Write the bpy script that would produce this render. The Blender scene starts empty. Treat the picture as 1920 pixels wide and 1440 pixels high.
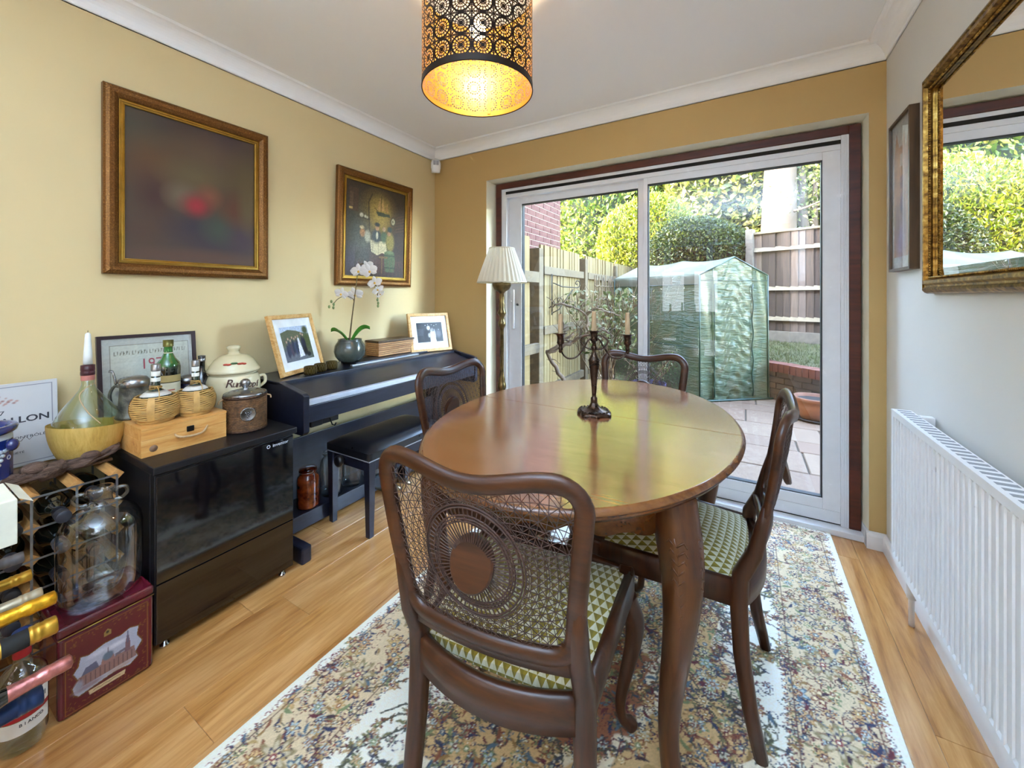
import bpy, math, random
import numpy as np
from mathutils import Vector, Matrix, Euler
random.seed(7); RNG = np.random.default_rng(7)
PI = math.pi
S = bpy.context.scene
COL = S.collection

# ------------------------------------------------------------------ camera
cam_d = bpy.data.cameras.new('camera'); cam = bpy.data.objects.new('camera', cam_d); COL.objects.link(cam)
cam.location = (0, 0, 1.195)
cam.rotation_euler = (PI/2, 0, 0.53)
cam_d.sensor_width = 36.0; cam_d.lens = 744/1920*36
cam_d.shift_x = -2/1920; cam_d.shift_y = -(720-556.4)/1920
cam_d.clip_start = 0.02; cam_d.clip_end = 200
S.camera = cam

# ------------------------------------------------------------------ view, world, sun, daylight
S.view_settings.view_transform = 'Standard'; S.view_settings.look = 'None'
S.view_settings.exposure = 0.0; S.view_settings.gamma = 1.0
S.view_settings.use_curve_mapping = False
EXPO = 0.5
S.view_settings.exposure = EXPO
W = bpy.data.worlds.new('sky'); S.world = W; W.use_nodes = True
_nt = W.node_tree; _nt.nodes.clear()
_sky = _nt.nodes.new('ShaderNodeTexSky'); _sky.sky_type = 'NISHITA'; _sky.sun_disc = False
_sky.sun_elevation = math.radians(24); _sky.sun_rotation = math.radians(230)
_bg = _nt.nodes.new('ShaderNodeBackground'); _bg.inputs['Strength'].default_value = 9.0
_wo = _nt.nodes.new('ShaderNodeOutputWorld')
_hs = _nt.nodes.new('ShaderNodeHueSaturation'); _hs.inputs['Saturation'].default_value = .9; _nt.links.new(_sky.outputs[0], _hs.inputs['Color']); _nt.links.new(_hs.outputs[0], _bg.inputs[0]); _nt.links.new(_bg.outputs[0], _wo.inputs[0])

def lamp(name, typ, loc, energy, color, rot=None, direction=None, **kw):
    d = bpy.data.lights.new(name, typ); d.energy = energy; d.color = color
    for k, v in kw.items(): setattr(d, k, v)
    o = bpy.data.objects.new(name, d); COL.objects.link(o); o.location = loc
    if direction is not None: o.rotation_euler = Vector(direction).to_track_quat('-Z', 'Y').to_euler()
    elif rot: o.rotation_euler = rot
    return o
lamp('sun', 'SUN', (-6, -6, 8), 12.0, (1.0, .90, .72), direction=(1.15, 1.0, -.68), angle=math.radians(.6))
# daylight through the window opening behind the camera, then an unseen fill
for _x in (-1.06, -.56): lamp('rear_window_daylight', 'AREA', (_x, -1.96, 1.28), 2.5, (.86, .93, 1.0), direction=(0, 1, 0), shape='RECTANGLE', size=.34, size_y=.66)
lamp('rear_fill_light', 'AREA', (-.05, -.62, 1.38), 74, (.52, .73, 1.0), direction=(0, 0, 1), shape='RECTANGLE', size=1.3, size_y=.8, spread=math.radians(125))  # added upward fill light bounced off the ceiling; no lamp stands there

# ------------------------------------------------------------------ helpers
def lin(c):
    if isinstance(c, str):
        c = [int(c[i:i+2], 16)/255 for i in (0, 2, 4)]
    return tuple((x/12.92 if x <= .04045 else ((x+.055)/1.055)**2.4) for x in c[:3]) + (1.0,)

class NT:
    """small node-graph builder"""
    def __init__(s, name):
        s.m = bpy.data.materials.new(name); s.m.use_nodes = True; s.t = s.m.node_tree; s.t.nodes.clear()
        s.out = s.n('ShaderNodeOutputMaterial')
    def n(s, t, **kw):
        x = s.t.nodes.new(t)
        for k, v in kw.items(): setattr(x, k, v)
        return x
    def l(s, a, b): s.t.links.new(a, b)
    def set(s, sock, v):
        if hasattr(v, 'is_linked') or isinstance(v, bpy.types.NodeSocket): s.l(v, sock)
        else: sock.default_value = v
    def math(s, op, a, b=0.0, c=None):
        x = s.n('ShaderNodeMath', operation=op); s.set(x.inputs[0], a); s.set(x.inputs[1], b)
        if c is not None: s.set(x.inputs[2], c)
        return x.outputs[0]
    def mix(s, f, a, b, typ='MIX'):
        x = s.n('ShaderNodeMix', data_type='RGBA', blend_type=typ); s.set(x.inputs[0], f); s.set(x.inputs[6], a); s.set(x.inputs[7], b)
        return x.outputs[2]
    def ramp(s, f, stops, interp='LINEAR'):
        x = s.n('ShaderNodeValToRGB'); x.color_ramp.interpolation = interp
        e = x.color_ramp.elements
        while len(e) < len(stops): e.new(.5)
        for i, (p, c) in enumerate(stops):
            e[i].position = p; e[i].color = c if len(c) == 4 else (*c, 1)
        s.set(x.inputs[0], f); return x.outputs[0]
    def coord(s, which='Object', scale=(1, 1, 1), loc=(0, 0, 0), rot=(0, 0, 0)):
        tc = s.n('ShaderNodeTexCoord'); mp = s.n('ShaderNodeMapping')
        mp.inputs['Scale'].default_value = scale; mp.inputs['Location'].default_value = loc; mp.inputs['Rotation'].default_value = rot
        s.l(tc.outputs[which], mp.inputs[0]); return mp.outputs[0]
    def noise(s, vec, scale, detail=4, rough=.55, dist=0.0):
        x = s.n('ShaderNodeTexNoise'); s.l(vec, x.inputs['Vector']); x.inputs['Scale'].default_value = scale
        x.inputs['Detail'].default_value = detail; x.inputs['Roughness'].default_value = rough; x.inputs['Distortion'].default_value = dist
        return x.outputs[0]
    def voro(s, vec, scale, feature='F1', out='Distance'):
        x = s.n('ShaderNodeTexVoronoi', feature=feature); s.l(vec, x.inputs['Vector']); x.inputs['Scale'].default_value = scale
        return x.outputs[out]
    def sep(s, vec):
        x = s.n('ShaderNodeSeparateXYZ'); s.l(vec, x.inputs[0]); return x.outputs
    def bump(s, h, strength=.3, dist=.002):
        x = s.n('ShaderNodeBump'); x.inputs['Strength'].default_value = strength; x.inputs['Distance'].default_value = dist
        s.l(h, x.inputs['Height']); return x.outputs[0]
    def bsdf(s, col, rough=.5, metal=0.0, normal=None, coat=0.0, spec=None, trans=0.0, ior=None, alpha=None, emit=None, es=0, sheen=0, sss=0, coatr=.05):
        b = s.n('ShaderNodeBsdfPrincipled'); s.set(b.inputs['Base Color'], col); s.set(b.inputs['Roughness'], rough); s.set(b.inputs['Metallic'], metal)
        if normal is not None: s.l(normal, b.inputs['Normal'])
        if coat: s.set(b.inputs['Coat Weight'], coat); b.inputs['Coat Roughness'].default_value = coatr
        if spec is not None: b.inputs['Specular IOR Level'].default_value = spec
        if trans: b.inputs['Transmission Weight'].default_value = trans
        if ior: b.inputs['IOR'].default_value = ior
        if alpha is not None: s.set(b.inputs['Alpha'], alpha)
        if emit is not None: s.set(b.inputs['Emission Color'], emit); b.inputs['Emission Strength'].default_value = es
        if sheen: b.inputs['Sheen Weight'].default_value = sheen
        return b.outputs[0]
    def done(s, sh):
        s.l(sh, s.out.inputs[0]); return s.m

MATS = {}
def plain(key, col, rough=.5, metal=0.0, coat=0.0, var=.06, nscale=18, bump=0.0, bscale=60, **kw):
    """painted / plastic / metal with slight mottling"""
    if key in MATS: return MATS[key]
    g = NT(key); v = g.coord(); c = lin(col)
    nz = g.noise(v, nscale)
    dark = tuple(x*(1-var*1.6) for x in c[:3]) + (1,); lite = tuple(min(1, x*(1+var)) for x in c[:3]) + (1,)
    cc = g.ramp(nz, [(.3, dark), (.7, lite)])
    nm = g.bump(g.noise(v, bscale, 5), bump, .002) if bump else None
    rr = g.math('MULTIPLY_ADD', nz, .12, max(0.02, rough-.06))
    MATS[key] = g.done(g.bsdf(cc, rr, metal, nm, coat, **kw)); return MATS[key]
def wood(key, a, b, c=None, axis=1, scale=1.0, rough=.4, coat=0.0, stretch=14, rand=False, bump=.12, coatr=.08):
    """grain runs along axis"""
    if key in MATS: return MATS[key]
    g = NT(key); sc = [stretch*scale]*3; sc[axis] = 1.0*scale
    tc = g.n('ShaderNodeTexCoord'); vec = tc.outputs['Object']
    if rand:
        oi = g.n('ShaderNodeObjectInfo'); cb = g.n('ShaderNodeCombineXYZ')
        for i in range(3): g.l(g.math('MULTIPLY', oi.outputs['Random'], 37.0+11*i), cb.inputs[i])
        ad = g.n('ShaderNodeVectorMath', operation='ADD'); g.l(vec, ad.inputs[0]); g.l(cb.outputs[0], ad.inputs[1]); vec = ad.outputs[0]
    mp = g.n('ShaderNodeMapping'); mp.inputs['Scale'].default_value = sc; g.l(vec, mp.inputs[0]); v = mp.outputs[0]
    n1 = g.noise(v, 1.6, 5, .6, .9); n2 = g.noise(v, 9, 4, .6, .3)
    f = g.math('ADD', g.math('MULTIPLY', n1, .7), g.math('MULTIPLY', n2, .3))
    st = [(.33, lin(a)), (.62, lin(b))]
    if c: st = [(.30, lin(a)), (.44, lin(b)), (.60, lin(c))]
    col = g.ramp(f, st)
    if rand:
        col = g.mix(g.math('MULTIPLY', oi.outputs['Random'], .22), col, lin(a))
    MATS[key] = g.done(g.bsdf(col, rough, 0, g.bump(n2, bump, .0015), coat, coatr=coatr)); return MATS[key]
def glassy(key, tint=(1, 1, 1), rough=0.0, refl=1.0, base=.04):
    """single-sheet window glass: see-through with a fresnel reflection"""
    if key in MATS: return MATS[key]
    g = NT(key); tr = g.n('ShaderNodeBsdfTransparent'); tr.inputs[0].default_value = (*tint, 1)
    gl = g.n('ShaderNodeBsdfGlossy'); gl.inputs['Roughness'].default_value = rough; gl.inputs[0].default_value = (1, 1, 1, 1)
    fr = g.n('ShaderNodeFresnel'); bf = g.n('ShaderNodeNewGeometry'); g.l(g.math('MULTIPLY_ADD', bf.outputs['Backfacing'], 1/1.45-1.45, 1.45), fr.inputs[0])
    mx = g.n('ShaderNodeMixShader'); g.l(g.math('MULTIPLY', fr.outputs[0], refl), mx.inputs[0]); g.l(tr.outputs[0], mx.inputs[1]); g.l(gl.outputs[0], mx.inputs[2])
    MATS[key] = g.done(mx.outputs[0]); return MATS[key]
def solidglass(key, col='ffffff', rough=.02, ior=1.45):
    if key in MATS: return MATS[key]
    g = NT(key); MATS[key] = g.done(g.bsdf(lin(col), rough, trans=1.0, ior=ior)); return MATS[key]
def vcol(key, rough=.5, coat=0.0, bump=0.0, bscale=400, spec=None, sheen=0):
    if key in MATS: return MATS[key]
    g = NT(key); a = g.n('ShaderNodeVertexColor', layer_name='Col')
    nm = g.bump(g.noise(g.coord(), bscale, 3), bump, .003) if bump else None
    MATS[key] = g.done(g.bsdf(a.outputs[0], rough, 0, nm, coat, spec=spec, sheen=sheen)); return MATS[key]

class M:
    """mesh collector"""
    def __init__(s): s.v = []; s.f = []; s.mi = []; s.sm = []
    def add(s, vs, fs, mi=0, smooth=False):
        o = len(s.v); s.v += [tuple(x) for x in vs]; s.f += [tuple(i+o for i in f) for f in fs]
        s.mi += [mi]*len(fs); s.sm += [smooth]*len(fs); return s
    def box(s, x0, x1, y0, y1, z0, z1, mi=0, mat=None):
        vs = [(x0, y0, z0), (x1, y0, z0), (x1, y1, z0), (x0, y1, z0), (x0, y0, z1), (x1, y0, z1), (x1, y1, z1), (x0, y1, z1)]
        if mat is not None: vs = [mat @ Vector(v) for v in vs]
        return s.add(vs, [(0, 3, 2, 1), (4, 5, 6, 7), (0, 1, 5, 4), (1, 2, 6, 5), (2, 3, 7, 6), (3, 0, 4, 7)], mi)
    def lathe(s, prof, c=(0, 0, 0), seg=32, mi=0, smooth=True, mat=None, sq=None):
        """prof: [(r, z)]; closes on axis where r == 0"""
        vs = []; fs = []; rings = []
        for r, z in prof:
            if r <= 1e-6: rings.append([len(vs)]); vs.append((c[0], c[1], c[2]+z))
            else:
                k = len(vs); rings.append(list(range(k, k+seg)))
                for i in range(seg):
                    a = 2*PI*i/seg; q = 1.0
                    if sq:  # superellipse
                        ca, sa = abs(math.cos(a)), abs(math.sin(a)); q = (ca**sq+sa**sq)**(-1/sq)
                    vs.append((c[0]+r*q*math.cos(a), c[1]+r*q*math.sin(a), c[2]+z))
        for A, B in zip(rings, rings[1:]):
            if len(A) == 1 and len(B) == 1: continue
            for i in range(seg):
                j = (i+1) % seg
                if len(A) == 1: fs.append((A[0], B[j], B[i]))
                elif len(B) == 1: fs.append((A[i], A[j], B[0]))
                else: fs.append((A[i], A[j], B[j], B[i]))
        if mat is not None: vs = [mat @ Vector(v) for v in vs]
        return s.add(vs, fs, mi, smooth)
    def tube(s, pts, rad, seg=8, mi=0, closed=False, flat=1.0, up=None, smooth=True, power=2.0, caps=True):
        """sweep; rad number or list; flat = thickness ratio of the second axis; up fixes the frame"""
        P = [Vector(p) for p in pts]; n = len(P); R = rad if isinstance(rad, (list, tuple)) else [rad]*n
        vs = []; fs = []; prevn = None
        for i in range(n):
            if closed: t = P[(i+1) % n]-P[i-1]
            else: t = P[min(i+1, n-1)]-P[max(i-1, 0)]
            t = t.normalized() if t.length > 1e-9 else Vector((0, 0, 1))
            if up is not None: nn = Vector(up)
            else: nn = prevn if prevn is not None else (Vector((0, 0, 1)) if abs(t.z) < .9 else Vector((1, 0, 0)))
            nn = (nn-t*nn.dot(t))
            if nn.length < 1e-6: nn = Vector((1, 0, 0))-t*t.x
            nn.normalize(); prevn = nn; b = t.cross(nn)
            for k in range(seg):
                a = 2*PI*k/seg; ca, sa = math.cos(a), math.sin(a)
                q = (abs(ca)**power+abs(sa)**power)**(-1/power) if power != 2 else 1.0
                vs.append(P[i]+nn*(R[i]*flat*ca*q)+b*(R[i]*sa*q))
        m = n if closed else n-1
        for i in range(m):
            for k in range(seg):
                a0 = i*seg+k; a1 = i*seg+(k+1) % seg; j = ((i+1) % n)*seg
                fs.append((a0, a1, j+(k+1) % seg, j+k))
        if not closed and caps: fs.append(tuple(range(seg-1, -1, -1))); fs.append(tuple((n-1)*seg+k for k in range(seg)))
        return s.add(vs, fs, mi, smooth)
    def prism(s, poly, t0, t1, fn, mi=0, smooth=False):
        """poly [(a,b)], extruded from t0 to t1; fn(a,b,t)->xyz"""
        n = len(poly); vs = [fn(a, b, t0) for a, b in poly]+[fn(a, b, t1) for a, b in poly]
        fs = [tuple(range(n-1, -1, -1)), tuple(range(n, 2*n))]+[(i, (i+1) % n, n+(i+1) % n, n+i) for i in range(n)]
        return s.add(vs, fs, mi, smooth)
    def grid(s, fn, nu, nv, mi=0, smooth=True, wrap=False):
        vs = [fn(i/nu, j/nv) for j in range(nv+1) for i in range(nu+1)]
        w = nu+1
        return s.add(vs, [(j*w+i, j*w+i+1, (j+1)*w+i+1, (j+1)*w+i) for j in range(nv) for i in range(nu)], mi, smooth)
    def sphere(s, c, r, seg=16, rings=10, mi=0, sc=(1, 1, 1)):
        prof = [(r*math.sin(PI*i/rings), -r*math.cos(PI*i/rings)) for i in range(rings+1)]; prof[0] = (0, -r); prof[-1] = (0, r)
        return s.lathe(prof, seg=seg, mi=mi, mat=Matrix.Translation(c) @ Matrix.Diagonal((*sc, 1)))
    def build(s, name, mats, parent=None, bevel=0.0, bseg=2, subsurf=0, auto=False, recalc=True, loc=None):
        me = bpy.data.meshes.new(name); me.from_pydata(s.v, [], s.f)
        if not isinstance(mats, (list, tuple)): mats = [mats]
        for m in mats: me.materials.append(m)
        me.polygons.foreach_set('material_index', s.mi); me.polygons.foreach_set('use_smooth', s.sm)
        if recalc:
            import bmesh
            bm = bmesh.new(); bm.from_mesh(me); bmesh.ops.recalc_face_normals(bm, faces=bm.faces); bm.to_mesh(me); bm.free()
        me.update()
        return link(me, name, parent, bevel, bseg, subsurf, loc)
def link(me, name, parent=None, bevel=0, bseg=2, subsurf=0, loc=None):
    o = bpy.data.objects.new(name, me); COL.objects.link(o)
    if parent is not None: o.parent = parent
    if loc is not None: o.location = loc
    if bevel:
        b = o.modifiers.new('bevel', 'BEVEL'); b.width = bevel; b.segments = bseg; b.limit_method = 'ANGLE'; b.angle_limit = math.radians(40)
    if subsurf:
        b = o.modifiers.new('sub', 'SUBSURF'); b.levels = subsurf; b.render_levels = subsurf
    return o
def box(name, x0, x1, y0, y1, z0, z1, mat, parent=None, bevel=.002, **kw):
    return M().box(x0, x1, y0, y1, z0, z1).build(name, mat, parent, bevel, **kw)
def tag(o, label=None, cat=None, group=None, kind=None):
    if label: o['label'] = label
    if cat: o['category'] = cat
    if group: o['group'] = group
    if kind: o['kind'] = kind
    return o
def thing(name, label, cat, loc=(0, 0, 0), rz=0.0, group=None):
    o = bpy.data.objects.new(name, None); COL.objects.link(o); o.empty_display_size = .05
    o.location = loc; o.rotation_euler = (0, 0, rz)
    return tag(o, label, cat, group)
def structure(name):
    o = bpy.data.objects.new(name, None); COL.objects.link(o); o['kind'] = 'structure'; return o
def st(o): o['kind'] = 'structure'; return o
def copy_tree(o, parent=None):
    c = o.copy(); COL.objects.link(c)
    if parent is not None: c.parent = parent
    for ch in list(o.children): copy_tree(ch, c)
    return c
def text(body, size, mat, parent, mtx, name='lettering', ext=.0004, align='CENTER', sx=1.0, shear=0.0, offset=0.0):
    cu = bpy.data.curves.new(name, 'FONT'); cu.body = body; cu.size = size; cu.extrude = ext; cu.align_x = align; cu.align_y = 'CENTER'
    cu.shear = shear; cu.offset = offset; cu.resolution_u = 3
    tmp = bpy.data.objects.new(name+'_tmp', cu); COL.objects.link(tmp)
    me = bpy.data.meshes.new_from_object(tmp.evaluated_get(bpy.context.evaluated_depsgraph_get())); bpy.data.objects.remove(tmp)
    me.materials.clear(); me.materials.append(mat); o = link(me, name, parent)
    o.matrix_local = mtx @ Matrix.Diagonal((sx, 1, 1, 1)); return o
def frame_mtx(o, xdir, zdir):
    """matrix whose x axis is xdir, z (facing) is zdir"""
    x = Vector(xdir).normalized(); z = Vector(zdir).normalized(); y = z.cross(x)
    return Matrix(((x.x, y.x, z.x, o[0]), (x.y, y.y, z.y, o[1]), (x.z, y.z, z.z, o[2]), (0, 0, 0, 1)))
# -- flat prints painted with numpy, carried as vertex colours
class Paint:
    def __init__(s, w, h, nx, ny, col):
        s.w, s.h, s.nx, s.ny = w, h, nx, ny
        s.X, s.Y = np.meshgrid(np.linspace(0, w, nx+1), np.linspace(0, h, ny+1)); s.c = np.zeros((ny+1, nx+1, 3)); s.c[:] = lin(col)[:3]
    def mask(s, m, col, a=1.0):
        m = np.clip(m, 0, 1)[..., None]*a; s.c = s.c*(1-m)+np.array(lin(col)[:3])*m; return s
    def blob(s, x, y, rx, ry, col, soft=.3, a=1.0, rot=0.0):
        dx, dy = s.X-x, s.Y-y; c, n = math.cos(rot), math.sin(rot)
        d = np.sqrt(((dx*c+dy*n)/rx)**2+((-dx*n+dy*c)/ry)**2); return s.mask((1-d)/soft+.0, col, a)
    def rect(s, x0, x1, y0, y1, col, a=1.0):
        return s.mask(((s.X >= x0)&(s.X <= x1)&(s.Y >= y0)&(s.Y <= y1)).astype(float), col, a)
    def poly(s, pts, col, a=1.0):
        ins = np.zeros(s.X.shape, bool); n = len(pts)
        for i in range(n):
            (x0, y0), (x1, y1) = pts[i], pts[(i+1) % n]
            if y0 == y1: continue
            k = ((y0 > s.Y) != (y1 > s.Y)) & (s.X < (x1-x0)*(s.Y-y0)/(y1-y0)+x0); ins ^= k
        return s.mask(ins.astype(float), col, a)
    def line(s, pts, w, col, a=1.0):
        d = np.full(s.X.shape, 9.)
        for (x0, y0), (x1, y1) in zip(pts, pts[1:]):
            L = (x1-x0)**2+(y1-y0)**2+1e-12; t = np.clip(((s.X-x0)*(x1-x0)+(s.Y-y0)*(y1-y0))/L, 0, 1)
            d = np.minimum(d, np.hypot(s.X-x0-t*(x1-x0), s.Y-y0-t*(y1-y0)))
        return s.mask((w-d)/(w*.5)+.0, col, a)
    def grain(s, amt=.15, k=3):
        n = RNG.random((s.ny//k+2, s.nx//k+2)); n = np.kron(n, np.ones((k, k)))[:s.ny+1, :s.nx+1]
        s.c *= (1+amt*(n-.5)*2)[..., None]; return s
    def mesh(s, fn):
        """fn(X, Y) -> arrays x, y, z"""
        x, y, z = fn(s.X, s.Y); me = fast_mesh(np.stack([x, y, z], -1).reshape(-1, 3), grid_faces(s.nx, s.ny))
        ca = me.color_attributes.new('Col', 'FLOAT_COLOR', 'POINT')
        ca.data.foreach_set('color', np.concatenate([np.clip(s.c, 0, 1), np.ones(s.c.shape[:2]+(1,))], -1).astype(np.float32).ravel())
        return me
def grid_faces(nx, ny):
    i, j = np.meshgrid(np.arange(nx), np.arange(ny)); a = (j*(nx+1)+i).ravel()
    return np.stack([a, a+1, a+nx+2, a+nx+1], -1)
def fast_mesh(V, F, name='mesh', smooth=False):
    me = bpy.data.meshes.new(name); k = F.shape[1]
    me.vertices.add(len(V)); me.vertices.foreach_set('co', np.asarray(V, np.float32).ravel())
    me.loops.add(F.size); me.loops.foreach_set('vertex_index', F.astype(np.int32).ravel())
    me.polygons.add(len(F)); me.polygons.foreach_set('loop_start', np.arange(0, F.size, k, dtype=np.int32))
    try: me.polygons.foreach_set('loop_total', np.full(len(F), k, np.int32))
    except Exception: pass
    me.update(calc_edges=True); me.validate()
    if smooth: me.polygons.foreach_set('use_smooth', np.ones(len(F), bool))
    return me
def print_obj(name, P, fn, parent, mat):
    me = P.mesh(fn); me.materials.append(mat); return link(me, name, parent)
# ------------------------------------------------------------------ materials
XL, XR, YB, ZC = -2.208, .571, 2.4926, 2.385
YR = -2.05
def wallpaint(key, c, var=.035):
    g = NT(key); v = g.coord(); n = g.noise(v, 1.2, 3); m = g.noise(v, 160, 3)
    a = lin(c); col = g.ramp(n, [(.3, tuple(x*(1-var) for x in a[:3])), (.7, tuple(min(1, x*(1+var)) for x in a[:3]))])
    MATS[key] = g.done(g.bsdf(col, .62, normal=g.bump(m, .10, .001), spec=.35)); return MATS[key]
m_wall = wallpaint('wall_paint', 'd9c292'); m_wallb = wallpaint('wall_paint_back', 'c6a66c'); m_wallr = wallpaint('wall_paint_right_daylit', 'dddad3')  # right wall's pale tone stands in for daylight washing the same cream paint
m_reveal = wallpaint('reveal_paint', 'eee8cf'); m_ceil = wallpaint('ceiling_paint', 'fdfdfe', .006)
m_white = plain('white_gloss', 'f0f0f0', .3, var=.02); m_upvc = plain('white_upvc', 'e8eaee', .25, var=.02, coat=.3)
m_plank = wood('laminate', '8a5528', 'bc8446', 'd8a468', axis=1, scale=.9, rough=.32, coat=.6, stretch=11, rand=True, bump=.05, coatr=.18)
m_dark = plain('shadow_gap', '141210', .8)
m_timber = wood('stained_timber', '35120a', '5a2412', axis=0, rough=.4, stretch=10)
m_glass = glassy('window_glass', (.97, .985, .98), 0.0, 1.0)
m_black = plain('black_satin', '17181c', .32, var=.1)
m_wood = wood('dark_walnut', '1a0a04', '381b0b', '4a2712', axis=2, scale=1.5, rough=.36, coat=.08, stretch=9, coatr=.15)
m_woodx = wood('dark_walnut_rail', '1a0a04', '381b0b', '4a2712', axis=0, scale=1.5, rough=.36, coat=.08, stretch=9, coatr=.15)
m_oak = wood('light_oak', 'a9763a', 'cd9c58', 'ddb478', axis=0, scale=3, rough=.4)
m_brass = plain('aged_brass', '7c6a48', .3, metal=1.0, var=.35, nscale=25)
m_silver = plain('pewter', '9a9a9c', .28, metal=1.0, var=.2)
m_chrome = plain('chrome', 'd8dce2', .1, metal=1.0, var=.03)

# ------------------------------------------------------------------ floor of separate laminate boards
fl = M().box(XL-.1, XR+.1, YR-.1, 2.56, -.05, -.006).build('floor', m_dark); st(fl)
PW = .186; xs = [.446-PW*k for k in range(-1, 16)]
plank_mesh = {}
def plank(x0, x1, y0, y1):
    key = (round(x1-x0, 3), round(y1-y0, 3))
    if key not in plank_mesh:
        m = M(); e = .0011; w, h = (x1-x0)/2-e*.35, (y1-y0)/2-e*.35
        vs = [(-w, -h, -.007), (w, -h, -.007), (w, h, -.007), (-w, h, -.007), (-w, -h, -e), (w, -h, -e), (w, h, -e), (-w, h, -e),
              (-w+e, -h+e, 0), (w-e, -h+e, 0), (w-e, h-e, 0), (-w+e, h-e, 0)]
        m.add(vs, [(8, 9, 10, 11), (4, 5, 9, 8), (5, 6, 10, 9), (6, 7, 11, 10), (7, 4, 8, 11), (0, 1, 5, 4), (1, 2, 6, 5), (2, 3, 7, 6), (3, 0, 4, 7)])
        o = m.build('plank', m_plank, fl); plank_mesh[key] = o.data
    else:
        o = link(plank_mesh[key], 'plank', fl)
    o.location = ((x0+x1)/2, (y0+y1)/2, 0)
joint = {}
LP = 1.285
known = {-1.321: .513, .353: 2.347-LP*1, .539: 1.515, -1.507: .90, -1.135: 1.55}
for i in range(len(xs)-1, 0, -1):
    x0, x1 = xs[i], xs[i-1]
    x0c, x1c = max(x0, XL-.02), min(x1, XR+.02)
    if x1c-x0c < .02: continue
    mid = (x0+x1)/2; off = None
    for k, v in known.items():
        if abs(k-mid) < .03: off = v
    if off is None: off = (i*.4567) % LP
    y = off
    while y > YR: y -= LP
    while y < 2.56:
        a, b = max(y, YR), min(y+LP, 2.555)
        if b-a > .02: plank(x0c, x1c, a, b)
        y += LP

# ------------------------------------------------------------------ walls, ceiling, coving
RX0, RX1, RZ = -1.695, .508, 2.074      # reveal opening at the wall face
FX0, FX1, FZ = -1.66, .495, 2.058       # timber frame outer
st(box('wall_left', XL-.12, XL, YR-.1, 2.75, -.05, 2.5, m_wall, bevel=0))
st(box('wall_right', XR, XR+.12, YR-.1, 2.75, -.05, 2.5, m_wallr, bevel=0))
wb = M(); y0, y1 = YB, 2.72
def sq(ax0, ax1, az0, az1): wb.box(ax0, ax1, y0+.09, y1, az0, az1)
# front face pieces and splayed reveal
F = lambda a, m=0: wb.add(a, [(0, 1, 2, 3)], m)
F([(XL, y0, -.05), (RX0, y0, -.05), (RX0, y0, RZ), (XL, y0, RZ)]); F([(RX1, y0, -.05), (XR, y0, -.05), (XR, y0, RZ), (RX1, y0, RZ)])
F([(XL, y0, RZ), (XR, y0, RZ), (XR, y0, 2.5), (XL, y0, 2.5)])
yf = 2.66
F([(RX0, y0, -.05), (FX0, yf, -.05), (FX0, yf, FZ), (RX0, y0, RZ)], 1); F([(RX1, y0, -.05), (FX1, yf, -.05), (FX1, yf, FZ), (RX1, y0, RZ)], 1)
F([(RX0, y0, RZ), (FX0, yf, FZ), (FX1, yf, FZ), (RX1, y0, RZ)], 1)
wb.box(XL-.1, FX0, yf, y1, -.05, 2.5); wb.box(FX1, XR+.1, yf, y1, -.05, 2.5); wb.box(FX0, FX1, yf, y1, FZ, 2.5)
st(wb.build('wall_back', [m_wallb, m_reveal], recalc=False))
# rear wall with its own window opening
wr = M(); wx0, wx1, wz0, wz1 = -1.85, .15, .82, 2.1
wr.box(XL-.1, wx0, YR-.15, YR, -.05, 2.5); wr.box(wx1, XR+.1, YR-.15, YR, -.05, 2.5); wr.box(wx0, wx1, YR-.15, YR, -.05, wz0); wr.box(wx0, wx1, YR-.15, YR, wz1, 2.5)
st(wr.build('wall_rear', m_wall))
w1 = structure('window_1')
for k in range(3):
    xa = wx0+(wx1-wx0)/3*k; xb = wx0+(wx1-wx0)/3*(k+1)
    m = M(); m.box(xa, xa+.05, YR-.12, YR-.06, wz0, wz1); m.box(xb-.05, xb, YR-.12, YR-.06, wz0, wz1); m.box(xa+.05, xb-.05, YR-.12, YR-.06, wz0, wz0+.05); m.box(xa+.05, xb-.05, YR-.12, YR-.06, wz1-.05, wz1)
    fr = m.build('window_frame', m_upvc, w1, .002); box('glass', xa+.05, xb-.05, YR-.092, YR-.088, wz0+.05, wz1-.05, m_glass, fr, 0)
box('window_sill', wx0-.05, wx1+.05, YR-.06, YR+.12, wz0-.03, wz0, m_white, w1)
st(box('ceiling', XL-.12, XR+.12, YR-.1, 2.72, ZC, ZC+.12, m_ceil, bevel=0))
c = .082
def cove_prof():
    P = [(0, 0), (0, .004), (.006, .006)]
    for i in range(9):
        t = i/8*PI/2; P.append((.008+(c-.016)*(1-math.cos(t)), .010+(c-.018)*math.sin(t)))
    P += [(c-.004, c-.004), (c, c-.002), (c, c+.003), (0, c+.003)]
    return P
CP = cove_prof(); z0 = ZC-c
st(M().prism(CP, YR, YB+.002, lambda a, b, t: (XL+a, t, z0+b)).build('trim_1', m_ceil))
st(M().prism(CP, YR, YB+.002, lambda a, b, t: (XR-a, t, z0+b)).build('trim_2', m_ceil))
st(M().prism(CP, XL, XR, lambda a, b, t: (t, YB-a, z0+b)).build('trim_3', m_ceil))
st(M().prism(CP, XL, XR, lambda a, b, t: (t, YR+a, z0+b)).build('trim_4', m_ceil))
BP = [(0, 0), (.016, 0), (.016, .062), (.012, .074), (.005, .08), (0, .08)]
st(M().prism(BP, YR, YB, lambda a, b, t: (XR-a, t, b)).build('baseboard_right', m_white, bevel=0))
bb = M().prism(BP, RX1-.012, XR, lambda a, b, t: (t, YB-a, b)); bb.prism(BP, YB-.015, 2.60, lambda a, b, t: (RX1-a+.004, t, b)); bb.prism(BP, XL, RX0, lambda a, b, t: (t, YB-a, b))
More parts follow.
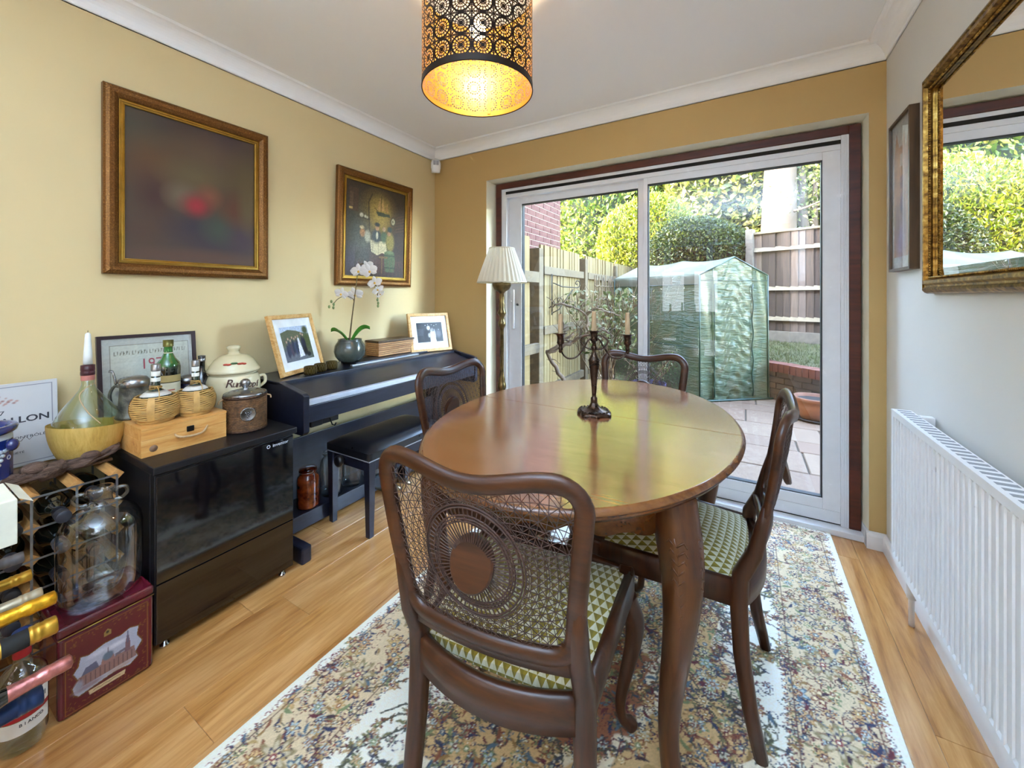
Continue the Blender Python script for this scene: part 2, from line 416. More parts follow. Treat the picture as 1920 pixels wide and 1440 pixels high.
st(bb.build('baseboard_back', m_white))
st(M().prism(BP, YR, YB, lambda a, b, t: (XL+a, t, b)).build('baseboard_left', m_white))

# ------------------------------------------------------------------ sliding patio door
d1 = structure('door_1')
m = M(); m.box(FX0, FX0+.046, 2.572, 2.655, .0, FZ); m.box(FX1-.046, FX1, 2.572, 2.655, .0, FZ); m.box(FX0+.046, FX1-.046, 2.572, 2.655, FZ-.044, FZ)
m.build('timber_frame', m_timber, d1, .003)
ix0, ix1, iz1 = FX0+.046, FX1-.046, FZ-.044
m = M(); m.box(ix0, ix0+.045, 2.58, 2.69, .03, iz1); m.box(ix1-.032, ix1, 2.575, 2.69, .03, iz1); m.box(ix0+.045, ix1-.032, 2.58, 2.69, 1.945, iz1); m.box(ix0+.045, ix1-.032, 2.585, 2.69, .035, .095)
for xx in (ix1-.026, ix1-.018, ix1-.010): m.box(xx, xx+.003, 2.571, 2.58, .03, iz1)
m.build('outer_frame', m_upvc, d1, .0015)
box('vent_slot', ix0+.04, ix1-.03, 2.576, 2.584, 1.972, 1.992, m_dark, d1, 0)
box('bottom_track', ix0, ix1, 2.586, 2.60, .03, .042, m_dark, d1, 0)
box('threshold', FX0, FX1+.012, 2.522, 2.60, 0, .03, m_upvc, d1, .003)
m_gask = plain('gasket', '101216', .5)
def panel(x0, x1, sl, sr, zb, zt, gb, gt, yy, nm):
    m = M(); m.box(x0, x0+sl, yy, yy+.045, zb, zt); m.box(x1-sr, x1, yy, yy+.045, zb, zt); m.box(x0+sl, x1-sr, yy, yy+.045, zb, gb); m.box(x0+sl, x1-sr, yy, yy+.045, gt, zt)
    p = m.build(nm, m_upvc, d1, .002)
    m = M(); e = .005; ga, gb_ = x0+sl, x1-sr
    m.box(ga, gb_, yy+.004, yy+.040, gt-e, gt); m.box(ga, gb_, yy+.004, yy+.040, gb, gb+e); m.box(ga, ga+e, yy+.004, yy+.040, gb, gt); m.box(gb_-e, gb_, yy+.004, yy+.040, gb, gt)
    m.build('gasket', m_gask, p)
    box('glass', ga, gb_, yy+.020, yy+.024, gb, gt, m_glass, p, 0)
    return p
pl = panel(-1.575, -.537, .115, .063, .095, 1.95, .15, 1.896, 2.62, 'sliding_panel')
pr_ = panel(-.56, .43, .026, .086, .095, 1.95, .15, 1.905, 2.588, 'fixed_panel')
m = M().lathe([(0, -.012), (.014, -.012), (.014, -.002), (.011, 0), (0, 0)], (0, 0, 0), 20, mat=Matrix.Translation((-1.497, 2.62, 1.135)) @ Matrix.Rotation(PI/2, 4, 'X'))
m.box(-1.500, -1.494, 2.602, 2.608, 1.128, 1.142); m.build('lock', m_silver, d1)
m = M().box(-1.535, -1.515, 2.598, 2.622, .95, 1.25); m.build('pull_handle', m_upvc, d1, .004)

# ------------------------------------------------------------------ radiator
rd = thing('radiator', 'white vertically fluted panel radiator on right wall below mirror', 'radiator', (.48, 0, 0))
ry0, ry1, rz0, rz1 = .80, 2.035, .205, .765; pitch = .0311
prof = []  # (y, x) front profile
y = ry1-.016
pts = [(ry1, 0.0)]
while y > ry0+.02:
    pts += [(y, 0.0), (y-.0035, .009), (y-pitch+.0105, .009), (y-pitch+.007, 0.0)]; y -= pitch
pts.append((ry0, 0.0))
m = M(); zt0, zt1 = rz0+.035, rz1-.028
vs = []; fs = []
rows = [(rz0, 0), (zt0-.012, 0), (zt0+.006, 1), (zt1-.008, 1), (zt1+.008, 0), (rz1, 0)]
for zz, k in rows:
    for yy, xx in pts: vs.append((xx*k, yy, zz))
n = len(pts)
for r in range(len(rows)-1):
    for i in range(n-1): fs.append((r*n+i, r*n+i+1, (r+1)*n+i+1, (r+1)*n+i))
m.add(vs, fs); m.build('front_panel', m_white, rd)
m = M().box(.004, .012, ry0, ry1, rz0, rz1); m.box(0, .055, ry1-.003, ry1, rz0+.02, rz1); m.box(0, .055, ry0, ry0+.003, rz0+.02, rz1)
m.build('side_panel', m_white, rd, .002)
m = M().box(-.001, .055, ry0, ry1, rz1-.002, rz1+.004)
for i in range(38): m.box(.012, .05, ry0+.02+i*.032, ry0+.036+i*.032, rz1+.004, rz1+.0045, 1)
m.build('top_grille', [m_white, plain('grille_shadow', '9a9ca0', .6)], rd, .0012)
for yb_ in (ry1-.12, ry0+.1): M().box(.05, .085, yb_, yb_+.03, .3, rz1+.01).build('wall_bracket', m_white, rd, .002)
m = M().tube([(.04, ry1-.06, 0.0), (.04, ry1-.06, .16), (.04, ry1-.06, rz0+.03)], .0085, 12); m.lathe([(0, .10), (.014, .10), (.016, .12), (.016, .15), (.011, .17), (0, .17)], (.04, ry1-.06, 0), 16)
m.build('valve', m_white, rd)
# ------------------------------------------------------------------ pictures, mirror, sensor
g = NT('bronze_gilt'); v = g.coord(scale=(1, 1, 1)); n = g.noise(v, 220, 4, .7); n2 = g.noise(v, 9, 3)
m_gilt = g.done(g.bsdf(g.mix(g.math('MULTIPLY', n2, .8), g.ramp(n, [(.35, lin('2c1a0c')), (.55, lin('6e4a22')), (.72, lin('b48a48'))]), lin('8a5a2c'), 'MIX'), .36, .75, g.bump(n, .5, .002)))
m_gold = plain('gilt_edge', 'a8843c', .36, metal=.9, var=.15)
m_silv2 = plain('silver_gilt', 'a89a80', .3, metal=.9, var=.25)
def moulding(prof, w, h, fn):
    """mitred frame; prof [(inset, depth)], fn(u, v, depth) -> xyz ; rectangle 0..w x 0..h"""
    m = M(); n = len(prof); vs = []; fs = []
    for (cx, cy, sx, sy) in ((0, 0, 1, 1), (w, 0, -1, 1), (w, h, -1, -1), (0, h, 1, -1)):
        for a, d in prof: vs.append(fn(cx+sx*a, cy+sy*a, d))
    for k in range(4):
        j = (k+1) % 4
        for i in range(n-1): fs.append((k*n+i, k*n+i+1, j*n+i+1, j*n+i))
    return m.add(vs, fs)
PROF = [(0, 0), (0, .022), (.006, .030), (.016, .034), (.030, .033), (.042, .026), (.046, .022)]
def wall_picture(name, label, y0, y1, z0, z1, paint, tilt=0.0):
    w, h = y1-y0, z1-z0
    t = thing(name, label, 'picture', (XL, y0, z0)); t.rotation_euler = (0, tilt, 0)
    fn = lambda u, v, d: (d+.006, u, v)
    moulding(PROF, w, h, fn).build('frame', m_gilt, t)
    moulding([(.046, .022), (.048, .017), (.052, .017), (.053, .021), (.056, .021), (.057, .017), (.061, .016), (.062, .019), (.065, .018), (.066, .010)], w, h, fn).build('gilt_slip', m_gold, t)
    print_obj('canvas', paint, lambda X, Y: (np.full_like(X, .017), .062+X, .062+Y), t, vcol('canvas_print', .6))
    box('backing', .001, .0065, .004, w-.004, .004, h-.004, m_dark, t, 0)
    return t
# large blurred painting
w, h = .500, .634
P = Paint(w, h, 90, 110, '4a3a2a')
for a in [(.06, .55, .20, .16, '46402e', .9), (.22, .60, .25, .12, '3e2e26', .9), (.40, .56, .18, .14, '3f2c30', .9), (.30, .50, .20, .14, '5a4632', .9), (.10, .42, .16, .16, '5a3c20', .9), (.46, .44, .12, .20, '57482c', .9),
          (.10, .28, .10, .16, '40241e', .9), (.25, .40, .18, .10, '5f5034', .9), (.05, .12, .16, .14, '4a3428', .9), (.34, .10, .26, .12, '3a2c34', .9), (.25, .17, .16, .10, '332a34', .9), (.36, .17, .12, .10, '3c4438', .8),
          (.44, .14, .10, .12, '40303a', .9), (.42, .28, .10, .12, '56301e', .8), (.20, .30, .09, .08, '6a5c48', .8), (.30, .32, .07, .07, '7a4a34', .9), (.25, .27, .085, .075, '7c2226', 1.0), (.25, .265, .05, .05, '942630', .9), (.47, .33, .06, .2, '5a4a2e', .7), (.26, .02, .4, .06, '553c30', .7)]:
    P.blob(*a[:5], soft=a[5])
wall_picture('large_painting', 'large bronze-gilt framed dark blurry painting with a red patch, left wall', .531, 1.157, 1.287, 2.045, P)
# tavern painting
w, h = .504, .614
P = Paint(w, h, 150, 180, '3a2c1e')
P.blob(.26, .42, .20, .20, '8a733a', .8).blob(.28, .44, .12, .14, 'a58c48', .8).blob(.1, .3, .14, .3, '3a4038', .8, .7).blob(.45, .3, .12, .3, '3a2820', .7, .8).blob(.25, .1, .3, .12, '55382c', .8).blob(.05, .1, .12, .14, '33304a', .8, .6)
P.rect(.03, .10, .42, .57, '4a3424').rect(.035, .06, .45, .54, '5c4630').rect(.03, .055, .43, .445, 'b89a5c')
P.line([(.19, .30), (.18, .50), (.21, .56)], .006, '3c3020').line([(.1, .39), (.19, .385)], .008, '3e3222')
P.blob(.125, .405, .018, .018, 'b9b29c', .5).blob(.155, .40, .012, .012, 'b0a890', .5).blob(.17, .395, .01, .01, 'b0a890', .5)
P.poly([(.24, .45), (.36, .445), (.37, .425), (.26, .42)], '3c4434').poly([(.25, .46), (.28, .46), (.28, .55)], 'b08c58').poly([(.285, .46), (.315, .46), (.30, .545)], 'b8925c').poly([(.32, .46), (.35, .455), (.34, .52)], 'a8824c').line([(.285, .45), (.285, .555)], .003, '4a3a20').line([(.23, .47), (.26, .45)], .003, '4a3a20')
P.blob(.395, .40, .027, .036, '3a3428', .3).blob(.395, .40, .018, .026, 'b8b090', .3).blob(.393, .40, .008, .014, '5a5040', .4)
P.poly([(.19, .25), (.33, .25), (.35, .16), (.30, .17), (.26, .15), (.21, .17)], 'c8b890').line([(.22, .25), (.22, .17)], .003, 'a09070').line([(.27, .25), (.27, .16)], .003, 'a09070')
P.blob(.25, .28, .05, .06, '353c40', .4).blob(.255, .335, .02, .022, 'b08460', .4).blob(.255, .36, .028, .018, '2c3030', .4).blob(.255, .285, .012, .03, 'c0b8a0', .4)
P.blob(.315, .28, .035, .05, '4a5a40', .4).blob(.315, .335, .017, .02, 'b08c6a', .4).blob(.15, .24, .06, .08, '3c3828', .4).blob(.135, .29, .026, .034, 'a8703c', .4).blob(.13, .325, .022, .014, 'c0a880', .4).blob(.175, .27, .03, .05, 'b0a890', .5)
P.blob(.37, .25, .045, .08, '8a7a3c', .4).blob(.36, .31, .018, .02, 'a87a58', .4).blob(.365, .34, .026, .024, '2c3c38', .4)
P.poly([(.32, .18), (.41, .18), (.42, .12), (.41, .04), (.33, .04), (.32, .12)], '56603e').line([(.32, .155), (.415, .155)], .004, '38402c').line([(.325, .07), (.415, .07)], .004, '38402c').blob(.367, .18, .045, .012, '6e7850', .3)
P.line([(.30, .14), (.30, .03)], .006, '7a5c34').line([(.28, .14), (.345, .14)], .008, '80623a').blob(.14, .14, .07, .07, '2e261c', .4).line([(.09, .16), (.08, .06)], .006, '2a2018').line([(.18, .16), (.19, .06)], .006, '2a2018')
for i in range(14): P.line([(.05+.035*i, .0), (.12+.028*i, .12)], .0025, '6a3c30', .5)
for i in range(6): P.line([(.42, .33+.02*i), (.5, .35+.022*i)], .004, '5c3c2c', .6)
P.blob(.15, .2, .14, .24, '9aa0a0', .9, .22).grain(.25, 2)
wall_picture('tavern_painting', 'smaller bronze-gilt framed painting of figures around a tavern table', 1.56, 2.192, 1.268, 2.01, P, .03)

# narrow picture on the right wall
t = thing('watercolour_picture', 'narrow framed orange and violet watercolour street scene beside the mirror', 'picture', (XR, 2.335, 1.302))
w, h = .255, .63; fn = lambda u, v, d: (-d, -u, v)
m_brf = wood('brown_frame', '3c2a18', '5f452a', axis=2, rough=.4)
moulding([(0, 0), (0, .030), (.011, .030), (.012, .022)], w, h, fn).build('frame', m_brf, t)
P = Paint(w-.02, h-.02, 50, 120, 'd9d4cb')
a, b = .028, w-.048
P.poly([(a, .05), (b, .05), (b, .5), (b-.01, .54), (b-.04, .48), (b-.06, .56), (b-.08, .5), (a+.06, .50), (a+.03, .57), (a+.01, .50), (a, .46)], 'b98552').blob(.10, .40, .06, .14, 'c4894a', .6).blob(.16, .35, .05, .2, 'a8683a', .7, .7).blob(.11, .12, .09, .12, 'a99ab8', .8, .9).blob(.12, .26, .03, .08, '6c5568', .7).rect(.10, .14, .33, .38, '7c5c5c', .8).rect(.10, .13, .42, .47, 'd8c8b0', .8).blob(.07, .2, .04, .12, '8c5a50', .6, .8).blob(.15, .2, .03, .1, '7a5064', .6, .7).grain(.18, 2)
print_obj('print', P, lambda X, Y: (np.full_like(X, -.020), -.010-X, .010+Y), t, vcol('picture_print', .4))
box('pane', -.0235, -.0225, -w+.012, -.012, .012, h-.012, m_glass, t, 0); box('backing', -.018, -.001, -w+.004, -.004, .004, h-.004, m_dark, t, 0)

# wall mirror
my0, my1, mz0, mz1 = .93, 1.949, 1.206, 1.962
t = thing('wall_mirror', 'large wall mirror in antique gold beaded frame above the radiator', 'mirror', (XR, my1, mz0)); w, h = my1-my0, mz1-mz0
g = NT('mirror_glass'); m_mir = g.done(g.bsdf((.93, .95, .95, 1), .0, 1.0))
g = NT('antique_gold'); v = g.coord(); n = g.noise(v, 60, 4); m_agold = g.done(g.bsdf(g.ramp(n, [(.35, lin('54360f')), (.55, lin('96702e')), (.75, lin('c8a560'))]), .3, .85, g.bump(n, .15, .001)))
fn = lambda u, v, d: (-d, -u, v)
moulding([(0, 0), (0, .018), (.004, .026), (.012, .034), (.018, .035), (.022, .031), (.028, .031), (.034, .040), (.044, .040), (.048, .030), (.050, .022)], w, h, fn).build('frame', [m_agold], t)
m = M()
def bead(u, v): m.sphere((-.027, -u, v), .0042, 6, 4)
q = .054; nb = int((w-2*q)/.0085)
for i in range(nb+1): u = q+(w-2*q)*i/nb; bead(u, q); bead(u, h-q)
nb = int((h-2*q)/.0085)
for i in range(nb+1): v = q+(h-2*q)*i/nb; bead(q, v); bead(w-q, v)
tag(m.build('beading', m_agold, t), kind='stuff')
moulding([(.050, .022), (.058, .020), (.058, .014)], w, h, fn).build('inner_slip', m_agold, t)
q = .056; bw = .026
m = M(); vs = [(-.0135, -(q), q), (-.0135, -(w-q), q), (-.0135, -(w-q), h-q), (-.0135, -q, h-q)]; q2 = q+bw
vs += [(-.0155, -q2, q2), (-.0155, -(w-q2), q2), (-.0155, -(w-q2), h-q2), (-.0155, -q2, h-q2)]
m.add(vs, [(4, 5, 6, 7), (0, 1, 5, 4), (1, 2, 6, 5), (2, 3, 7, 6), (3, 0, 4, 7)]); m.build('mirror_glass', m_mir, t)

# motion sensor in the corner
t = thing('motion_sensor', 'small white motion sensor high in the back left corner', 'sensor', (-2.135, 2.425, 2.215), math.radians(43))
prof = [(.0, .0), (.016, .0), (.024, .006), (.029, .03), (.029, .055), (.022, .072), (.01, .079), (0, .08)]
m = M(); m.grid(lambda u, v: ((lambda a, r, z: (r*math.cos(a)*.95, -.004-.024*math.sin(a)*min(1, r/.029), z))(PI*u, prof[int(v*7)][0], prof[int(v*7)][1])), 16, 7)
m.box(-.024, .024, -.004, .02, .006, .07); m.build('housing', m_white, t); t.scale = (1.4, 1.4, 1.4); t.location = (-2.125, 2.412, 2.178)
box('lens', -.015, -.001, -.030, -.026, .038, .062, plain('lens_grey', 'a8a6aa', .4), t, .001); box('lens', .001, .015, -.030, -.026, .038, .062, MATS['lens_grey'], t, .001)
# outdoor surfaces are keyed a little under their photographed tone: the garden is far brighter than the room
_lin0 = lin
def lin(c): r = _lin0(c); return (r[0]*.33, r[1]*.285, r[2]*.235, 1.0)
# ------------------------------------------------------------------ house shell outside (carries the shade on the patio), unseen sun blocker behind
GZ = -.12
m_brickbase = None
def brickmat(key, a, b, mortar):
    g = NT(key); v = g.coord(); n = g.noise(v, 14, 4); oi = g.n('ShaderNodeObjectInfo')
    c = g.mix(oi.outputs['Random'], g.ramp(n, [(.3, lin(a)), (.7, lin(b))]), lin(a)); c2 = g.mix(.35, c, g.ramp(n, [(.3, lin(a)), (.7, lin(b))]))
    return g.done(g.bsdf(c2, .85, normal=g.bump(n, .3, .004)))
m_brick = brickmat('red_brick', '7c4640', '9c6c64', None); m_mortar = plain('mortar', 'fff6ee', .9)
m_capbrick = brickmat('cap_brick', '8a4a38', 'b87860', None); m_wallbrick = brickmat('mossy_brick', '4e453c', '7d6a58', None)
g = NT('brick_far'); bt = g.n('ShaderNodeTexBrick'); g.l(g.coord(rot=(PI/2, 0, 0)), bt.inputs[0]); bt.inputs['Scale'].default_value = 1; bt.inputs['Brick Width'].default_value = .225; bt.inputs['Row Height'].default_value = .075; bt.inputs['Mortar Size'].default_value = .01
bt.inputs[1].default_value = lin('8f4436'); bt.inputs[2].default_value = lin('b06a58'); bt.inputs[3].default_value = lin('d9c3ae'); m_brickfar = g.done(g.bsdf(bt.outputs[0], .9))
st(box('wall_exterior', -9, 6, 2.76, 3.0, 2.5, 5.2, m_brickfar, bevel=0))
st(box('roof', -9, 6, -6, 3.0, 5.2, 5.4, m_dark, bevel=0))
st(box('wall_exterior_left', -9, XL-.13, 2.76, 3.0, GZ, 2.5, m_brickfar, bevel=0)); st(box('wall_exterior_right', XR+.13, 6, 2.76, 3.0, GZ, 2.5, m_brickfar, bevel=0))
o = box('sun_blocker', -9, 6, -9.0, -7.0, GZ, 8.2, m_brickfar, bevel=0); st(o); o.name = 'wall_sun_blocker'  # unseen block added to keep the sun out of the rear window

# brick house beyond the left fence
hb = thing('brick_house', 'red brick house corner rising behind the near end of left fence', 'house')
bx = -2.30; by1 = 5.27
box('wall_core', bx-3.0, bx-.0035, 3.02, by1-.01, GZ, 5.5, m_mortar, hb, 0)
me_b = {}
def bricks(parent, mat, x_or_fn, ys, zs, L=.215, Hh=.065, pitch=(.225, .075), name='brick'):
    pass
def brick_mesh(L, T, H, key, mat, e=.003):
    if key not in me_b:
        m = M(); a, b, c_ = L/2, T/2, H/2
        m.box(-a, a, -b, b, -c_, c_); o = m.build('brick', mat); me = o.data; bpy.data.objects.remove(o); me_b[key] = me
    return me_b[key]
cnt = 0
for r in range(24):
    z = 1.42+r*.075; y = by1-.1075+(.1125 if r % 2 else 0)
    if r % 2:  # half brick at the corner
        link(brick_mesh(.1025, .04, .065, 'half', m_brick), 'brick', hb, loc=(bx-.018+random.uniform(-.001, .001), by1-.051, z)).rotation_euler = (0, 0, PI/2); y = by1-.1025-.01-.1075
    while y > 3.75:
        o = link(brick_mesh(.215, .04, .065, 'full', m_brick), 'brick', hb, loc=(bx-.018+random.uniform(-.0015, .0015), y, z)); o.rotation_euler = (0, 0, PI/2); y -= .225; cnt += 1
tag(box('brickwork_above', bx-.03, bx-.004, 3.02, by1, 1.42+24*.075-.03, 5.5, m_brickfar, hb, 0), kind='stuff')

# ------------------------------------------------------------------ patio of separate slabs
pt = st(box('patio', -5.5, 5.5, 2.76, 14, GZ-.12, GZ-.012, plain('patio_joint', '6d6252', .95), bevel=0))
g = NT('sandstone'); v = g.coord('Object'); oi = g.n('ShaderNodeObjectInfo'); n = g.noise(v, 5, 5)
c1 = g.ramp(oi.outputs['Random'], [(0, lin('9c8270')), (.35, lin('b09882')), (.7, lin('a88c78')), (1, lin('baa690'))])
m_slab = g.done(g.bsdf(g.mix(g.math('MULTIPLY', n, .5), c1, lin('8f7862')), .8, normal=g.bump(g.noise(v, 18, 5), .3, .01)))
slabm = {}
y = 2.78; rowi = 0
while y < 8.4:
    dh = [.45, .42, .48, .30, .45, .50, .30][rowi % 7]; x = -2.05-(rowi*.37) % .5; rowi += 1
    while x < (1.9 if y < 5 else .9):
        L = random.choice([.45, .6, .75, .6, .9]); key = (L, dh)
        if key not in slabm:
            a, b = L/2-.007, dh/2-.007; e = .006; m = M()
            m.add([(-a, -b, -.03), (a, -b, -.03), (a, b, -.03), (-a, b, -.03), (-a, -b, -.005), (a, -b, -.005), (a, b, -.005), (-a, b, -.005), (-a+e, -b+e, 0), (a-e, -b+e, 0), (a-e, b-e, 0), (-a+e, b-e, 0)],
                  [(8, 9, 10, 11), (4, 5, 9, 8), (5, 6, 10, 9), (6, 7, 11, 10), (7, 4, 8, 11), (0, 1, 5, 4), (1, 2, 6, 5), (2, 3, 7, 6), (3, 0, 4, 7)])
            slabm[key] = m.build('slab', m_slab, pt).data; bpy.data.objects.remove(pt.children[-1] if False else bpy.data.objects[slabm[key].users and [o.name for o in pt.children if o.data == slabm[key]][0]])
        o = link(slabm[key], 'slab', pt); o.location = (x+L/2, y+dh/2, GZ+random.uniform(-.002, .002)); x += L
    y += dh

# ------------------------------------------------------------------ raised lawn and its brick retaining wall
LINE = [(-.35, 6.62), (.205, 6.147), (.741, 5.65), (1.35, 5.05), (2.2, 4.35)]
def along(L, s):
    for (a, b) in zip(L, L[1:]):
        d = math.dist(a, b)
        if s <= d: t = s/d; return (a[0]+(b[0]-a[0])*t, a[1]+(b[1]-a[1])*t, math.atan2(b[1]-a[1], b[0]-a[0]))
        s -= d
    a, b = L[-2:]; return (*b, math.atan2(b[1]-a[1], b[0]-a[0]))
TL = sum(math.dist(a, b) for a, b in zip(LINE, LINE[1:]))
rw = st(M().prism([(-.0, 0), (.18, 0)], 0, 1, lambda a, b, t: (0, 0, 0)).build('retaining_wall', m_mortar)); 
m = M(); N = 24
vs = []
for i in range(N+1):
    x, y, a = along(LINE, TL*i/N); nx, ny = -math.sin(a), math.cos(a)
    for d, z in ((.02, GZ), (.02, .335), (.2, .335), (.2, GZ)): vs.append((x+nx*d, y+ny*d, z))
fs = [(i*4+k, i*4+(k+1) % 4, (i+1)*4+(k+1) % 4, (i+1)*4+k) for i in range(N) for k in range(4)]
m.add(vs, fs); mm = m.build('retaining_core', plain('dark_mortar', '4a4236', .95), None); rw.data = mm.data; bpy.data.objects.remove(mm)
s = .04
while s < TL-.04:
    x, y, a = along(LINE, s); nx, ny = -math.sin(a), math.cos(a)
    o = link(brick_mesh(.068, .215, .105, 'cap', m_capbrick), 'brick', rw, loc=(x+nx*.105, y+ny*.105, .345-.05+random.uniform(-.003, .003))); o.rotation_euler = (0, 0, a); s += .0775
for r in range(5):
    s = .11 if r % 2 else .0
    while s < TL-.1:
        x, y, a = along(LINE, s+.11); nx, ny = -math.sin(a), math.cos(a)
        o = link(brick_mesh(.215, .04, .065, 'wallb', m_wallbrick), 'brick', rw, loc=(x+nx*.028, y+ny*.028, GZ+.036+r*.075)); o.rotation_euler = (0, 0, a); s += .225
FENCE = [(-3.4, 11.3), (-.76, 9.29), (.069, 7.573), (1.80, 7.0), (3.54, 6.43), (5.28, 5.86)]
g = NT('grass_ground'); v = g.coord(); n = g.noise(v, 3, 5); n2 = g.noise(v, 30, 4)
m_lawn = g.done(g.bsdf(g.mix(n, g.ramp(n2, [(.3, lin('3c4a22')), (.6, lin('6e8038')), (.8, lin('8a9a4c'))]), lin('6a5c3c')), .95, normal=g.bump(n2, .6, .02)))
lw = M(); vs = []
NL = 40
for i in range(NL+1):
    x, y, a = along(LINE, TL*i/NL); nx, ny = -math.sin(a), math.cos(a); x2, y2, _ = along([(-.1, 7.9), (.069, 7.6), (1.80, 7.03), (3.54, 6.46), (4.2, 6.2)], 3.9*i/NL)
    for j in range(9):
        t = j/8; vs.append(((x+nx*.18)*(1-t)+x2*t, (y+ny*.18)*(1-t)+y2*t, .345+.155*t+.012*math.sin(i*1.7+j*2.1)))
lw.add(vs, [(i*9+j, i*9+j+1, (i+1)*9+j+1, (i+1)*9+j) for i in range(NL) for j in range(8)], 0, True)
lawn = st(lw.build('lawn', m_lawn))
# grass blades
def blades(name, pts, h, w, mat, parent, kind='stuff', lean=.5):
    n = len(pts); a = RNG.random(n)*2*PI; hh = h*(.5+RNG.random(n)); le = lean*RNG.random(n)*hh; b = RNG.random(n)*2*PI
    P = np.asarray(pts); dx, dy = np.cos(a)*w, np.sin(a)*w
    V = np.stack([P+np.stack([-dx, -dy, 0*dx], 1), P+np.stack([dx, dy, 0*dx], 1), P+np.stack([np.cos(b)*le, np.sin(b)*le, hh], 1)], 1).reshape(-1, 3)
    me = fast_mesh(V, np.arange(3*n).reshape(-1, 3)); me.materials.append(mat); o = link(me, name, parent)
    if kind: o['kind'] = kind
    return o
pts = []
for _ in range(9000):
    i = random.random()*(NL-1); j = random.random()*7.9; i0, j0 = int(i), int(j); f, q = i-i0, j-j0
    A = np.array(vs[i0*9+j0]); B = np.array(vs[(i0+1)*9+j0]); C_ = np.array(vs[i0*9+j0+1]); pts.append(A+(B-A)*f+(C_-A)*q)
m_blade = plain('grass_blade', '74863c', .8, var=.3, nscale=3)
o = blades('grass', pts, .035, .004, m_blade, lawn)
st(box('ground', -20, 20, 6.0, 40, GZ-.4, GZ-.13, m_lawn, bevel=0))

# ------------------------------------------------------------------ fences of separate boards
def boardmat(key, a, b, c):
    g = NT(key); oi = g.n('ShaderNodeObjectInfo'); v = g.coord(scale=(30, 30, 2.0)); n = g.noise(v, 2, 5)
    col = g.mix(oi.outputs['Random'], g.ramp(n, [(.3, lin(a)), (.65, lin(b))]), lin(c)); col2 = g.mix(.6, col, g.ramp(n, [(.3, lin(a)), (.65, lin(b))]))
    return g.done(g.bsdf(col2, .85, normal=g.bump(n, .08, .002)))
m_bl = boardmat('left_board', 'a08c58', 'c4b07c', 'b8b48c'); m_br = boardmat('right_board', '4e3a2c', '84705f', '605c62')
m_brs = [m_br, boardmat('right_board_dark', '3c2c22', '5e4a3c', '4a4046'), boardmat('right_board_pale', '84705f', 'a8968a', '8c8890')]
m_rail = plain('weathered_rail', 'b5ab92', .85, var=.2); m_conc = plain('concrete_post', 'a8a49c', .9, var=.15, bump=.3); m_postw = plain('timber_post', '9a8d72', .85, var=.2)
bdm = {}
def board(parent, mat, p, ang, h, wdt=.118):
    key = (mat.name, round(h, 2), wdt)
    if key not in bdm:
        m = M(); a = wdt/2
        m.add([(-a, 0, 0), (a, -.012, 0), (a, .012, 0), (-a, .008, 0), (-a, 0, h), (a, -.012, h), (a, .012, h), (-a, .008, h)], [(0, 3, 2, 1), (4, 5, 6, 7), (0, 1, 5, 4), (1, 2, 6, 5), (2, 3, 7, 6), (3, 0, 4, 7)])
        bdm[key] = m.build('board', mat).data; bpy.data.objects.remove([o for o in bpy.data.objects if o.data == bdm[key]][0])
    o = link(bdm[key], 'board', parent); o.location = p; o.rotation_euler = (random.uniform(-.006, .006), random.uniform(-.004, .004), ang); return o
rf = thing('rear_fence', 'weathered brown closeboard fence with concrete posts behind the greenhouse and lawn', 'fence')
tops = [2.22]*6
for k, (A, B) in enumerate(zip(FENCE, FENCE[1:])):
    d = math.dist(A, B); ang = math.atan2(B[1]-A[1], B[0]-A[0]); ux, uy = math.cos(ang), math.sin(ang); nx, ny = uy, -ux  # towards camera
    zb = .50; s = .10
    while s < d-.04:
        board(rf, random.choice(m_brs), (A[0]+ux*s, A[1]+uy*s, zb+.16), ang, 1.56); s += .098
    R = Matrix.Translation((A[0], A[1], 0)) @ Matrix.Rotation(ang, 4, 'Z')
    for i, z in enumerate((.70+.16, 1.28+.05, 1.95)):
        M().prism([(-.045, -.035), (-.0, .035), (0, -.035)], .06, d-.06, lambda a, b, t: R @ Vector((t, a, z+b))).build('rail', m_rail, rf)
    M().box(.0, d, -.03, .05, 2.20, 2.235, mat=R).build('capping', m_rail, rf, .004)
    M().box(.05, d-.05, -.02, .03, zb-.05, zb+.16, mat=R).build('gravel_board', m_conc, rf, .005)
    M().box(-.055, .055, -.075, .05, -.1, 2.29, mat=R).build('post', m_conc, rf, .01)
lf = thing('left_fence', 'pale yellow-green timber fence running away along the left of patio', 'fence')
fx = -1.93; ztop = 1.765
def lb(y, zb, zt): board(lf, m_bl, (fx, y, zb), -PI/2, zt-zb, .085)
for (a, b) in ((3.92, 5.10), (5.32, 6.60), (6.75, 8.2)):
    y = a
    while y < b: lb(y, GZ+.12, ztop-(.0)); y += .074
    for z in (.12, .78, 1.44):
        M().box(fx+.004, fx+.05, a-.03, b, z, z+.09).build('rail', m_postw, lf, .004)
for y in (3.81, 5.21, 6.68): M().box(fx-.07, fx+.05, y-.05, y+.05, GZ, ztop-.05).build('post', m_postw, lf, .006)
gf = thing('near_fence_panel', 'short pale timber fence panel by the house, left edge of glass', 'fence')
y = 2.95
while y < 3.55: board(gf, m_bl, (fx+.05, y, GZ+.1), -PI/2, 1.80-GZ-.1, .14).location.z = GZ+.1; y += .128
M().box(fx+.055, fx+.10, 2.9, 3.66, 1.34, 1.45).build('rail', m_postw, gf, .004); M().box(fx+.055, fx+.10, 2.9, 3.66, .62, .72).build('rail', m_postw, gf, .004); M().box(fx+.055, fx+.10, 2.9, 3.66, .05, .15).build('rail', m_postw, gf, .004)
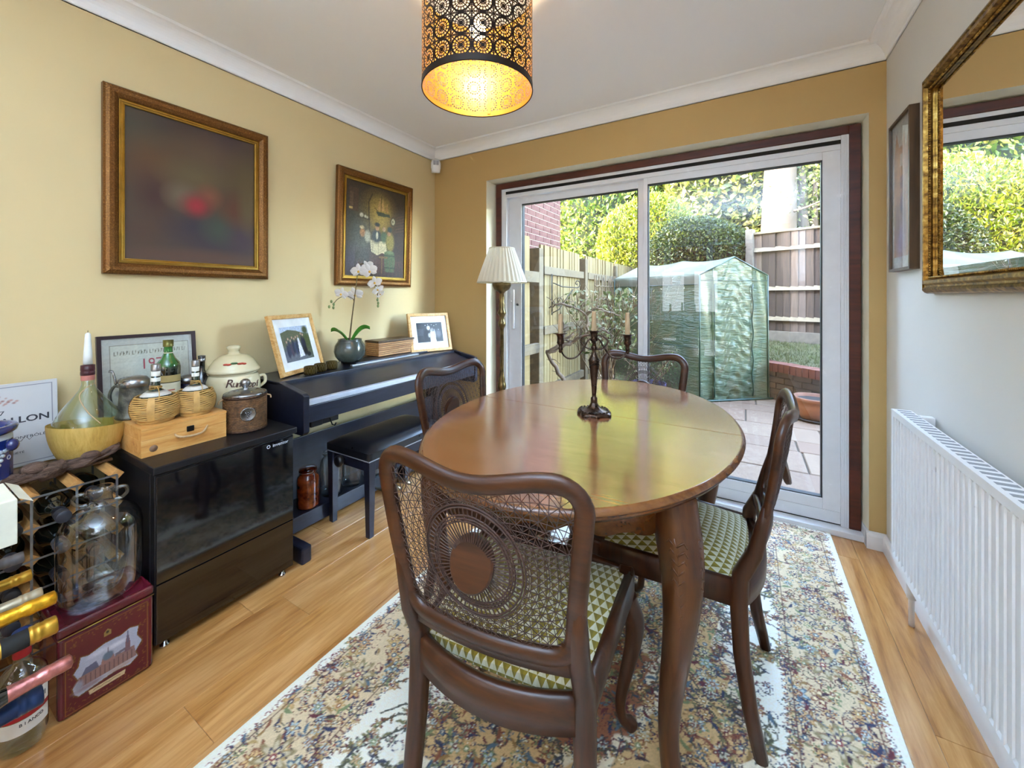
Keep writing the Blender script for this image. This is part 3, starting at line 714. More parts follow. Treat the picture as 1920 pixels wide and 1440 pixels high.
# willow trellis against the far part of the fence
tr = thing('willow_trellis', 'brown willow lattice trellis leaning against left fence beside greenhouse', 'trellis')
m_twig = plain('twig', 'a08c68', .8, var=.3)
for i in range(11):
    y = 5.42+i*.11
    M().tube([(fx+.085, y, GZ), (fx+.09, y+.02*math.sin(i), .7), (fx+.085, y+.03*math.cos(i*2), 1.50+.03*math.sin(i*3))], .009, 5).build('cane', m_twig, tr)
for i in range(8):
    z = .02+i*.19
    M().tube([(fx+.10, 5.38+k*.1, z+.012*math.sin(k*3+i)) for k in range(13)], .008, 5).build('weaver', m_twig, tr)
# scroll bracket
bk = thing('scroll_bracket', 'dark wrought iron scroll bracket fixed on left fence', 'bracket', (fx+.055, 4.06, 1.25))
m_iron = plain('iron', '3a3c3c', .5, metal=.6)
def spiral(cx, cz, r0, turns, a0, s=1):
    return [(cx+r0*(1-i/26)*math.cos(a0+s*turns*2*PI*i/24), cz+r0*(1-i/26)*math.sin(a0+s*turns*2*PI*i/24)) for i in range(25)]
M().tube([(0, 0, -.26), (0, 0, .20)], .007, 6).build('back_bar', m_iron, bk)
M().tube([(.02+y, 0, z) for y, z in [(0, .10), (.12, .06), (.3, .05)]]+[(.02+y, 0, z) for y, z in spiral(.34, .10, .05, 1.2, -PI/2)], .006, 6).build('top_bar', m_iron, bk)
M().tube([(y, 0, z) for y, z in [(.0, -.24), (.10, -.20), (.2, -.08), (.3, .03)]], .006, 6).build('brace', m_iron, bk)
M().tube([(y, 0, z) for y, z in spiral(.10, -.10, .07, 1.3, PI)], .005, 6).build('scroll', m_iron, bk)
bk.rotation_euler = (0, 0, math.radians(60))

# ------------------------------------------------------------------ greenhouse: corner points (front-left, front-right, back-left)
Cc, Rr, Bl = (-.508, 5.49), (.165, 6.30), (-1.86, 6.36)
GC = Vector((Cc[0], Cc[1], 0)); vr = Vector((.80, .66, 0)).normalized(); 
E_R = Vector((.235, 6.08, 0)); E_L = Vector((-1.80, 6.32, 0))
g = NT('green_cover'); v = g.coord(); n = g.noise(g.coord(scale=(3, 3, 16)), 2.2, 4, .6, .6); ng = g.noise(v, 5, 4)
cs = g.ramp(ng, [(.3, lin('a0d0b4')), (.55, lin('b8d8b4')), (.75, lin('d8dcb8'))])
bp = g.bump(n, .9, .05)
b1 = g.bsdf(cs, .22, normal=bp, coat=.35); tl = g.n('ShaderNodeBsdfTranslucent'); g.l(cs, tl.inputs[0]); tp = g.n('ShaderNodeBsdfTransparent'); tp.inputs[0].default_value = lin('a8dcc0')
m1 = g.n('ShaderNodeMixShader'); m1.inputs[0].default_value = .5; g.l(b1, m1.inputs[1]); g.l(tl.outputs[0], m1.inputs[2])
m2 = g.n('ShaderNodeMixShader'); m2.inputs[0].default_value = .10; g.l(m1.outputs[0], m2.inputs[1]); g.l(tp.outputs[0], m2.inputs[2]); m_cover = g.done(m2.outputs[0])
g = NT('roof_cover'); n = g.noise(g.coord(), 4, 3)
b1 = g.bsdf(g.ramp(n, [(.3, lin('b4c4bc')), (.7, lin('d0dad4'))]), .3, coat=.3, normal=g.bump(n, .4, .03)); tl = g.n('ShaderNodeBsdfTranslucent'); tl.inputs[0].default_value = lin('d8ece0')
m1 = g.n('ShaderNodeMixShader'); m1.inputs[0].default_value = .4; g.l(b1, m1.inputs[1]); g.l(tl.outputs[0], m1.inputs[2]); m_roofc = g.done(m1.outputs[0])
m_pole = plain('green_pole', '1f5a48', .4)
gh = thing('plastic_greenhouse', 'translucent green plastic walk-in greenhouse with white peaked roof on patio', 'greenhouse')
zE, zR = 1.47, 1.70
C0 = GC; R0 = E_R; L0 = E_L; B0 = C0+(R0-C0)+(L0-C0)
fd = (R0-C0); fl_ = fd.length; ld = (L0-C0); ll = ld.length
def fr_pt(u, z, off=0.0): 
    nrm = Vector((fd.y, -fd.x, 0)).normalized(); p = C0+fd*u+nrm*off; return (p.x, p.y, z)
def sd_pt(u, z, off=0.0):
    nrm = Vector((-ld.y, ld.x, 0)).normalized(); nrm = nrm if nrm.dot(Vector((0, -1, 0))) > 0 else -nrm
    p = C0+ld*u+nrm*off; return (p.x, p.y, z)
wr_ = lambda u, z: .010*math.sin(31*z+4*math.sin(9*u))+.006*math.sin(67*z+11*u)
def zf(u): return zE+(zR-zE)*(1-abs(u-.5)*2)
# side wall, front cheeks and rolled door as cloth panels
M().grid(lambda u, v: sd_pt(u, GZ+(zE-GZ)*v, .012*math.sin(7*u)+.004*math.sin(40*u+6*v)-.02*math.sin(PI*v)*math.sin(PI*u)), 30, 16).build('side_cover', m_cover, gh)
M().grid(lambda u, v: fr_pt(.20*u, GZ+(zf(.2*u)-GZ)*v, .008*math.sin(9*v+5*u)), 8, 30).build('front_cheek', m_cover, gh)
M().grid(lambda u, v: fr_pt(.76+.26*u, GZ+(zf(min(1, .76+.24*u))-GZ)*v, .012*math.sin(6*v+5*u)+.04*(1-v)**3*u), 8, 30).build('front_cheek', m_cover, gh)
M().grid(lambda u, v: fr_pt(.20+.56*u, GZ+.02+(zf(.2+.56*u)-GZ-.02)*v, .018+wr_(u, v*1.6)*(1.2-v)), 26, 70).build('door_flap', m_cover, gh)
bk_n = (L0-C0)
M().grid(lambda u, v: tuple(L0+fd*u+Vector((0, 0, GZ+(zf(u)-GZ)*v))), 6, 6).build('back_cover', m_cover, gh)
M().grid(lambda u, v: tuple(R0+ld*u+Vector((0, 0, GZ+(zE-GZ)*v))), 6, 6).build('side_cover', m_cover, gh)
def roofpt(u, v):
    q = min(max(u, -.03), 1.03); z = zf(min(max(q, 0), 1))+.012; sag = -.035*abs(math.sin(2*PI*v))*(1-abs(u-.5)) ; p = C0+fd*q+ld*(v*1.02-.01)
    if q < 0: z -= .02
    return (p.x, p.y, z+sag)
M().grid(lambda u, v: roofpt(-.0+u, v), 20, 24).build('roof_cover', m_roofc, gh)
M().grid(lambda u, v: sd_pt(u, zE+.015-.13*v, .012+.006*math.sin(20*u)), 20, 3).build('eave_skirt', m_roofc, gh)
def pole(a, b, r=.009): M().tube([a, b], r, 8).build('frame_pole', m_pole, gh)
for p in (fr_pt(0, GZ, .02), fr_pt(1, GZ, .02), sd_pt(1, GZ, .02)): pole(p, (p[0], p[1], zE))
pole(fr_pt(0, zE, .02), fr_pt(.5, zR, .02)); pole(fr_pt(.5, zR, .02), fr_pt(1, zE, .02)); pole(fr_pt(0, zE-.07, .02), fr_pt(1, zE-.07, .02), .004); pole(sd_pt(0, zE-.12, .02), sd_pt(1, zE-.12, .02), .005); pole(sd_pt(0, .55, .015), sd_pt(1, .55, .015), .004); pole(sd_pt(.5, .55, .015), sd_pt(.5, zE-.12, .015), .003)
M().tube([fr_pt(.20+.004*math.sin(9*i), GZ+.05+i*.075, .036) for i in range(20)], .008, 6).build('zip', m_pole, gh)
M().tube([fr_pt(.76+.012*math.sin(4*i/3), GZ+.05+i*.075, .036) for i in range(20)], .008, 6).build('zip', m_pole, gh)
M().tube([fr_pt(.2*0+u*1.05, GZ+.012, .05) for u in np.linspace(0, 1, 8)], .015, 6).build('ground_bar', m_pole, gh)

# ------------------------------------------------------------------ pots
m_terra = plain('terracotta', 'b98264', .75, var=.14, nscale=9, bump=.2); m_soil = plain('soil', '3c3226', .95, var=.4, nscale=60, bump=.8)
t = thing('terracotta_pot', 'terracotta pot with dark saucer on patio near right edge of glass', 'plant pot', (.64, 5.30, GZ))
M().lathe([(.0, .012), (.125, .012), (.165, .12), (.172, .135), (.168, .15), (.182, .20), (.196, .205), (.200, .235), (.192, .245), (.178, .242), (.172, .20), (0, .2)], seg=36).build('pot', m_terra, t)
M().lathe([(0, .19), (.174, .21), (.1, .216), (0, .212)], seg=24).build('soil', m_soil, t)
M().lathe([(0, 0), (.17, 0), (.205, .022), (.20, .026), (.165, .012), (0, .012)], seg=36).build('saucer', plain('dark_saucer', '3a3836', .6), t)

# ------------------------------------------------------------------ foliage
def leafmat(key, cols, trans=.35):
    g = NT(key); a = g.n('ShaderNodeVertexColor', layer_name='Col'); r = g.sep(a.outputs[0])[0]
    c = g.ramp(r, [(i/(len(cols)-1), lin(x)) for i, x in enumerate(cols)])
    b = g.bsdf(c, .5, spec=.4); tl = g.n('ShaderNodeBsdfTranslucent'); g.l(c, tl.inputs[0]); mx = g.n('ShaderNodeMixShader'); mx.inputs[0].default_value = trans; g.l(b, mx.inputs[1]); g.l(tl.outputs[0], mx.inputs[2])
    return g.done(mx.outputs[0])
def leaves(name, P, size, mat, parent, aspect=.45, up=None, jit=.8, nrm=None, fold=.2):
    """P (n,3) centres; diamond leaves with one fold"""
    n = len(P); d = RNG.normal(size=(n, 3)); 
    if up is not None: d = d*jit+np.array(up)
    if nrm is not None: d = d*jit+nrm
    d /= np.linalg.norm(d, axis=1, keepdims=True)
    q = RNG.normal(size=(n, 3)); s = np.cross(d, q); s /= np.linalg.norm(s, axis=1, keepdims=True); u = np.cross(s, d)
    L = size*(.6+.8*RNG.random((n, 1))); w = L*aspect
    V = np.stack([P-d*L*.5, P+s*w*.5+u*w*fold, P+d*L*.5, P-s*w*.5+u*w*fold], 1).reshape(-1, 3)
    k = np.arange(n)*4; F = np.concatenate([np.stack([k, k+1, k+2], 1), np.stack([k, k+2, k+3], 1)])
    me = fast_mesh(V, F); me.materials.append(mat)
    c = np.repeat(RNG.random(n), 4); ca = me.color_attributes.new('Col', 'FLOAT_COLOR', 'POINT'); ca.data.foreach_set('color', np.stack([c, c, c, np.ones_like(c)], 1).astype(np.float32).ravel())
    o = link(me, name, parent); return tag(o, kind='stuff')
def lump(D, seed=0, amp=.18, f=3.0):
    r = np.random.default_rng(seed); K = r.normal(size=(9, 3))*f; ph = r.random(9)*6.28
    return 1+amp*np.sin(D @ K.T+ph).mean(1)*2.2
def bush(name, label, c, rad, n, size, cols, mat_key, zmin=None, seed=1, amp=.18, depth=.18, core='1c2a12', cat='bush', aspect=.45, group=None, f=3.0, trans=.35, face=True, up=.3, trunk=None):
    t = thing(name, label, cat, (c[0], c[1], zmin if zmin is not None else c[2]-rad[2]), group=group); base = np.array(t.location)
    D = RNG.normal(size=(n*2, 3)); D /= np.linalg.norm(D, axis=1, keepdims=True); D = D[D[:, 1] < .45] if face else D; D = D[:n]
    R = lump(D, seed, amp, f)*(1-depth*RNG.random(len(D))**1.5)
    P = D*R[:, None]*np.array(rad)+np.array(c)-base
    if zmin is not None: P = P[P[:, 2] > 0]
    mt = MATS.get(mat_key) or leafmat(mat_key, cols, trans); MATS[mat_key] = mt
    Dn = (P+base-np.array(c)); Dn /= np.linalg.norm(Dn, axis=1, keepdims=True)
    leaves('foliage', P, size, mt, t, aspect=aspect, nrm=Dn*.5+np.array([0, 0, up]))
    nu, nv = 28, 16; vs = []
    for j in range(nv+1):
        for i in range(nu):
            th_, ph = 2*PI*i/nu, PI*j/nv; d = np.array([[math.sin(ph)*math.cos(th_), math.sin(ph)*math.sin(th_), -math.cos(ph)]]); r = float(lump(d, seed, amp, f)[0])*(1-depth*.75)
            p = d[0]*r*np.array(rad)+np.array(c)-base; vs.append((p[0], p[1], max(p[2], 0)))
    m = M().add(vs, [(j*nu+i, j*nu+(i+1) % nu, (j+1)*nu+(i+1) % nu, (j+1)*nu+i) for j in range(nv) for i in range(nu)], 0, True)
    m.build('inner_foliage', plain('core_'+core, core, .9, var=.5, nscale=10, bump=1, bscale=30), t)
    M().tube([(0, 0, -.6-(0 if zmin is None else 0)), (0.02, 0, .1), (0, .03, max(.3, rad[2]*.8))], .07 if trunk is None else trunk, 8).build('trunk', plain('bark', '5c4a38', .9, var=.3, bump=.6), t)
    return t
bush('golden_bush', 'rounded golden yellow-green clipped conifer bush beyond left fence', (-1.95, 9.6, 2.25), (1.22, 1.1, 1.32), 26000, .085, ['5a7a10', '8eb01a', 'bcd22c', 'dfe05a'], 'golden', zmin=.2, seed=3, amp=.07, depth=.12, core='3c5210', aspect=.35, up=.8)
bush('dark_round_bush', 'dark green rounded bush directly behind the greenhouse roof', (-.79, 7.95, 1.95), (.93, .70, .72), 20000, .055, ['24380f', '3a5418', '587427', '9aa84c'], 'darkbush', zmin=.5, seed=5, amp=.08, depth=.14, core='1a260c')
bush('conifer_hedge', 'tall feathery bright green conifer behind the golden bush', (-4.6, 13.2, 4.6), (2.6, 1.6, 4.8), 30000, .16, ['3f6a16', '6c9a28', 'a2c844', 'd6e07c'], 'conifer', zmin=0, seed=8, amp=.14, depth=.2, core='24400f', aspect=.4, f=4, up=.9, cat='tree')
bush('dark_conifer', 'dark green conifer standing between golden bush and broadleaf tree', (-2.0, 13.6, 5.0), (1.5, 1.2, 5.2), 24000, .15, ['1f3d14', '37601e', '6f9a34', 'c2d070'], 'conifer_dark', zmin=0, seed=9, amp=.16, depth=.25, core='132409', aspect=.35, f=5, up=.9, cat='tree')
bush('broadleaf_tree', 'large broadleaf tree with yellow-green leaves above the fence', (-.1, 12.6, 4.3), (2.0, 1.5, 3.2), 24000, .20, ['3f5c14', '7a9426', 'a8ba48', 'e2dea0'], 'broad', zmin=0, seed=12, amp=.25, depth=.25, core='22330d', aspect=.55, f=4, up=.1, cat='tree')
bush('laurel_tree', 'pale leafed tree behind the fence right of the big trunk', (2.9, 12.4, 4.4), (1.9, 1.4, 3.4), 18000, .16, ['4e7426', '84a446', 'bccb7c', 'e8e6c0'], 'laurel', zmin=0, seed=14, amp=.25, depth=.25, core='2c4216', aspect=.55, f=4, up=.1, cat='tree')
bush('hedge_mass', 'tall dark green hedge closing the far end of garden', (0, 17, 4.5), (9.5, 1.6, 5.4), 34000, .28, ['2a4712', '4e7422', '86a63c', 'c0cc74'], 'hedge', zmin=0, seed=17, amp=.12, depth=.15, core='1a2c0c', aspect=.5, f=6, cat='hedge')
bush('side_tree', 'bushy green tree at far right beyond the fence', (6.2, 11.2, 3.6), (2.2, 1.6, 3.8), 16000, .18, ['355418', '688a2c', 'a0b850', 'd6dc98'], 'sidet', zmin=0, seed=19, amp=.22, depth=.25, core='22330d', aspect=.55, f=4, cat='tree')
# big pale trunk and thinner one
m_bark = plain('pale_bark', '80705f', .85, var=.12, nscale=5, bump=.5, bscale=14)
t = thing('big_trunk', 'thick pale sunlit tree trunk rising behind the rear fence', 'tree trunk', (.62, 10.75, .3))
M().tube([(0, 0, -.4), (.0, 0, 1.2), (.02, 0, 2.4), (.06, 0, 4), (.12, 0, 7)], [.44, .37, .34, .30, .26], 22).build('trunk', m_bark, t); M().tube([(.2, -.15, 2.75), (.5, -.3, 2.8), (.9, -.4, 2.95)], [.03, .022, .015], 6).build('branch', m_bark, t)
t = thing('slim_trunk', 'slender pale forked tree trunk right of the thick trunk', 'tree trunk', (1.22, 11.1, .3))
M().tube([(.05, 0, -.4), (.0, 0, 1.9), (-.10, 0, 2.7), (-.14, 0, 4.5)], [.14, .12, .10, .06], 12).build('trunk', m_bark, t); M().tube([(.0, 0, 1.9), (.12, 0, 2.4), (.13, 0, 3.6)], [.08, .07, .04], 10).build('branch', m_bark, t)
leaves('leaf', np.stack([RNG.normal(.25, .45, 1400), RNG.normal(-.3, .25, 1400), RNG.normal(3.3, .55, 1400)], 1), .09, MATS['laurel'], t, aspect=.55)

# shrubs by the left fence
m_leafd = leafmat('shrub_leaf', ['56702e', '86a052', 'b4c48c', 'e0e6c8'], .3)
def twiggy(name, label, loc, nstem, h, spread, nleaf, potcol=None, seed=1, leafsize=.05, zl=(.4, 1.0), r=.010):
    rr = random.Random(seed); t = thing(name, label, 'shrub', loc); pts = []; zb = 0
    if potcol:
        M().lathe([(0, .0), (.15, .0), (.19, .24), (.205, .245), (.205, .275), (.19, .275), (.18, .23), (0, .23)], seg=24).build('pot', plain('pot_'+potcol, potcol, .7), t); zb = .22
    for k in range(nstem):
        a = rr.random()*6.28; p = Vector((.05*math.cos(a), .05*math.sin(a), zb)); d = Vector((math.cos(a)*spread, math.sin(a)*spread, 1)).normalized(); P = [p.copy()]; seg = 9
        for i in range(seg):
            d = (d+Vector((rr.uniform(-.22, .22), rr.uniform(-.22, .22), rr.uniform(-.05, .1)))).normalized(); p = p+d*h/seg; P.append(p.copy())
        m = M().tube(P, [r*(1-.7*i/seg) for i in range(seg+1)], 5)
        for i in range(3, seg):
            for _ in range(2):
                q = P[i]; e = (d+Vector((rr.uniform(-1, 1), rr.uniform(-1, 1), rr.uniform(-.2, .8)))).normalized(); e2 = q+e*h*.12; e3 = e2+(e+Vector((rr.uniform(-.6, .6), rr.uniform(-.6, .6), .2)))*h*.07; m.tube([q, e2, e3], [r*.4, r*.3, r*.15], 4); pts.append(e2); pts.append(e3)
        m.build('stem', m_twig, t); pts += P[4:]
    if nleaf:
        Q = np.array([tuple(rr.choice(pts)) for _ in range(nleaf)])+RNG.normal(0, .05, (nleaf, 3)); Q = Q[(Q[:, 2] > zl[0]) & (Q[:, 2] < zl[1])]; leaves('leaf', Q, leafsize, m_leafd, t, aspect=.5)
    return t
twiggy('potted_shrub', 'leafy shrub in dark pot against left fence', (-1.45, 4.72, GZ), 13, 1.25, .42, 620, '2c2a2c', 4, .07, (.55, 1.4))
twiggy('purple_pot_shrub', 'low twiggy plant in purple pot seen through the far chair', (-1.02, 5.0, GZ), 6, .42, .5, 160, '4a3a78', 6, .045, (.3, .8))
twiggy('bare_branch_bush', 'bare twiggy bush with fine pale branches in front of the greenhouse', (-1.35, 5.15, GZ), 9, 1.6, .55, 60, None, 9, .03, (.3, 1.6), .004)
t = thing('contorted_branches', 'thick twisting bare grey-brown branches at left edge of the glass', 'shrub', (-1.62, 3.6, GZ))
m_cb = plain('grey_branch', '8a7664', .8, var=.25)
def wiggle(p0, pts, r, seed):
    rr = random.Random(seed); P = [Vector(p0)]+[Vector(q) for q in pts]; out = []
    for a, b in zip(P, P[1:]):
        for i in range(6): out.append(a.lerp(b, i/6)+Vector((rr.uniform(-1, 1), rr.uniform(-1, 1), rr.uniform(-1, 1)))*.012)
    out.append(P[-1]); return out, [r*(1-.6*i/len(out)) for i in range(len(out))]
br = [((0, 0, 0), [(.05, .1, .45), (-.1, .0, .75), (.15, .1, .95)], .03), ((-.1, 0, .75), [(.1, .1, .85), (.28, .15, .96), (.24, .2, 1.14), (.12, .15, 1.22)], .022), ((.24, .2, 1.14), [(.36, .2, 1.21), (.48, .25, 1.15), (.56, .3, 1.12)], .014), ((.12, .15, 1.22), [(0, .1, 1.24), (-.12, .1, 1.2)], .014), ((.28, .15, .96), [(.42, .2, .99), (.5, .25, .93)], .012), ((.1, .1, .85), [(0, .1, .92), (.02, .15, 1.05)], .012)]
for k, (a, b, r) in enumerate(br):
    P, R = wiggle(a, b, r, k); m = M().tube(P, R, 7); rr = random.Random(k+50)
    for i in range(3, len(P)-1, 2):
        q = P[i]; e = Vector((rr.uniform(-1, 1), rr.uniform(-.5, .5), rr.uniform(-.6, 1))).normalized()*.12; m.tube([q, q+e*.5+Vector((0, 0, .02)), q+e], [.005, .004, .002], 4)
    m.build('branch', m_cb, t)

lin = _lin0
# ------------------------------------------------------------------ rug
RGX0, RGX1, RGY0, RGY1 = -1.2, .365, -.10, 2.535
def make_rug():
    w, h = RGX1-RGX0, RGY1-RGY0; nx, ny = 420, 700
    P = Paint(w, h, nx, ny, 'e2dbcb'); X, Y = P.X, P.Y
    R = np.random.default_rng(5)
    dx = np.minimum(X, w-X); dy = np.minimum(Y, h-Y); D = np.minimum(dx, dy)
    px, py = w/nx, h/ny
    def stamp(cx, cy, r, fn):
        i0, i1 = max(0, int((cx-r)/px)), min(nx+1, int((cx+r)/px)+2); j0, j1 = max(0, int((cy-r)/py)), min(ny+1, int((cy+r)/py)+2)
        if i0 >= i1 or j0 >= j1: return
        xx, yy = X[j0:j1, i0:i1]-cx, Y[j0:j1, i0:i1]-cy; rr = np.hypot(xx, yy)/r; th = np.arctan2(yy, xx)
        for m, col in fn(rr, th, xx/r, yy/r):
            m = np.clip(m, 0, 1)[..., None]; P.c[j0:j1, i0:i1] = P.c[j0:j1, i0:i1]*(1-m)+np.array(lin(col)[:3])*m
    pal = ['2e3350', '5a2430', '6f7a55', '8a6a3e', '4c6272', '7c4a34', 'a58a5a', '3a2a34']
    light = ['cdb78e', 'c7a878', 'b9b9a6', 'd8c7a0', 'c09a6c', '9fb0b4']
    def flower(cx, cy, r, pet=None, dark=None, mid=None, core=None):
        pet = pet or R.integers(5, 9); dark = dark or pal[R.integers(len(pal))]; mid = mid or light[R.integers(len(light))]; core = core or pal[R.integers(len(pal))]; ph = R.random()*6
        def fn(rr, th, u, v):
            e = .70+.26*np.cos(pet*th+ph)
            return [((e-rr)*9, dark), ((e*.74-rr)*9, mid), ((.34-rr)*10, core), ((.16-rr)*12, 'e6dcc4')]
        stamp(cx, cy, r, fn)
    def leaf(cx, cy, r, a, col):
        def fn(rr, th, u, v):
            p = u*math.cos(a)+v*math.sin(a); q = -u*math.sin(a)+v*math.cos(a)-.35*(p*p-.3); return [((.30*(1-p*p)-np.abs(q))*9, col)]
        stamp(cx, cy, r, fn)
    def curl(cx, cy, r, col, s=1, ph=0):
        def fn(rr, th, u, v):
            t = (th*s+ph) % (2*PI); d1 = np.abs(rr-(.25+.11*t)); return [(((.09-d1)*14)*(rr < 1), col)]
        stamp(cx, cy, r, fn)
    # zones
    m_b = (D < .30); 
    P.mask(((D > .035)&(D < .26)).astype(float), 'c3ae8a', .9)
    cx, cy = w/2, h/2
    th = np.arctan2((Y-cy)/1.35, X-cx); rr = np.hypot(X-cx, (Y-cy)/1.45)
    lob = .40+.025*np.cos(16*th)+.02*np.cos(8*th)
    P.mask((lob+.045-rr)*200, 'd8cdb8'); P.mask((lob-rr)*200, 'b9986a'); P.mask((lob-.005-rr)*200, 'c2a274', .7)
    P.mask((.20+.015*np.cos(12*th)-rr)*200, 'd6cbb4'); P.mask((.17+.015*np.cos(12*th)-rr)*200, '8d5a40')
    # corner spandrels
    for (ax, ay) in ((0, 0), (w, 0), (0, h), (w, h)):
        q = np.hypot((X-ax), (Y-ay)*.8); e = .56+.02*np.cos(14*np.arctan2(Y-ay, X-ax)); P.mask(((e-q)*200)*(D > .26), 'cfc2a6', .9); P.mask(((e-.02-q)*200)*(D > .27), 'bfae8c', .8)
    # vines on the cream field
    def vine(x, y, a, n):
        pts = []
        for i in range(n):
            a += R.normal(0, .28)+.10; x += .016*math.cos(a); y += .016*math.sin(a); pts.append((x, y, a))
        for (x0, y0, a0) in pts:
            stamp(x0, y0, .010, lambda rr, th, u, v: [((.28-np.abs(-u*math.sin(a0)+v*math.cos(a0)))*8, '4a4a40')])
            if R.random() < .55: leaf(x0+R.normal(0, .008), y0+R.normal(0, .008), .017, R.random()*6.28, ['4e5240', '6a4a2e', '3c4252', '6e6a48'][R.integers(4)])
            if R.random() < .22: flower(x0+R.normal(0, .012), y0+R.normal(0, .012), .018+.012*R.random(), 5, None, ['a08a60', 'b79a7a', '98a08c'][R.integers(3)])
    field = []
    for _ in range(850):
        x, y = R.random()*w, R.random()*h
        if min(x, w-x, y, h-y) < .27: continue
        vine(x, y, R.random()*6.28, 9)
    # dense zones
    def dense(n, test, rmin, rmax, curls=.3, d=None, md=None):
        for _ in range(n):
            x, y = R.random()*w, R.random()*h
            if not test(x, y): continue
            k = R.random()
            if k < curls: curl(x, y, .014+.014*R.random(), ['5a2430', '2e3350', '4c4a3a', '6a3430'][R.integers(4)], R.choice([-1, 1]), R.random()*6)
            elif k < curls+.3: leaf(x, y, .012+.012*R.random(), R.random()*6.28, pal[R.integers(len(pal))])
            else: flower(x, y, rmin+(rmax-rmin)*R.random()**2)
    dd = lambda x, y: min(x, w-x, y, h-y)
    rc = lambda x, y: math.hypot(x-cx, (y-cy)/1.45)
    dense(9500, lambda x, y: .03 < dd(x, y) < .27, .011, .034, .30)
    dense(8500, lambda x, y: rc(x, y) < .42, .010, .030, .30)
    dense(6000, lambda x, y: .38 < rc(x, y) < .50, .009, .018, .6)
    dense(9000, lambda x, y: dd(x, y) > .26 and min(math.hypot(a-x, (b-y)*.8) for a, b in ((0, 0), (w, 0), (0, h), (w, h))) < .58, .010, .026, .3)
    # border medallions and guard stripes
    n = 9
    for i in range(n+1):
        for x in (.15, w-.15):
            y = .15+(h-.3)*i/n; flower(x, y, .062, 8, '8a7a58', 'b9ac90', '6a3038'); flower(x, y, .032, 6, '2e3350', 'c8b890', '7c2a34')
    for i in range(1, 6):
        for y in (.15, h-.15): x = .15+(w-.3)*i/6; flower(x, y, .062, 8, '6f7a72', 'b7b4a0', '5a2430'); flower(x, y, .03, 6, '7c4a34', 'd0c0a0', '2e3350')
    for i in range(110):
        for x in (.028, w-.028): curl(x, h*i/110, .013, '7a2c34', 1 if i % 2 else -1, i); 
        for x in (.262, w-.262): flower(x, h*i/110, .011, 5, '3a3f58', 'cdb78e', '7a2c34')
    for i in range(66):
        for y in (.028, h-.028): curl(w*i/66, y, .013, '7a2c34', 1 if i % 2 else -1, i)
        for y in (.262, h-.262): flower(w*i/66, y, .011, 5, '3a3f58', 'cdb78e', '7a2c34')
    for a in (.048, .242): P.mask((.0022-np.abs(D-a))*800, '5a3a34', .8)
    P.mask((.011-D)*300, 'e4dcc8')
    P.grain(.10, 1); P.c = np.clip(P.c*1.22, 0, .86)
    t = thing('persian_rug', 'large cream patterned oriental floral rug under the dining table', 'rug', (RGX0, RGY0, 0))
    o = print_obj('pile', P, lambda X, Y: (X, Y, .0095+0*X), t, vcol('rug_pile', .95, bump=.5, bscale=300, spec=.1, sheen=.3))
    box('rug_base', .002, w-.002, .002, h-.002, .0005, .009, plain('rug_edge', 'e2dac6', .95), t, .003)
    m = M(); nn = 520
    for i in range(nn):
        y = h*i/nn
        for sx, x in ((-1, 0), (1, w)): m.add([(x, y, .008), (x, y+.003, .008), (x+sx*.006*(.6+.8*random.random()), y+.0015+random.uniform(-.002, .002), .003)], [(0, 1, 2)])
    for i in range(320):
        x = w*i/320
        for sy, y in ((-1, 0), (1, h)): m.add([(x, y, .008), (x+.003, y, .008), (x+.0015+random.uniform(-.004, .004), y+sy*.012*(.6+.6*random.random()), .002)], [(0, 1, 2)])
    tag(m.build('fringe', MATS['rug_edge'], t), kind='stuff')
make_rug()

# ------------------------------------------------------------------ dining table
TC = (-.50, 1.39); TA, TB, TH = .50, .692, .76
RUGZ = .0095
tb = thing('dining_table', 'oval polished walnut extending dining table on carved cabriole legs', 'table', (TC[0], TC[1], 0))
g = NT('table_top'); v = g.coord(scale=(2.2, 14, 14)); n1 = g.noise(v, 1.3, 5, .6, 1.2); n2 = g.noise(g.coord(scale=(9, 70, 70)), 1.5, 4)
f = g.math('ADD', g.math('MULTIPLY', n1, .7), g.math('MULTIPLY', n2, .3))
c = g.ramp(f, [(.32, lin('744222')), (.5, lin('865030')), (.68, lin('96603a'))]); n3 = g.noise(g.coord(), 30, 3)
m_top = g.done(g.bsdf(c, g.math('MULTIPLY_ADD', n3, .06, .15), 0, None, coat=1.0, coatr=.14, spec=1.0, ior=1.7))
m_edge = wood('table_edge', '3a1c0c', '63391b', '7c4e26', axis=0, scale=1.5, rough=.25, coat=.4, stretch=6)
def ell(a, b, k): th = 2*PI*k; return a*math.cos(th), b*math.sin(th)
def ell_half(sgn, gap):
    pts = []; N = 96
    y0 = gap; k0 = math.asin(y0/TB)
    for i in range(N+1):
        th = k0+(PI-2*k0)*i/N; pts.append((TA*math.cos(th), sgn*TB*math.sin(th)))
    return pts
yseam = .045
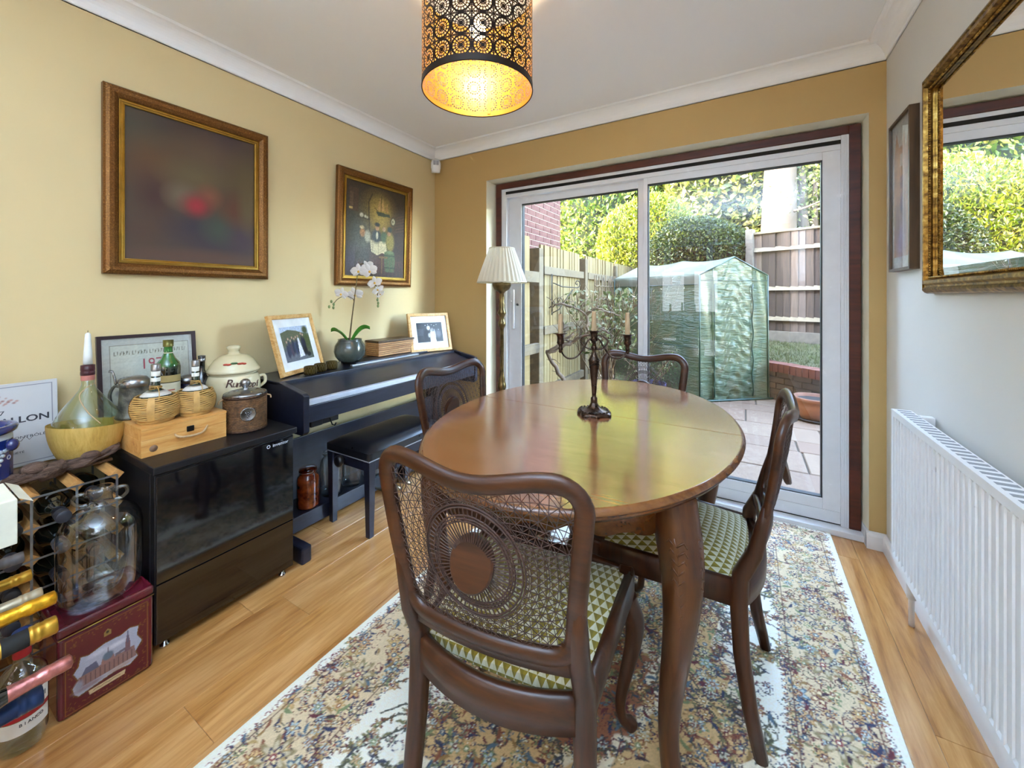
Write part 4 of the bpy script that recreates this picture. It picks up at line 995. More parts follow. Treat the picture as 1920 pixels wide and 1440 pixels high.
for sgn, nm in ((1, 'table_leaf'), (-1, 'table_leaf')):
    # two halves meeting at the seam y = .045
    N = 100; pts = []
    th0 = math.asin(yseam/TB)
    if sgn > 0: a0, a1 = th0, PI-th0
    else: a0, a1 = PI-th0, 2*PI+th0
    for i in range(N+1):
        th = a0+(a1-a0)*i/N; pts.append((math.cos(th), math.sin(th)))
    prof = [(.030, -.034), (.016, -.034), (.012, -.026), (.010, -.020), (.000, -.014), (-.001, -.009), (.004, -.004), (.006, -.001), (.011, 0)]
    m = M(); vs = []; L = len(prof); s_ = .0011*sgn
    for cx_, sy_ in pts:
        for ins, z in prof: vs.append(((TA-ins)*cx_, (TB-ins)*sy_+s_*(1 if abs(sy_*TB-yseam) < .03 else 0), TH+z))
    fs = [(i*L+k, (i+1)*L+k, (i+1)*L+k+1, i*L+k+1) for i in range(N) for k in range(L-1)]
    m.add(vs, fs, 1, True)
    top = [tuple(vs[i*L+L-1]) for i in range(N+1)]; bot = [tuple(vs[i*L]) for i in range(N+1)]
    m.add(top, [tuple(range(N+1))], 0); m.add(bot, [tuple(range(N, -1, -1))], 1)
    m.add([vs[0*L+k] for k in range(L)]+[vs[N*L+k] for k in range(L)], [(k, k+1, L+k+1, L+k) for k in range(L-1)]+[(0, L-1, 2*L-1, L)], 1)
    m.build(nm, [m_top, m_edge], tb)
# scalloped apron
m = M(); N = 160; vs = []; AA, AB = .435, .60
for i in range(N):
    th = 2*PI*i/N; q = (abs(math.cos(th))**2.6+abs(math.sin(th))**2.6)**(-1/2.6); x, y = AA*q*math.cos(th)*.93, AB*q*math.sin(th)*.93
    dip = .065+.014*math.cos(8*th)+.010*abs(math.sin(4*th))+.008*math.cos(24*th)
    for ins, z in ((0, -.034), (0, -.034-dip), (.018, -.034-dip), (.018, -.034)):
        k = 1-ins/max(AA, .1); vs.append((x*k, y*k, TH+z))
m.add(vs, [(i*4+k, ((i+1) % N)*4+k, ((i+1) % N)*4+k+1, i*4+k+1) for i in range(N) for k in range(3)], 0, True); m.build('apron', m_edge, tb)
m_leg = wood('table_leg', '2c1407', '4a2812', '5e3618', axis=2, scale=1.4, rough=.32, coat=.15, stretch=8)
def cabriole(dx, dy, h, z0, name, parent, mat, r0=.044, kn=.038, an=.019, carve=True, foot=.03, out=1.0):
    """leg spine in the vertical plane of (dx, dy)"""
    m = M(); P = []; Rr = []
    S_ = [(1.0, .000, 1.0), (.95, .004, 1.04), (.88, .016, 1.02), (.80, .028, .96), (.70, .030, .84), (.58, .022, .72), (.45, .006, .61), (.32, -.010, .53), (.2, -.018, .47), (.10, -.012, .46), (.05, .004, .55), (.022, .016, .68), (.0, .020, .60)]
    for t, o, r in S_: P.append((dx*o*out, dy*o*out, z0+h*t)); Rr.append(r*r0)
    # smooth
    def cr(A, t):
        n = len(A)-1; x = t*n; i = min(int(x), n-1); f = x-i; p = [np.array(A[max(0, min(n, i+k))]) for k in (-1, 0, 1, 2)]
        return .5*((2*p[1])+(-p[0]+p[2])*f+(2*p[0]-5*p[1]+4*p[2]-p[3])*f*f+(-p[0]+3*p[1]-3*p[2]+p[3])*f**3)
    K = 36; PP = [tuple(cr(P, i/K)) for i in range(K+1)]; RR = [float(cr([[r] for r in Rr], i/K)[0]) for i in range(K+1)]
    m.tube(PP, RR, 16, up=(dx, dy, 0), power=3.0)
    o = m.build(name, mat, parent); return o, PP, RR
for sx, sy in ((1, -1), (-1, -1), (1, 1), (-1, 1)):
    e = thing('leg', None, None); del_ = None
    bpy.data.objects.remove(e)
    d = Vector((sx, sy*1.0, 0)).normalized()
    o, PP, RR = cabriole(d.x, d.y, TH-.036-RUGZ, RUGZ, 'leg', tb, m_leg, r0=.046)
    o.location = (sx*.352, sy*.385, 0)
    # acanthus carving on the knee, on the outer faces
    mc = M()
    for side in (-1, 1):
        nn = (d*math.cos(side*.75)+Vector((-d.y, d.x, 0))*math.sin(side*.75)); tt = Vector((-nn.y, nn.x, 0))
        zz = .62; stem = []
        for k in range(12):
            z = .66-.24*k/11; j = min(range(len(PP)), key=lambda q: abs(PP[q][2]-z)); c0 = Vector(PP[j]); stem.append(c0+nn*RR[j]*1.08+tt*.002*math.sin(k))
        mc.tube(stem, [.0028-.0002*k for k in range(12)], 5)
        for k in range(1, 11):
            for s2 in (-1, 1):
                a = stem[k]; ln = .024*(1-k/14); b = a+tt*s2*ln*.7+Vector((0, 0, .012))-nn*.003; c2 = a+tt*s2*ln+Vector((0, 0, -.002))-nn*.008; mc.tube([a, b, c2], [.0026, .0026, .0015], 5)
    tag(mc.build('carving', m_leg, o), kind='stuff')

# ------------------------------------------------------------------ chairs
g = NT('seat_fabric'); s3 = g.sep(g.coord())
px_, py_ = .0185, .0245
uu = g.math('DIVIDE', s3[0], px_); vv = g.math('DIVIDE', g.math('ADD', s3[1], s3[2]), py_)
row = g.math('FLOOR', vv); fv = g.math('FRACT', vv); fu = g.math('FRACT', g.math('ADD', uu, g.math('MULTIPLY', row, .5)))
tri = g.math('ABSOLUTE', g.math('MULTIPLY', g.math('SUBTRACT', fu, .5), 2.0))
inner = g.math('LESS_THAN', tri, g.math('SUBTRACT', 1.0, fv))
right = g.math('GREATER_THAN', fu, .5)
ol = g.mix(g.math('MULTIPLY', right, .9), lin('8e7c18'), lin('7a6b14')); wh = g.mix(right, lin('d9d5bd'), lin('cfcaa8'))
cc = g.mix(inner, ol, wh); m_fab = g.done(g.bsdf(cc, .85, normal=g.bump(g.noise(g.coord(), 400, 3), .3, .001), sheen=.3))
m_cane = plain('cane', '4a342e', .5, var=.25, nscale=60)
def backsurf(x, z):
    """y of the back at height z (chair local)"""
    k = max(0, z-.45); return -.012-.30*k+.22*k*k-(.030*(1-(x/.2)**2))*min(1, (z-.40)/.12)
def frame_path(n=72):
    pts = []; zb, zt = .538, .884
    hb, ht = .181, .207; rc = .052
    def corner(cx, cz, a0, a1, k=7, r=rc): return [(cx+r*math.cos(a0+(a1-a0)*i/k), cz+r*math.sin(a0+(a1-a0)*i/k)) for i in range(k+1)]
    L = []
    for i in range(13): x = -hb+rc+(2*hb-2*rc)*i/12; L.append((x, zb-.0))
    L += corner(hb-rc, zb+rc, -PI/2, 0)[1:]
    for i in range(1, 9): t = i/9; L.append((hb+(ht-hb)*t, zb+rc+(zt-zb-2*rc)*t))
    L += corner(ht-rc, zt-rc, 0, PI/2)
    for i in range(1, 20): x = (ht-rc)*(1-2*i/20); L.append((x, zt-.022*(math.cos(x/(ht-rc)*PI)+1)/2*1.0))
    L += corner(-ht+rc, zt-rc, PI/2, PI)
    for i in range(1, 9): t = 1-i/9; L.append((-hb-(ht-hb)*t, zb+rc+(zt-zb-2*rc)*t))
    L += corner(-hb+rc, zb+rc, PI, 1.5*PI)[:-1]
    return L
FP = frame_path()
def inside_frame(x, z, e=.0):
    ins = False; n = len(FP)
    for i in range(n):
        x0, z0 = FP[i]; x1, z1 = FP[(i+1) % n]
        if (z0 > z) != (z1 > z) and x < (x1-x0)*(z-z0)/(z1-z0)+x0: ins = not ins
    return ins
# cane: sunburst medallion, concentric rings and crossing spirals clipped by the frame
cc0 = (0.0, .705)
cm = M()
def cane(pts, r=.00085):
    """pts in (x, z), clipped; laid on the curved back"""
    run = []
    for p in pts+[None]:
        ok = p is not None and inside_frame(*p)
        if ok: run.append((p[0], backsurf(p[0], p[1])+random.uniform(-.0006, .0006), p[1]))
        if (not ok) and run:
            if len(run) > 1: cm.tube(run, r, 3, caps=False, smooth=True)
            run = []
def polar(r, a): return (cc0[0]+r*1.0*math.cos(a), cc0[1]+r*1.12*math.sin(a))
for k in range(64):
    a = 2*PI*k/64; cane([polar(.038+.012*i, a+.0*i) for i in range(6)], .0016)
for r in (.074, .079, .084, .098, .103): cane([polar(r, 2*PI*i/60) for i in range(61)], .0022)
NA = 50
rr_ = .106; dl = 2*PI/NA
for k in range(NA):
    a = 2*PI*k/NA
    cane([polar(.104*math.exp(dl*.5*i), a) for i in range(26)])
    cane([polar(.104*math.exp(dl*.5*i), a+dl*.5+dl*.5*i) for i in range(26)])
    cane([polar(.104*math.exp(dl*.5*i), a+dl*.5-dl*.5*i) for i in range(26)])
i = 0
while i < 14:
    r = .104*math.exp(dl*(i+.5)); cane([polar(r*.985, 2*PI*q/100) for q in range(101)]); cane([polar(r*1.015, 2*PI*q/100) for q in range(101)]); i += 1
def make_chair(label):
    t = thing('dining_chair', label, 'chair')
    fp3 = [(x, backsurf(x, z), z) for x, z in FP]
    M().tube(fp3, .0175, 10, closed=True, up=(0, 1, .2), flat=.62, power=3.2).build('back_frame', m_woodx, t)
    tag(cm.build('cane_panel', m_cane, t), kind='stuff')
    y0 = backsurf(0, cc0[1]); m = M(); m.lathe([(0, -.010), (.040, -.009), (.0445, -.006), (.045, .004), (.042, .0075), (0, .008)], (0, 0, 0), 40, smooth=False, mat=Matrix.Translation((0, y0, cc0[1])) @ Matrix.Rotation(PI/2-.25, 4, 'X') @ Matrix.Diagonal((1, 1.12, 1, 1)))
    m.build('medallion', m_woodx, t)
    for s in (-1, 1):
        m = M()
        pts = [(s*.196, -.055, RUGZ), (s*.193, -.030, .12), (s*.190, -.010, .26), (s*.187, -.004, .38), (s*.187, -.008, .46), (s*.186, backsurf(.18, .53), .53), (s*.188, backsurf(.19, .60), .60), (s*.194, backsurf(.19, .68), .68)]
        m.tube(pts, [.0155, .018, .0195, .021, .0205, .0185, .0155, .009], 12, up=(1, 0, 0), power=4.0); m.build('rear_leg', m_wood, t)
    # lower cross rail of the back
    M().tube([(x, backsurf(x, .50)+.004, .513+.0*abs(x)) for x in np.linspace(-.186, .186, 13)], .019, 8, up=(0, 1, 0), flat=.55, power=4).build('cross_rail', m_woodx, t)
    # seat rails
    m = M(); rear = [(x, -.006-.045*(1-(x/.185)**2), .41) for x in np.linspace(-.185, .185, 13)]
    m.tube(rear, .040, 8, up=(0, 1, 0), flat=.30, power=5); m.build('rear_rail', m_woodx, t)
    m = M(); fr = [(x, .385+.03*(1-(x/.22)**2), .41) for x in np.linspace(-.21, .21, 13)]
    m.tube(fr, .036, 8, up=(0, 1, 0), flat=.32, power=5); m.build('front_rail', m_woodx, t)
    for s in (-1, 1):
        M().tube([(s*.188, .0, .41), (s*.205, .19, .41), (s*.226, .37, .41)], .038, 8, up=(1, 0, 0), flat=.32, power=5).build('side_rail', m_wood, t)
        o, _, _ = cabriole(s*.7, .7, .37, RUGZ, 'front_leg', t, m_wood, r0=.026, out=1.0); o.location = (s*.215, .375, 0)
        M().box(s*.215-.022, s*.215+.022, .355, .399, .372, .447).build('corner_block', m_wood, t, .008)
    # drop-in cushion
    def seatpt(u, v):
        x_ = (u*2-1); w_ = .180+.034*v; y = -.020*(1-x_*x_)+.005+.372*v+.02*v*(1-x_*x_); e = max(abs(x_), abs(v*2-1)); z = .444+.036*(1-abs(x_)**3.5)*(1-abs(v*2-1)**3.5)
        return (x_*w_, y, z)
    m = M().grid(seatpt, 22, 22)
    ring = [seatpt(i/22, 0) for i in range(23)]+[seatpt(1, i/22) for i in range(1, 23)]+[seatpt(1-i/22, 1) for i in range(1, 23)]+[seatpt(0, 1-i/22) for i in range(1, 22)]
    n = len(ring); m.add(ring+[(x, y, .425) for x, y, z in ring], [(i, (i+1) % n, n+(i+1) % n, n+i) for i in range(n)], 0, True)
    m.build('seat_cushion', m_fab, t); return t
def put(t, x, y, deg, label): t.location = (x, y, 0); t.rotation_euler = (0, 0, math.radians(deg)); t['label'] = label; t['group'] = 'cane back dining chairs around the table'
cA = make_chair('x'); cB = copy_tree(cA); cC = copy_tree(cA); cD = copy_tree(cA)
put(cA, -.448, .695, 7.5, 'cane-back chair nearest the viewer, its back turned, medallion in full view')
put(cB, -.008, 1.395, 86.6, 'cane-back chair on the right side of the table, back seen edge-on')
put(cC, -1.020, 1.375, -92.9, 'cane-back chair on the left side of the table by the piano bench')
put(cD, -.470, 2.065, 180, 'cane-back chair at far end of the table, before the glass door')
# ------------------------------------------------------------------ digital piano
m_pn = wood('piano_black', '10121c', '161926', '1c2030', axis=1, scale=2, rough=.34, coat=.15, stretch=8, bump=.06)  # bluish base carries the cast of the door's daylight in its colour
PY0, PY1 = 1.055, 2.385
pn = thing('digital_piano', 'black upright digital piano with closed lid along the left wall', 'piano', (-2.19, PY0, 0)); PL = PY1-PY0
X_ = lambda x: x+2.19
def pbox(name, x0, x1, y0, y1, z0, z1, mat=None, bev=.003, par=None): return box(name, X_(x0), X_(x1), y0, y1, z0, z1, mat or m_pn, par or pn, bev)
for y in (0, PL-.028):
    m = M().prism([(X_(-2.185), .57), (X_(-1.715), .57), (X_(-1.70), .585), (X_(-1.70), .748), (X_(-1.715), .757), (X_(-1.895), .790), (X_(-2.185), .790)], y, y+.028, lambda a, b, t: (a, t, b)); m.build('cheek', m_pn, pn, .003)
    pbox('side_panel', -2.18, -2.06, y, y+.028, .10, .57); pbox('foot', -2.18, -1.695, y-.012, y+.036, 0, .075, bev=.008)
pbox('top_shelf', -2.185, -1.895, 0, PL, .775, .792, bev=.002)
m = M().prism([(X_(-1.895), .778), (X_(-1.722), .728), (X_(-1.722), .716), (X_(-1.895), .762)], .028, PL-.028, lambda a, b, t: (a, t, b)); m.build('key_lid', m_pn, pn, .002)
m_alu = plain('brushed_silver', 'bcc0c8', .38, metal=.5, var=.05)
m = M().prism([(X_(-1.7215), .728), (X_(-1.712), .722), (X_(-1.710), .700), (X_(-1.7215), .700)], .030, PL-.030, lambda a, b, t: (a, t, b)); m.build('lid_handle', m_alu, pn, .001)
pbox('key_slip', -1.74, -1.708, .028, PL-.028, .622, .698, bev=.002); pbox('keybed', -2.15, -1.74, .028, PL-.028, .622, .64)
pbox('back_panel', -2.12, -2.105, .028, PL-.028, .10, .425, bev=.001)
pbox('pedal_box', -2.12, -1.925, .028, PL-.028, .022, .098, bev=.003)
pbox('music_rest', -2.13, -1.985, .50, 1.16, .7925, .804, bev=.003); pbox('music_rest_stop', -1.985, -1.965, .46, 1.0, .7925, .7985, m_alu, .001)
m_pedal = plain('pedal_brass', '8a7a60', .3, metal=1)
for i, y in enumerate((.58, .66, .74)):
    M().tube([(X_(-1.925), y, .05), (X_(-1.85), y, .052), (X_(-1.79), y, .040)], [.010, .014, .019], 10, up=(0, 0, 1), flat=.35).build('pedal', m_pedal, pn)
box('pedal_felt', X_(-1.926), X_(-1.920), .63, .68, .066, .085, plain('red_felt', 'b01420', .8), pn, .001)
M().box(X_(-1.80), X_(-1.74), .06, .12, .585, .622).box(X_(-1.79), X_(-1.76), .13, .22, .58, .622).build('headphone_box', m_black, pn, .004)
M().tube([(X_(-1.76), .17, .60), (X_(-1.74), .17, .572), (X_(-1.72), .17, .572), (X_(-1.712), .17, .585)], .003, 6).build('headphone_hook', m_iron, pn)

# bench
bn = thing('piano_bench', 'black padded adjustable piano bench with tapered legs', 'bench', (-1.755, 1.60, 0))
bw, bl = .165, .28
m = M()
def pad(u, v):
    x, y = u*2-1, v*2-1; z = .420+.034*(1-abs(x)**6)*(1-abs(y)**10); return (x*bw, y*bl, z)
m.grid(pad, 14, 24); n_ = 0
m_leath = plain('black_leather', '17171b', .30, var=.1, bump=.15, bscale=300, coat=.2)
ring = [pad(i/14, 0) for i in range(15)]+[pad(1, i/24) for i in range(1, 25)]+[pad(1-i/14, 1) for i in range(1, 15)]+[pad(0, 1-i/24) for i in range(1, 24)]; n_ = len(ring)
m.add(ring+[(x, y, .385) for x, y, z in ring], [(i, (i+1) % n_, n_+(i+1) % n_, n_+i) for i in range(n_)], 0, True); m.build('seat_pad', m_leath, bn)
M().box(-bw+.012, bw-.012, -bl+.012, bl-.012, .325, .384).build('apron', m_pn, bn, .002); M().box(-bw+.002, bw-.002, -bl+.002, bl-.002, .378, .386).build('seat_board', m_alu, bn, .001)
for sx in (-1, 1):
    for sy in (-1, 1):
        x, y = sx*(bw-.022), sy*(bl-.022); a, b = .021, .014
        m = M(); m.add([(x-b, y-b, 0), (x+b, y-b, 0), (x+b, y+b, 0), (x-b, y+b, 0), (x-a, y-a, .378), (x+a, y-a, .378), (x+a, y+a, .378), (x-a, y+a, .378)], [(0, 3, 2, 1), (4, 5, 6, 7), (0, 1, 5, 4), (1, 2, 6, 5), (2, 3, 7, 6), (3, 0, 4, 7)]); m.build('leg', m_pn, bn, .002)
for s in (-1, 1): M().lathe([(0, -.002), (.012, 0), (.012, .012), (.026, .016), (.030, .026), (.028, .036), (.02, .042), (0, .044)], (0, 0, 0), 24, mat=Matrix.Translation((-.045, s*(bl-.012), .352)) @ Matrix.Rotation(-s*PI/2, 4, 'X')).build('knob', m_black, bn)

# jars on the pedal box
m_jar = solidglass('jar_glass', 'f2f8f8', .02, 1.3); g = NT('amber_preserve'); m_amber = g.done(g.bsdf(g.ramp(g.noise(g.coord(), 22, 4), [(.35, lin('4a1608')), (.65, lin('9a4418'))]), .2, coat=.8, spec=.6))
def jar(label, x, y, r, h, amber, grp=None):
    t = thing('glass_jar', label, 'jar', (x, y, .0985), group=grp)
    P = [(0, 0), (r*.95, 0), (r, .008), (r, h*.68), (r*.94, h*.76), (r*.74, h*.82), (r*.74, h*.86), (r*.80, h*.87), (r*.80, h*.9), (r*.76, h*.91)]
    M().lathe(P, seg=28).build('glass_body', m_amber if amber else glassy('thin_jar_glass', (.90, .94, .95), .03, 2.0), t)
    M().lathe([(r*.80, h*.905), (r*.83, h*.91), (r*.83, h*.955), (r*.7, h*.985), (r*.3, h), (0, h)], seg=28).build('glass_lid', glassy('amber_lid', (.75, .5, .42), .03, 2) if amber else MATS['thin_jar_glass'], t)
    M().tube([(r*.8*math.cos(a), r*.8*math.sin(a), h*.89) for a in np.linspace(0, 2*PI, 25)[:-1]], .0014, 5, closed=True).build('wire_ring', m_silver, t)
    M().tube([(r*.8, 0, h*.89), (r*1.02, 0, h*.84), (r*1.04, 0, h*.74), (r*.96, 0, h*.72)], .0014, 5).build('wire_clasp', m_silver, t)
    return t
jar('clip-top glass jar of dark amber preserve standing under the piano', -1.985, 1.255, .054, .205, True)
for i, (y, h, l) in enumerate([(1.405, .25, 'empty clip-top glass jar right beside the amber jar'), (1.535, .24, 'empty glass jar behind the bench, middle of three clear jars'), (1.68, .25, 'empty glass jar under piano, farthest from the amber jar')]): jar(l, -2.00, y, .058, h, False, 'clear jars under the piano')

# ------------------------------------------------------------------ things on the piano
def photo_frame(name, label, p0, d, w, h, paint, lean=.28):
    """p0 bottom-left corner (x, y, z), d unit direction of the bottom edge; leaning back"""
    t = thing(name, label, 'photo frame', p0); d = Vector((d[0], d[1], 0)).normalized(); nrm = Vector((d.y, -d.x, 0)); up = (Vector((0, 0, 1))*math.cos(lean)-nrm*math.sin(lean)).normalized(); nf = d.cross(up).normalized()
    if nf.dot(nrm) < 0: nf = -nf
    fn = lambda u, v, q: tuple(d*u+up*v+nf*q)
    moulding([(0, 0), (0, .018), (.002, .020), (.019, .020), (.021, .018), (.022, .012)], w, h, fn).build('frame', m_oak, t)
    m = M(); m.add([fn(.02, .02, .011), fn(w-.02, .02, .011), fn(w-.02, h-.02, .011), fn(.02, h-.02, .011)], [(0, 1, 2, 3)]); m.build('mount', plain('white_mount', 'e9e8e4', .7), t)
    mw = (w-paint.w)/2; mh = (h-paint.h)/2
    def f2(X, Y):
        v = np.array(d)[None, None]*(X+mw)[..., None]+np.array(up)[None, None]*(Y+mh)[..., None]+np.array(nf)[None, None]*.0118; return v[..., 0], v[..., 1], v[..., 2]
    print_obj('photo', paint, f2, t, vcol('photo_print', .35, coat=.3))
    m = M(); q = [fn(.004, .004, 0), fn(w-.004, .004, 0), fn(w-.004, h-.004, 0), fn(.004, h-.004, 0)]; q2 = [fn(.004, .004, .010), fn(w-.004, .004, .010), fn(w-.004, h-.004, .010), fn(.004, h-.004, .010)]
    m.add(q+q2, [(0, 3, 2, 1), (4, 5, 6, 7), (0, 1, 5, 4), (1, 2, 6, 5), (2, 3, 7, 6), (3, 0, 4, 7)]); m.build('backing', m_dark, t)
    m = M(); e = .115; a = Vector(fn(w/2, h*.55, -.001)); foot = d*(w/2)-nrm*(math.sin(lean)*h*.55+.045); foot.z = .002; wv = d*.02
    m.add([tuple(a-wv), tuple(a+wv), tuple(foot+wv), tuple(foot-wv)], [(0, 1, 2, 3)]); m.build('strut', m_dark, t)
    return t
P = Paint(.215, .185, 96, 84, '6e7684'); P.rect(0, .3, .14, .2, 'b8c4d8').poly([(0, .155), (.06, .17), (.12, .16), (.2, .135), (.22, .12), (.22, 0), (0, 0)], '5a604a').blob(.19, .1, .05, .06, '4c5a34', .6).blob(.02, .03, .08, .06, '5c6270', .7).blob(.1, .015, .12, .04, '6c7078', .6).blob(.19, .16, .03, .03, '3c4a2c', .5)
for i, (x, hh, c_) in enumerate([(.03, .10, '2a3048'), (.045, .115, '343a50'), (.06, .105, '4a3c4c'), (.075, .12, '262c40'), (.09, .112, '3a4460'), (.105, .12, '2c3244'), (.15, .135, '20263c'), (.163, .128, '1e2438')]):
    P.blob(x, hh-.045, .013, .045, c_, .35).blob(x, hh+.006, .006, .008, 'c09a84', .4)
P.poly([(.115, .10), (.13, .10), (.145, .02), (.105, .015)], 'e6e6ee').blob(.122, .105, .009, .02, 'e0dce0', .4).blob(.122, .13, .006, .008, 'b08870', .4).blob(.16, .045, .02, .03, '1a1c24', .4).blob(.18, .025, .02, .016, '1c1e24', .4).grain(.2, 2)
photo_frame('photo_frame', 'oak framed colour group wedding photo, left on the piano', (-1.975, 1.105, .7925), (-.13, .315), .335, .315, P, .28)
P = Paint(.205, .145, 90, 66, '24242a'); P.blob(.1, .08, .1, .08, '3a3a42', .8).rect(0, .05, .05, .1, '45454c', .6).blob(.17, .06, .03, .04, '5a5a62', .7)
for x, y in [(.07, .125), (.09, .13), (.12, .128), (.14, .12), (.16, .128), (.175, .09)]: P.blob(x, y, .003, .003, 'e8e8f0', .5)
P.blob(.075, .05, .03, .06, '14141a', .4).blob(.093, .105, .016, .019, 'c8c4c4', .35).blob(.115, .085, .010, .014, 'b4b0b0', .4).blob(.122, .09, .014, .018, '8a8888', .5, .8).poly([(.105, .075), (.135, .078), (.15, .0), (.10, .0)], 'd0d0d4').blob(.14, .05, .010, .05, 'bcbcc4', .5).blob(.095, .05, .012, .02, 'b8b4b4', .5).grain(.2, 2)
photo_frame('photo_frame', 'oak framed black and white couple photo, right end of piano', (-2.045, 2.055, .7925), (.115, .31), .33, .285, P, .26)
# tealight holders
for i, (x, y, l) in enumerate([(-1.945, 1.243, 'small bronze lattice tealight holder, nearest the colour photo frame'), (-1.975, 1.318, 'small bronze lattice tealight holder, middle of the three'), (-1.995, 1.40, 'small bronze lattice tealight holder nearest the orchid pot')]):
    t = thing('tealight_holder', l, 'candle holder', (x, y, .7925), group='tealight holders on the piano')
    m = M().lathe([(0, 0), (.026, 0), (.029, .003), (.030, .02), (.029, .040), (.030, .043), (.026, .043), (.025, .01), (0, .01)], seg=28); m.build('cup', plain('bronze_cup', '5a4a22', .35, metal=.8, var=.3), t)
    m = M()
    for k in range(14):
        for s in (-1, 1): m.tube([(.0302*math.cos(a), .0302*math.sin(a), z) for a, z in [((k*2*PI/14+s*.45*q/4), .003+.037*q/4) for q in range(5)]], .0009, 4)
    tag(m.build('lattice', m_brass, t), kind='stuff'); M().lathe([(0, .012), (.022, .012), (.022, .026), (0, .026)], seg=20).build('tealight', plain('wax', 'ece6d4', .4), t)
# orchid
t = thing('orchid', 'white moth orchid in a round dark grey-green glazed pot', 'plant', (-2.055, 1.565, .7925+.0122))
t.location.z = .8045
g = NT('slate_glaze'); m_glaze = g.done(g.bsdf(g.ramp(g.noise(g.coord(), 7, 5), [(.3, lin('2c3432')), (.6, lin('4a524a')), (.8, lin('6a7064'))]), .18, coat=.5))
M().lathe([(0, 0), (.045, 0), (.062, .008), (.083, .035), (.090, .065), (.084, .10), (.070, .122), (.066, .132), (.069, .137), (.062, .136), (.058, .12), (0, .118)], seg=40).build('pot', m_glaze, t)
M().lathe([(0, .118), (.058, .119), (.03, .128), (0, .13)], seg=20).build('bark_chips', m_soil, t)
m_pleaf = plain('orchid_leaf', '4c8a2c', .35, var=.15); m_stem = plain('orchid_stem', '6a5a34', .5, var=.2); m_pet = None
g = NT('petal'); b = g.bsdf(lin('f2efec'), .45); tl = g.n('ShaderNodeBsdfTranslucent'); tl.inputs[0].default_value = lin('f6f0ea'); mx = g.n('ShaderNodeMixShader'); mx.inputs[0].default_value = .3; g.l(b, mx.inputs[1]); g.l(tl.outputs[0], mx.inputs[2]); m_pet = g.done(mx.outputs[0])
vdir = Vector((.796, -.606, 0)); hdir = Vector((.8628, .5055, 0))  # hdir: roughly image right, chosen once for the plant's facing
def pl_(s, z, f=0): p = hdir*s+Vector((0, 0, z))+Vector((.5055, -.8628, 0))*f; return p
for (a, b_, c_) in [(-.035, -.115, .19), (.03, .12, .205)]:
    def lf_(u, v, a=a, b_=b_, c_=c_): 
        t_ = u; s = a*.3+(b_-a*.3)*t_; z = .125+(c_-.125)*math.sin(t_*PI*.62)/math.sin(PI*.62*1.0)*1.0; wv = .026*math.sin(PI*min(1, .12+t_*.88))**.7*(v*2-1); p = pl_(s, z-.012*(1-abs(v*2-1))+.0, wv*1.0); p.z += abs(v*2-1)*.006+.35*wv; return tuple(p)
    M().grid(lf_, 14, 6).build('leaf', m_pleaf, t)
ST = [pl_(0, .12), pl_(.012, .25), pl_(.03, .40), pl_(.048, .54), pl_(.062, .585), pl_(.10, .578), pl_(.135, .53), pl_(.155, .47), pl_(.165, .42), pl_(.168, .375)]
def spline(P, k=8):
    out = []; n = len(P)-1
    for i in range(n*k+1):
        x = i/k; j = min(int(x), n-1); f = x-j; q = [P[max(0, min(n, j+d))] for d in (-1, 0, 1, 2)]
        out.append(.5*((2*q[1])+(-q[0]+q[2])*f+(2*q[0]-5*q[1]+4*q[2]-q[3])*f*f+(-q[0]+3*q[1]-3*q[2]+q[3])*f**3))
    return out
M().tube(spline(ST), .0028, 6).build('stem', m_stem, t)
M().tube(spline([pl_(.022, .33), pl_(.02, .375), pl_(-.03, .395), pl_(-.075, .375), pl_(-.10, .345)]), .0022, 6).build('stem', m_stem, t)
M().tube([pl_(-.008, .12), pl_(.055, .60)], .0022, 6).build('stake', plain('cane_stake', '5c4630', .6), t)
def bloom(c, sz, yaw=0, pitch=0):
    c = Vector(c); R = Matrix.Rotation(yaw, 3, 'Z') @ Matrix.Rotation(pitch, 3, 'X'); fr = Vector((.5055, -.8628, 0)); hd = hdir.copy()
    B = Matrix((hd, Vector((0, 0, 1)), fr)).transposed()
    m = M()
    for ang, L, wd in [(PI/2, 1.0, .62), (PI/2+2.2, .95, .6), (PI/2-2.2, .95, .6), (.10, 1.1, 1.05), (PI-.10, 1.1, 1.05)]:
        def pf(u, v):
            r = u*L; w_ = wd*.5*math.sin(PI*min(1, u*.92+.06))**.65*(v*2-1); x = r*math.cos(ang)-w_*math.sin(ang); y = r*math.sin(ang)+w_*math.cos(ang); z = .12*math.sin(u*2.2)-.10*(v*2-1)**2; return tuple(c+B @ (R @ Vector((x, y, z)))*sz)
        m.grid(pf, 7, 6)
    o = m.build('flower', m_pet, t)
    m = M().sphere(tuple(c+B @ (R @ Vector((0, -.12, .14)))*sz), sz*.15, 8, 6, sc=(1, 1, 1.1)); m.build('flower_centre', plain('orchid_yellow', 'd8a83c', .5), o)
for (s, z, f, sz, yw, pt_) in [(.060, .545, .02, .045, .1, .0), (.105, .575, .0, .036, .5, .2), (.125, .545, .02, .046, .4, .1), (.155, .475, .015, .042, .3, -.3), (.172, .432, .01, .036, .5, -.5), (.183, .405, .0, .026, .6, -.6), (-.045, .41, .015, .040, -.3, .2), (.02, .405, -.025, .048, .2, .4)]:
    bloom(pl_(s, z, f), sz, yw, pt_)
m_bud = plain('bud_green', '7a8a54', .5)
for s, z in [(.166, .372), (.170, .352), (.169, .335), (-.098, .345), (-.112, .362), (-.10, .325), (-.125, .33)]: M().sphere(tuple(pl_(s, z)), .0085, 8, 6, sc=(.8, .8, 1.2)).build('bud', m_bud, t)
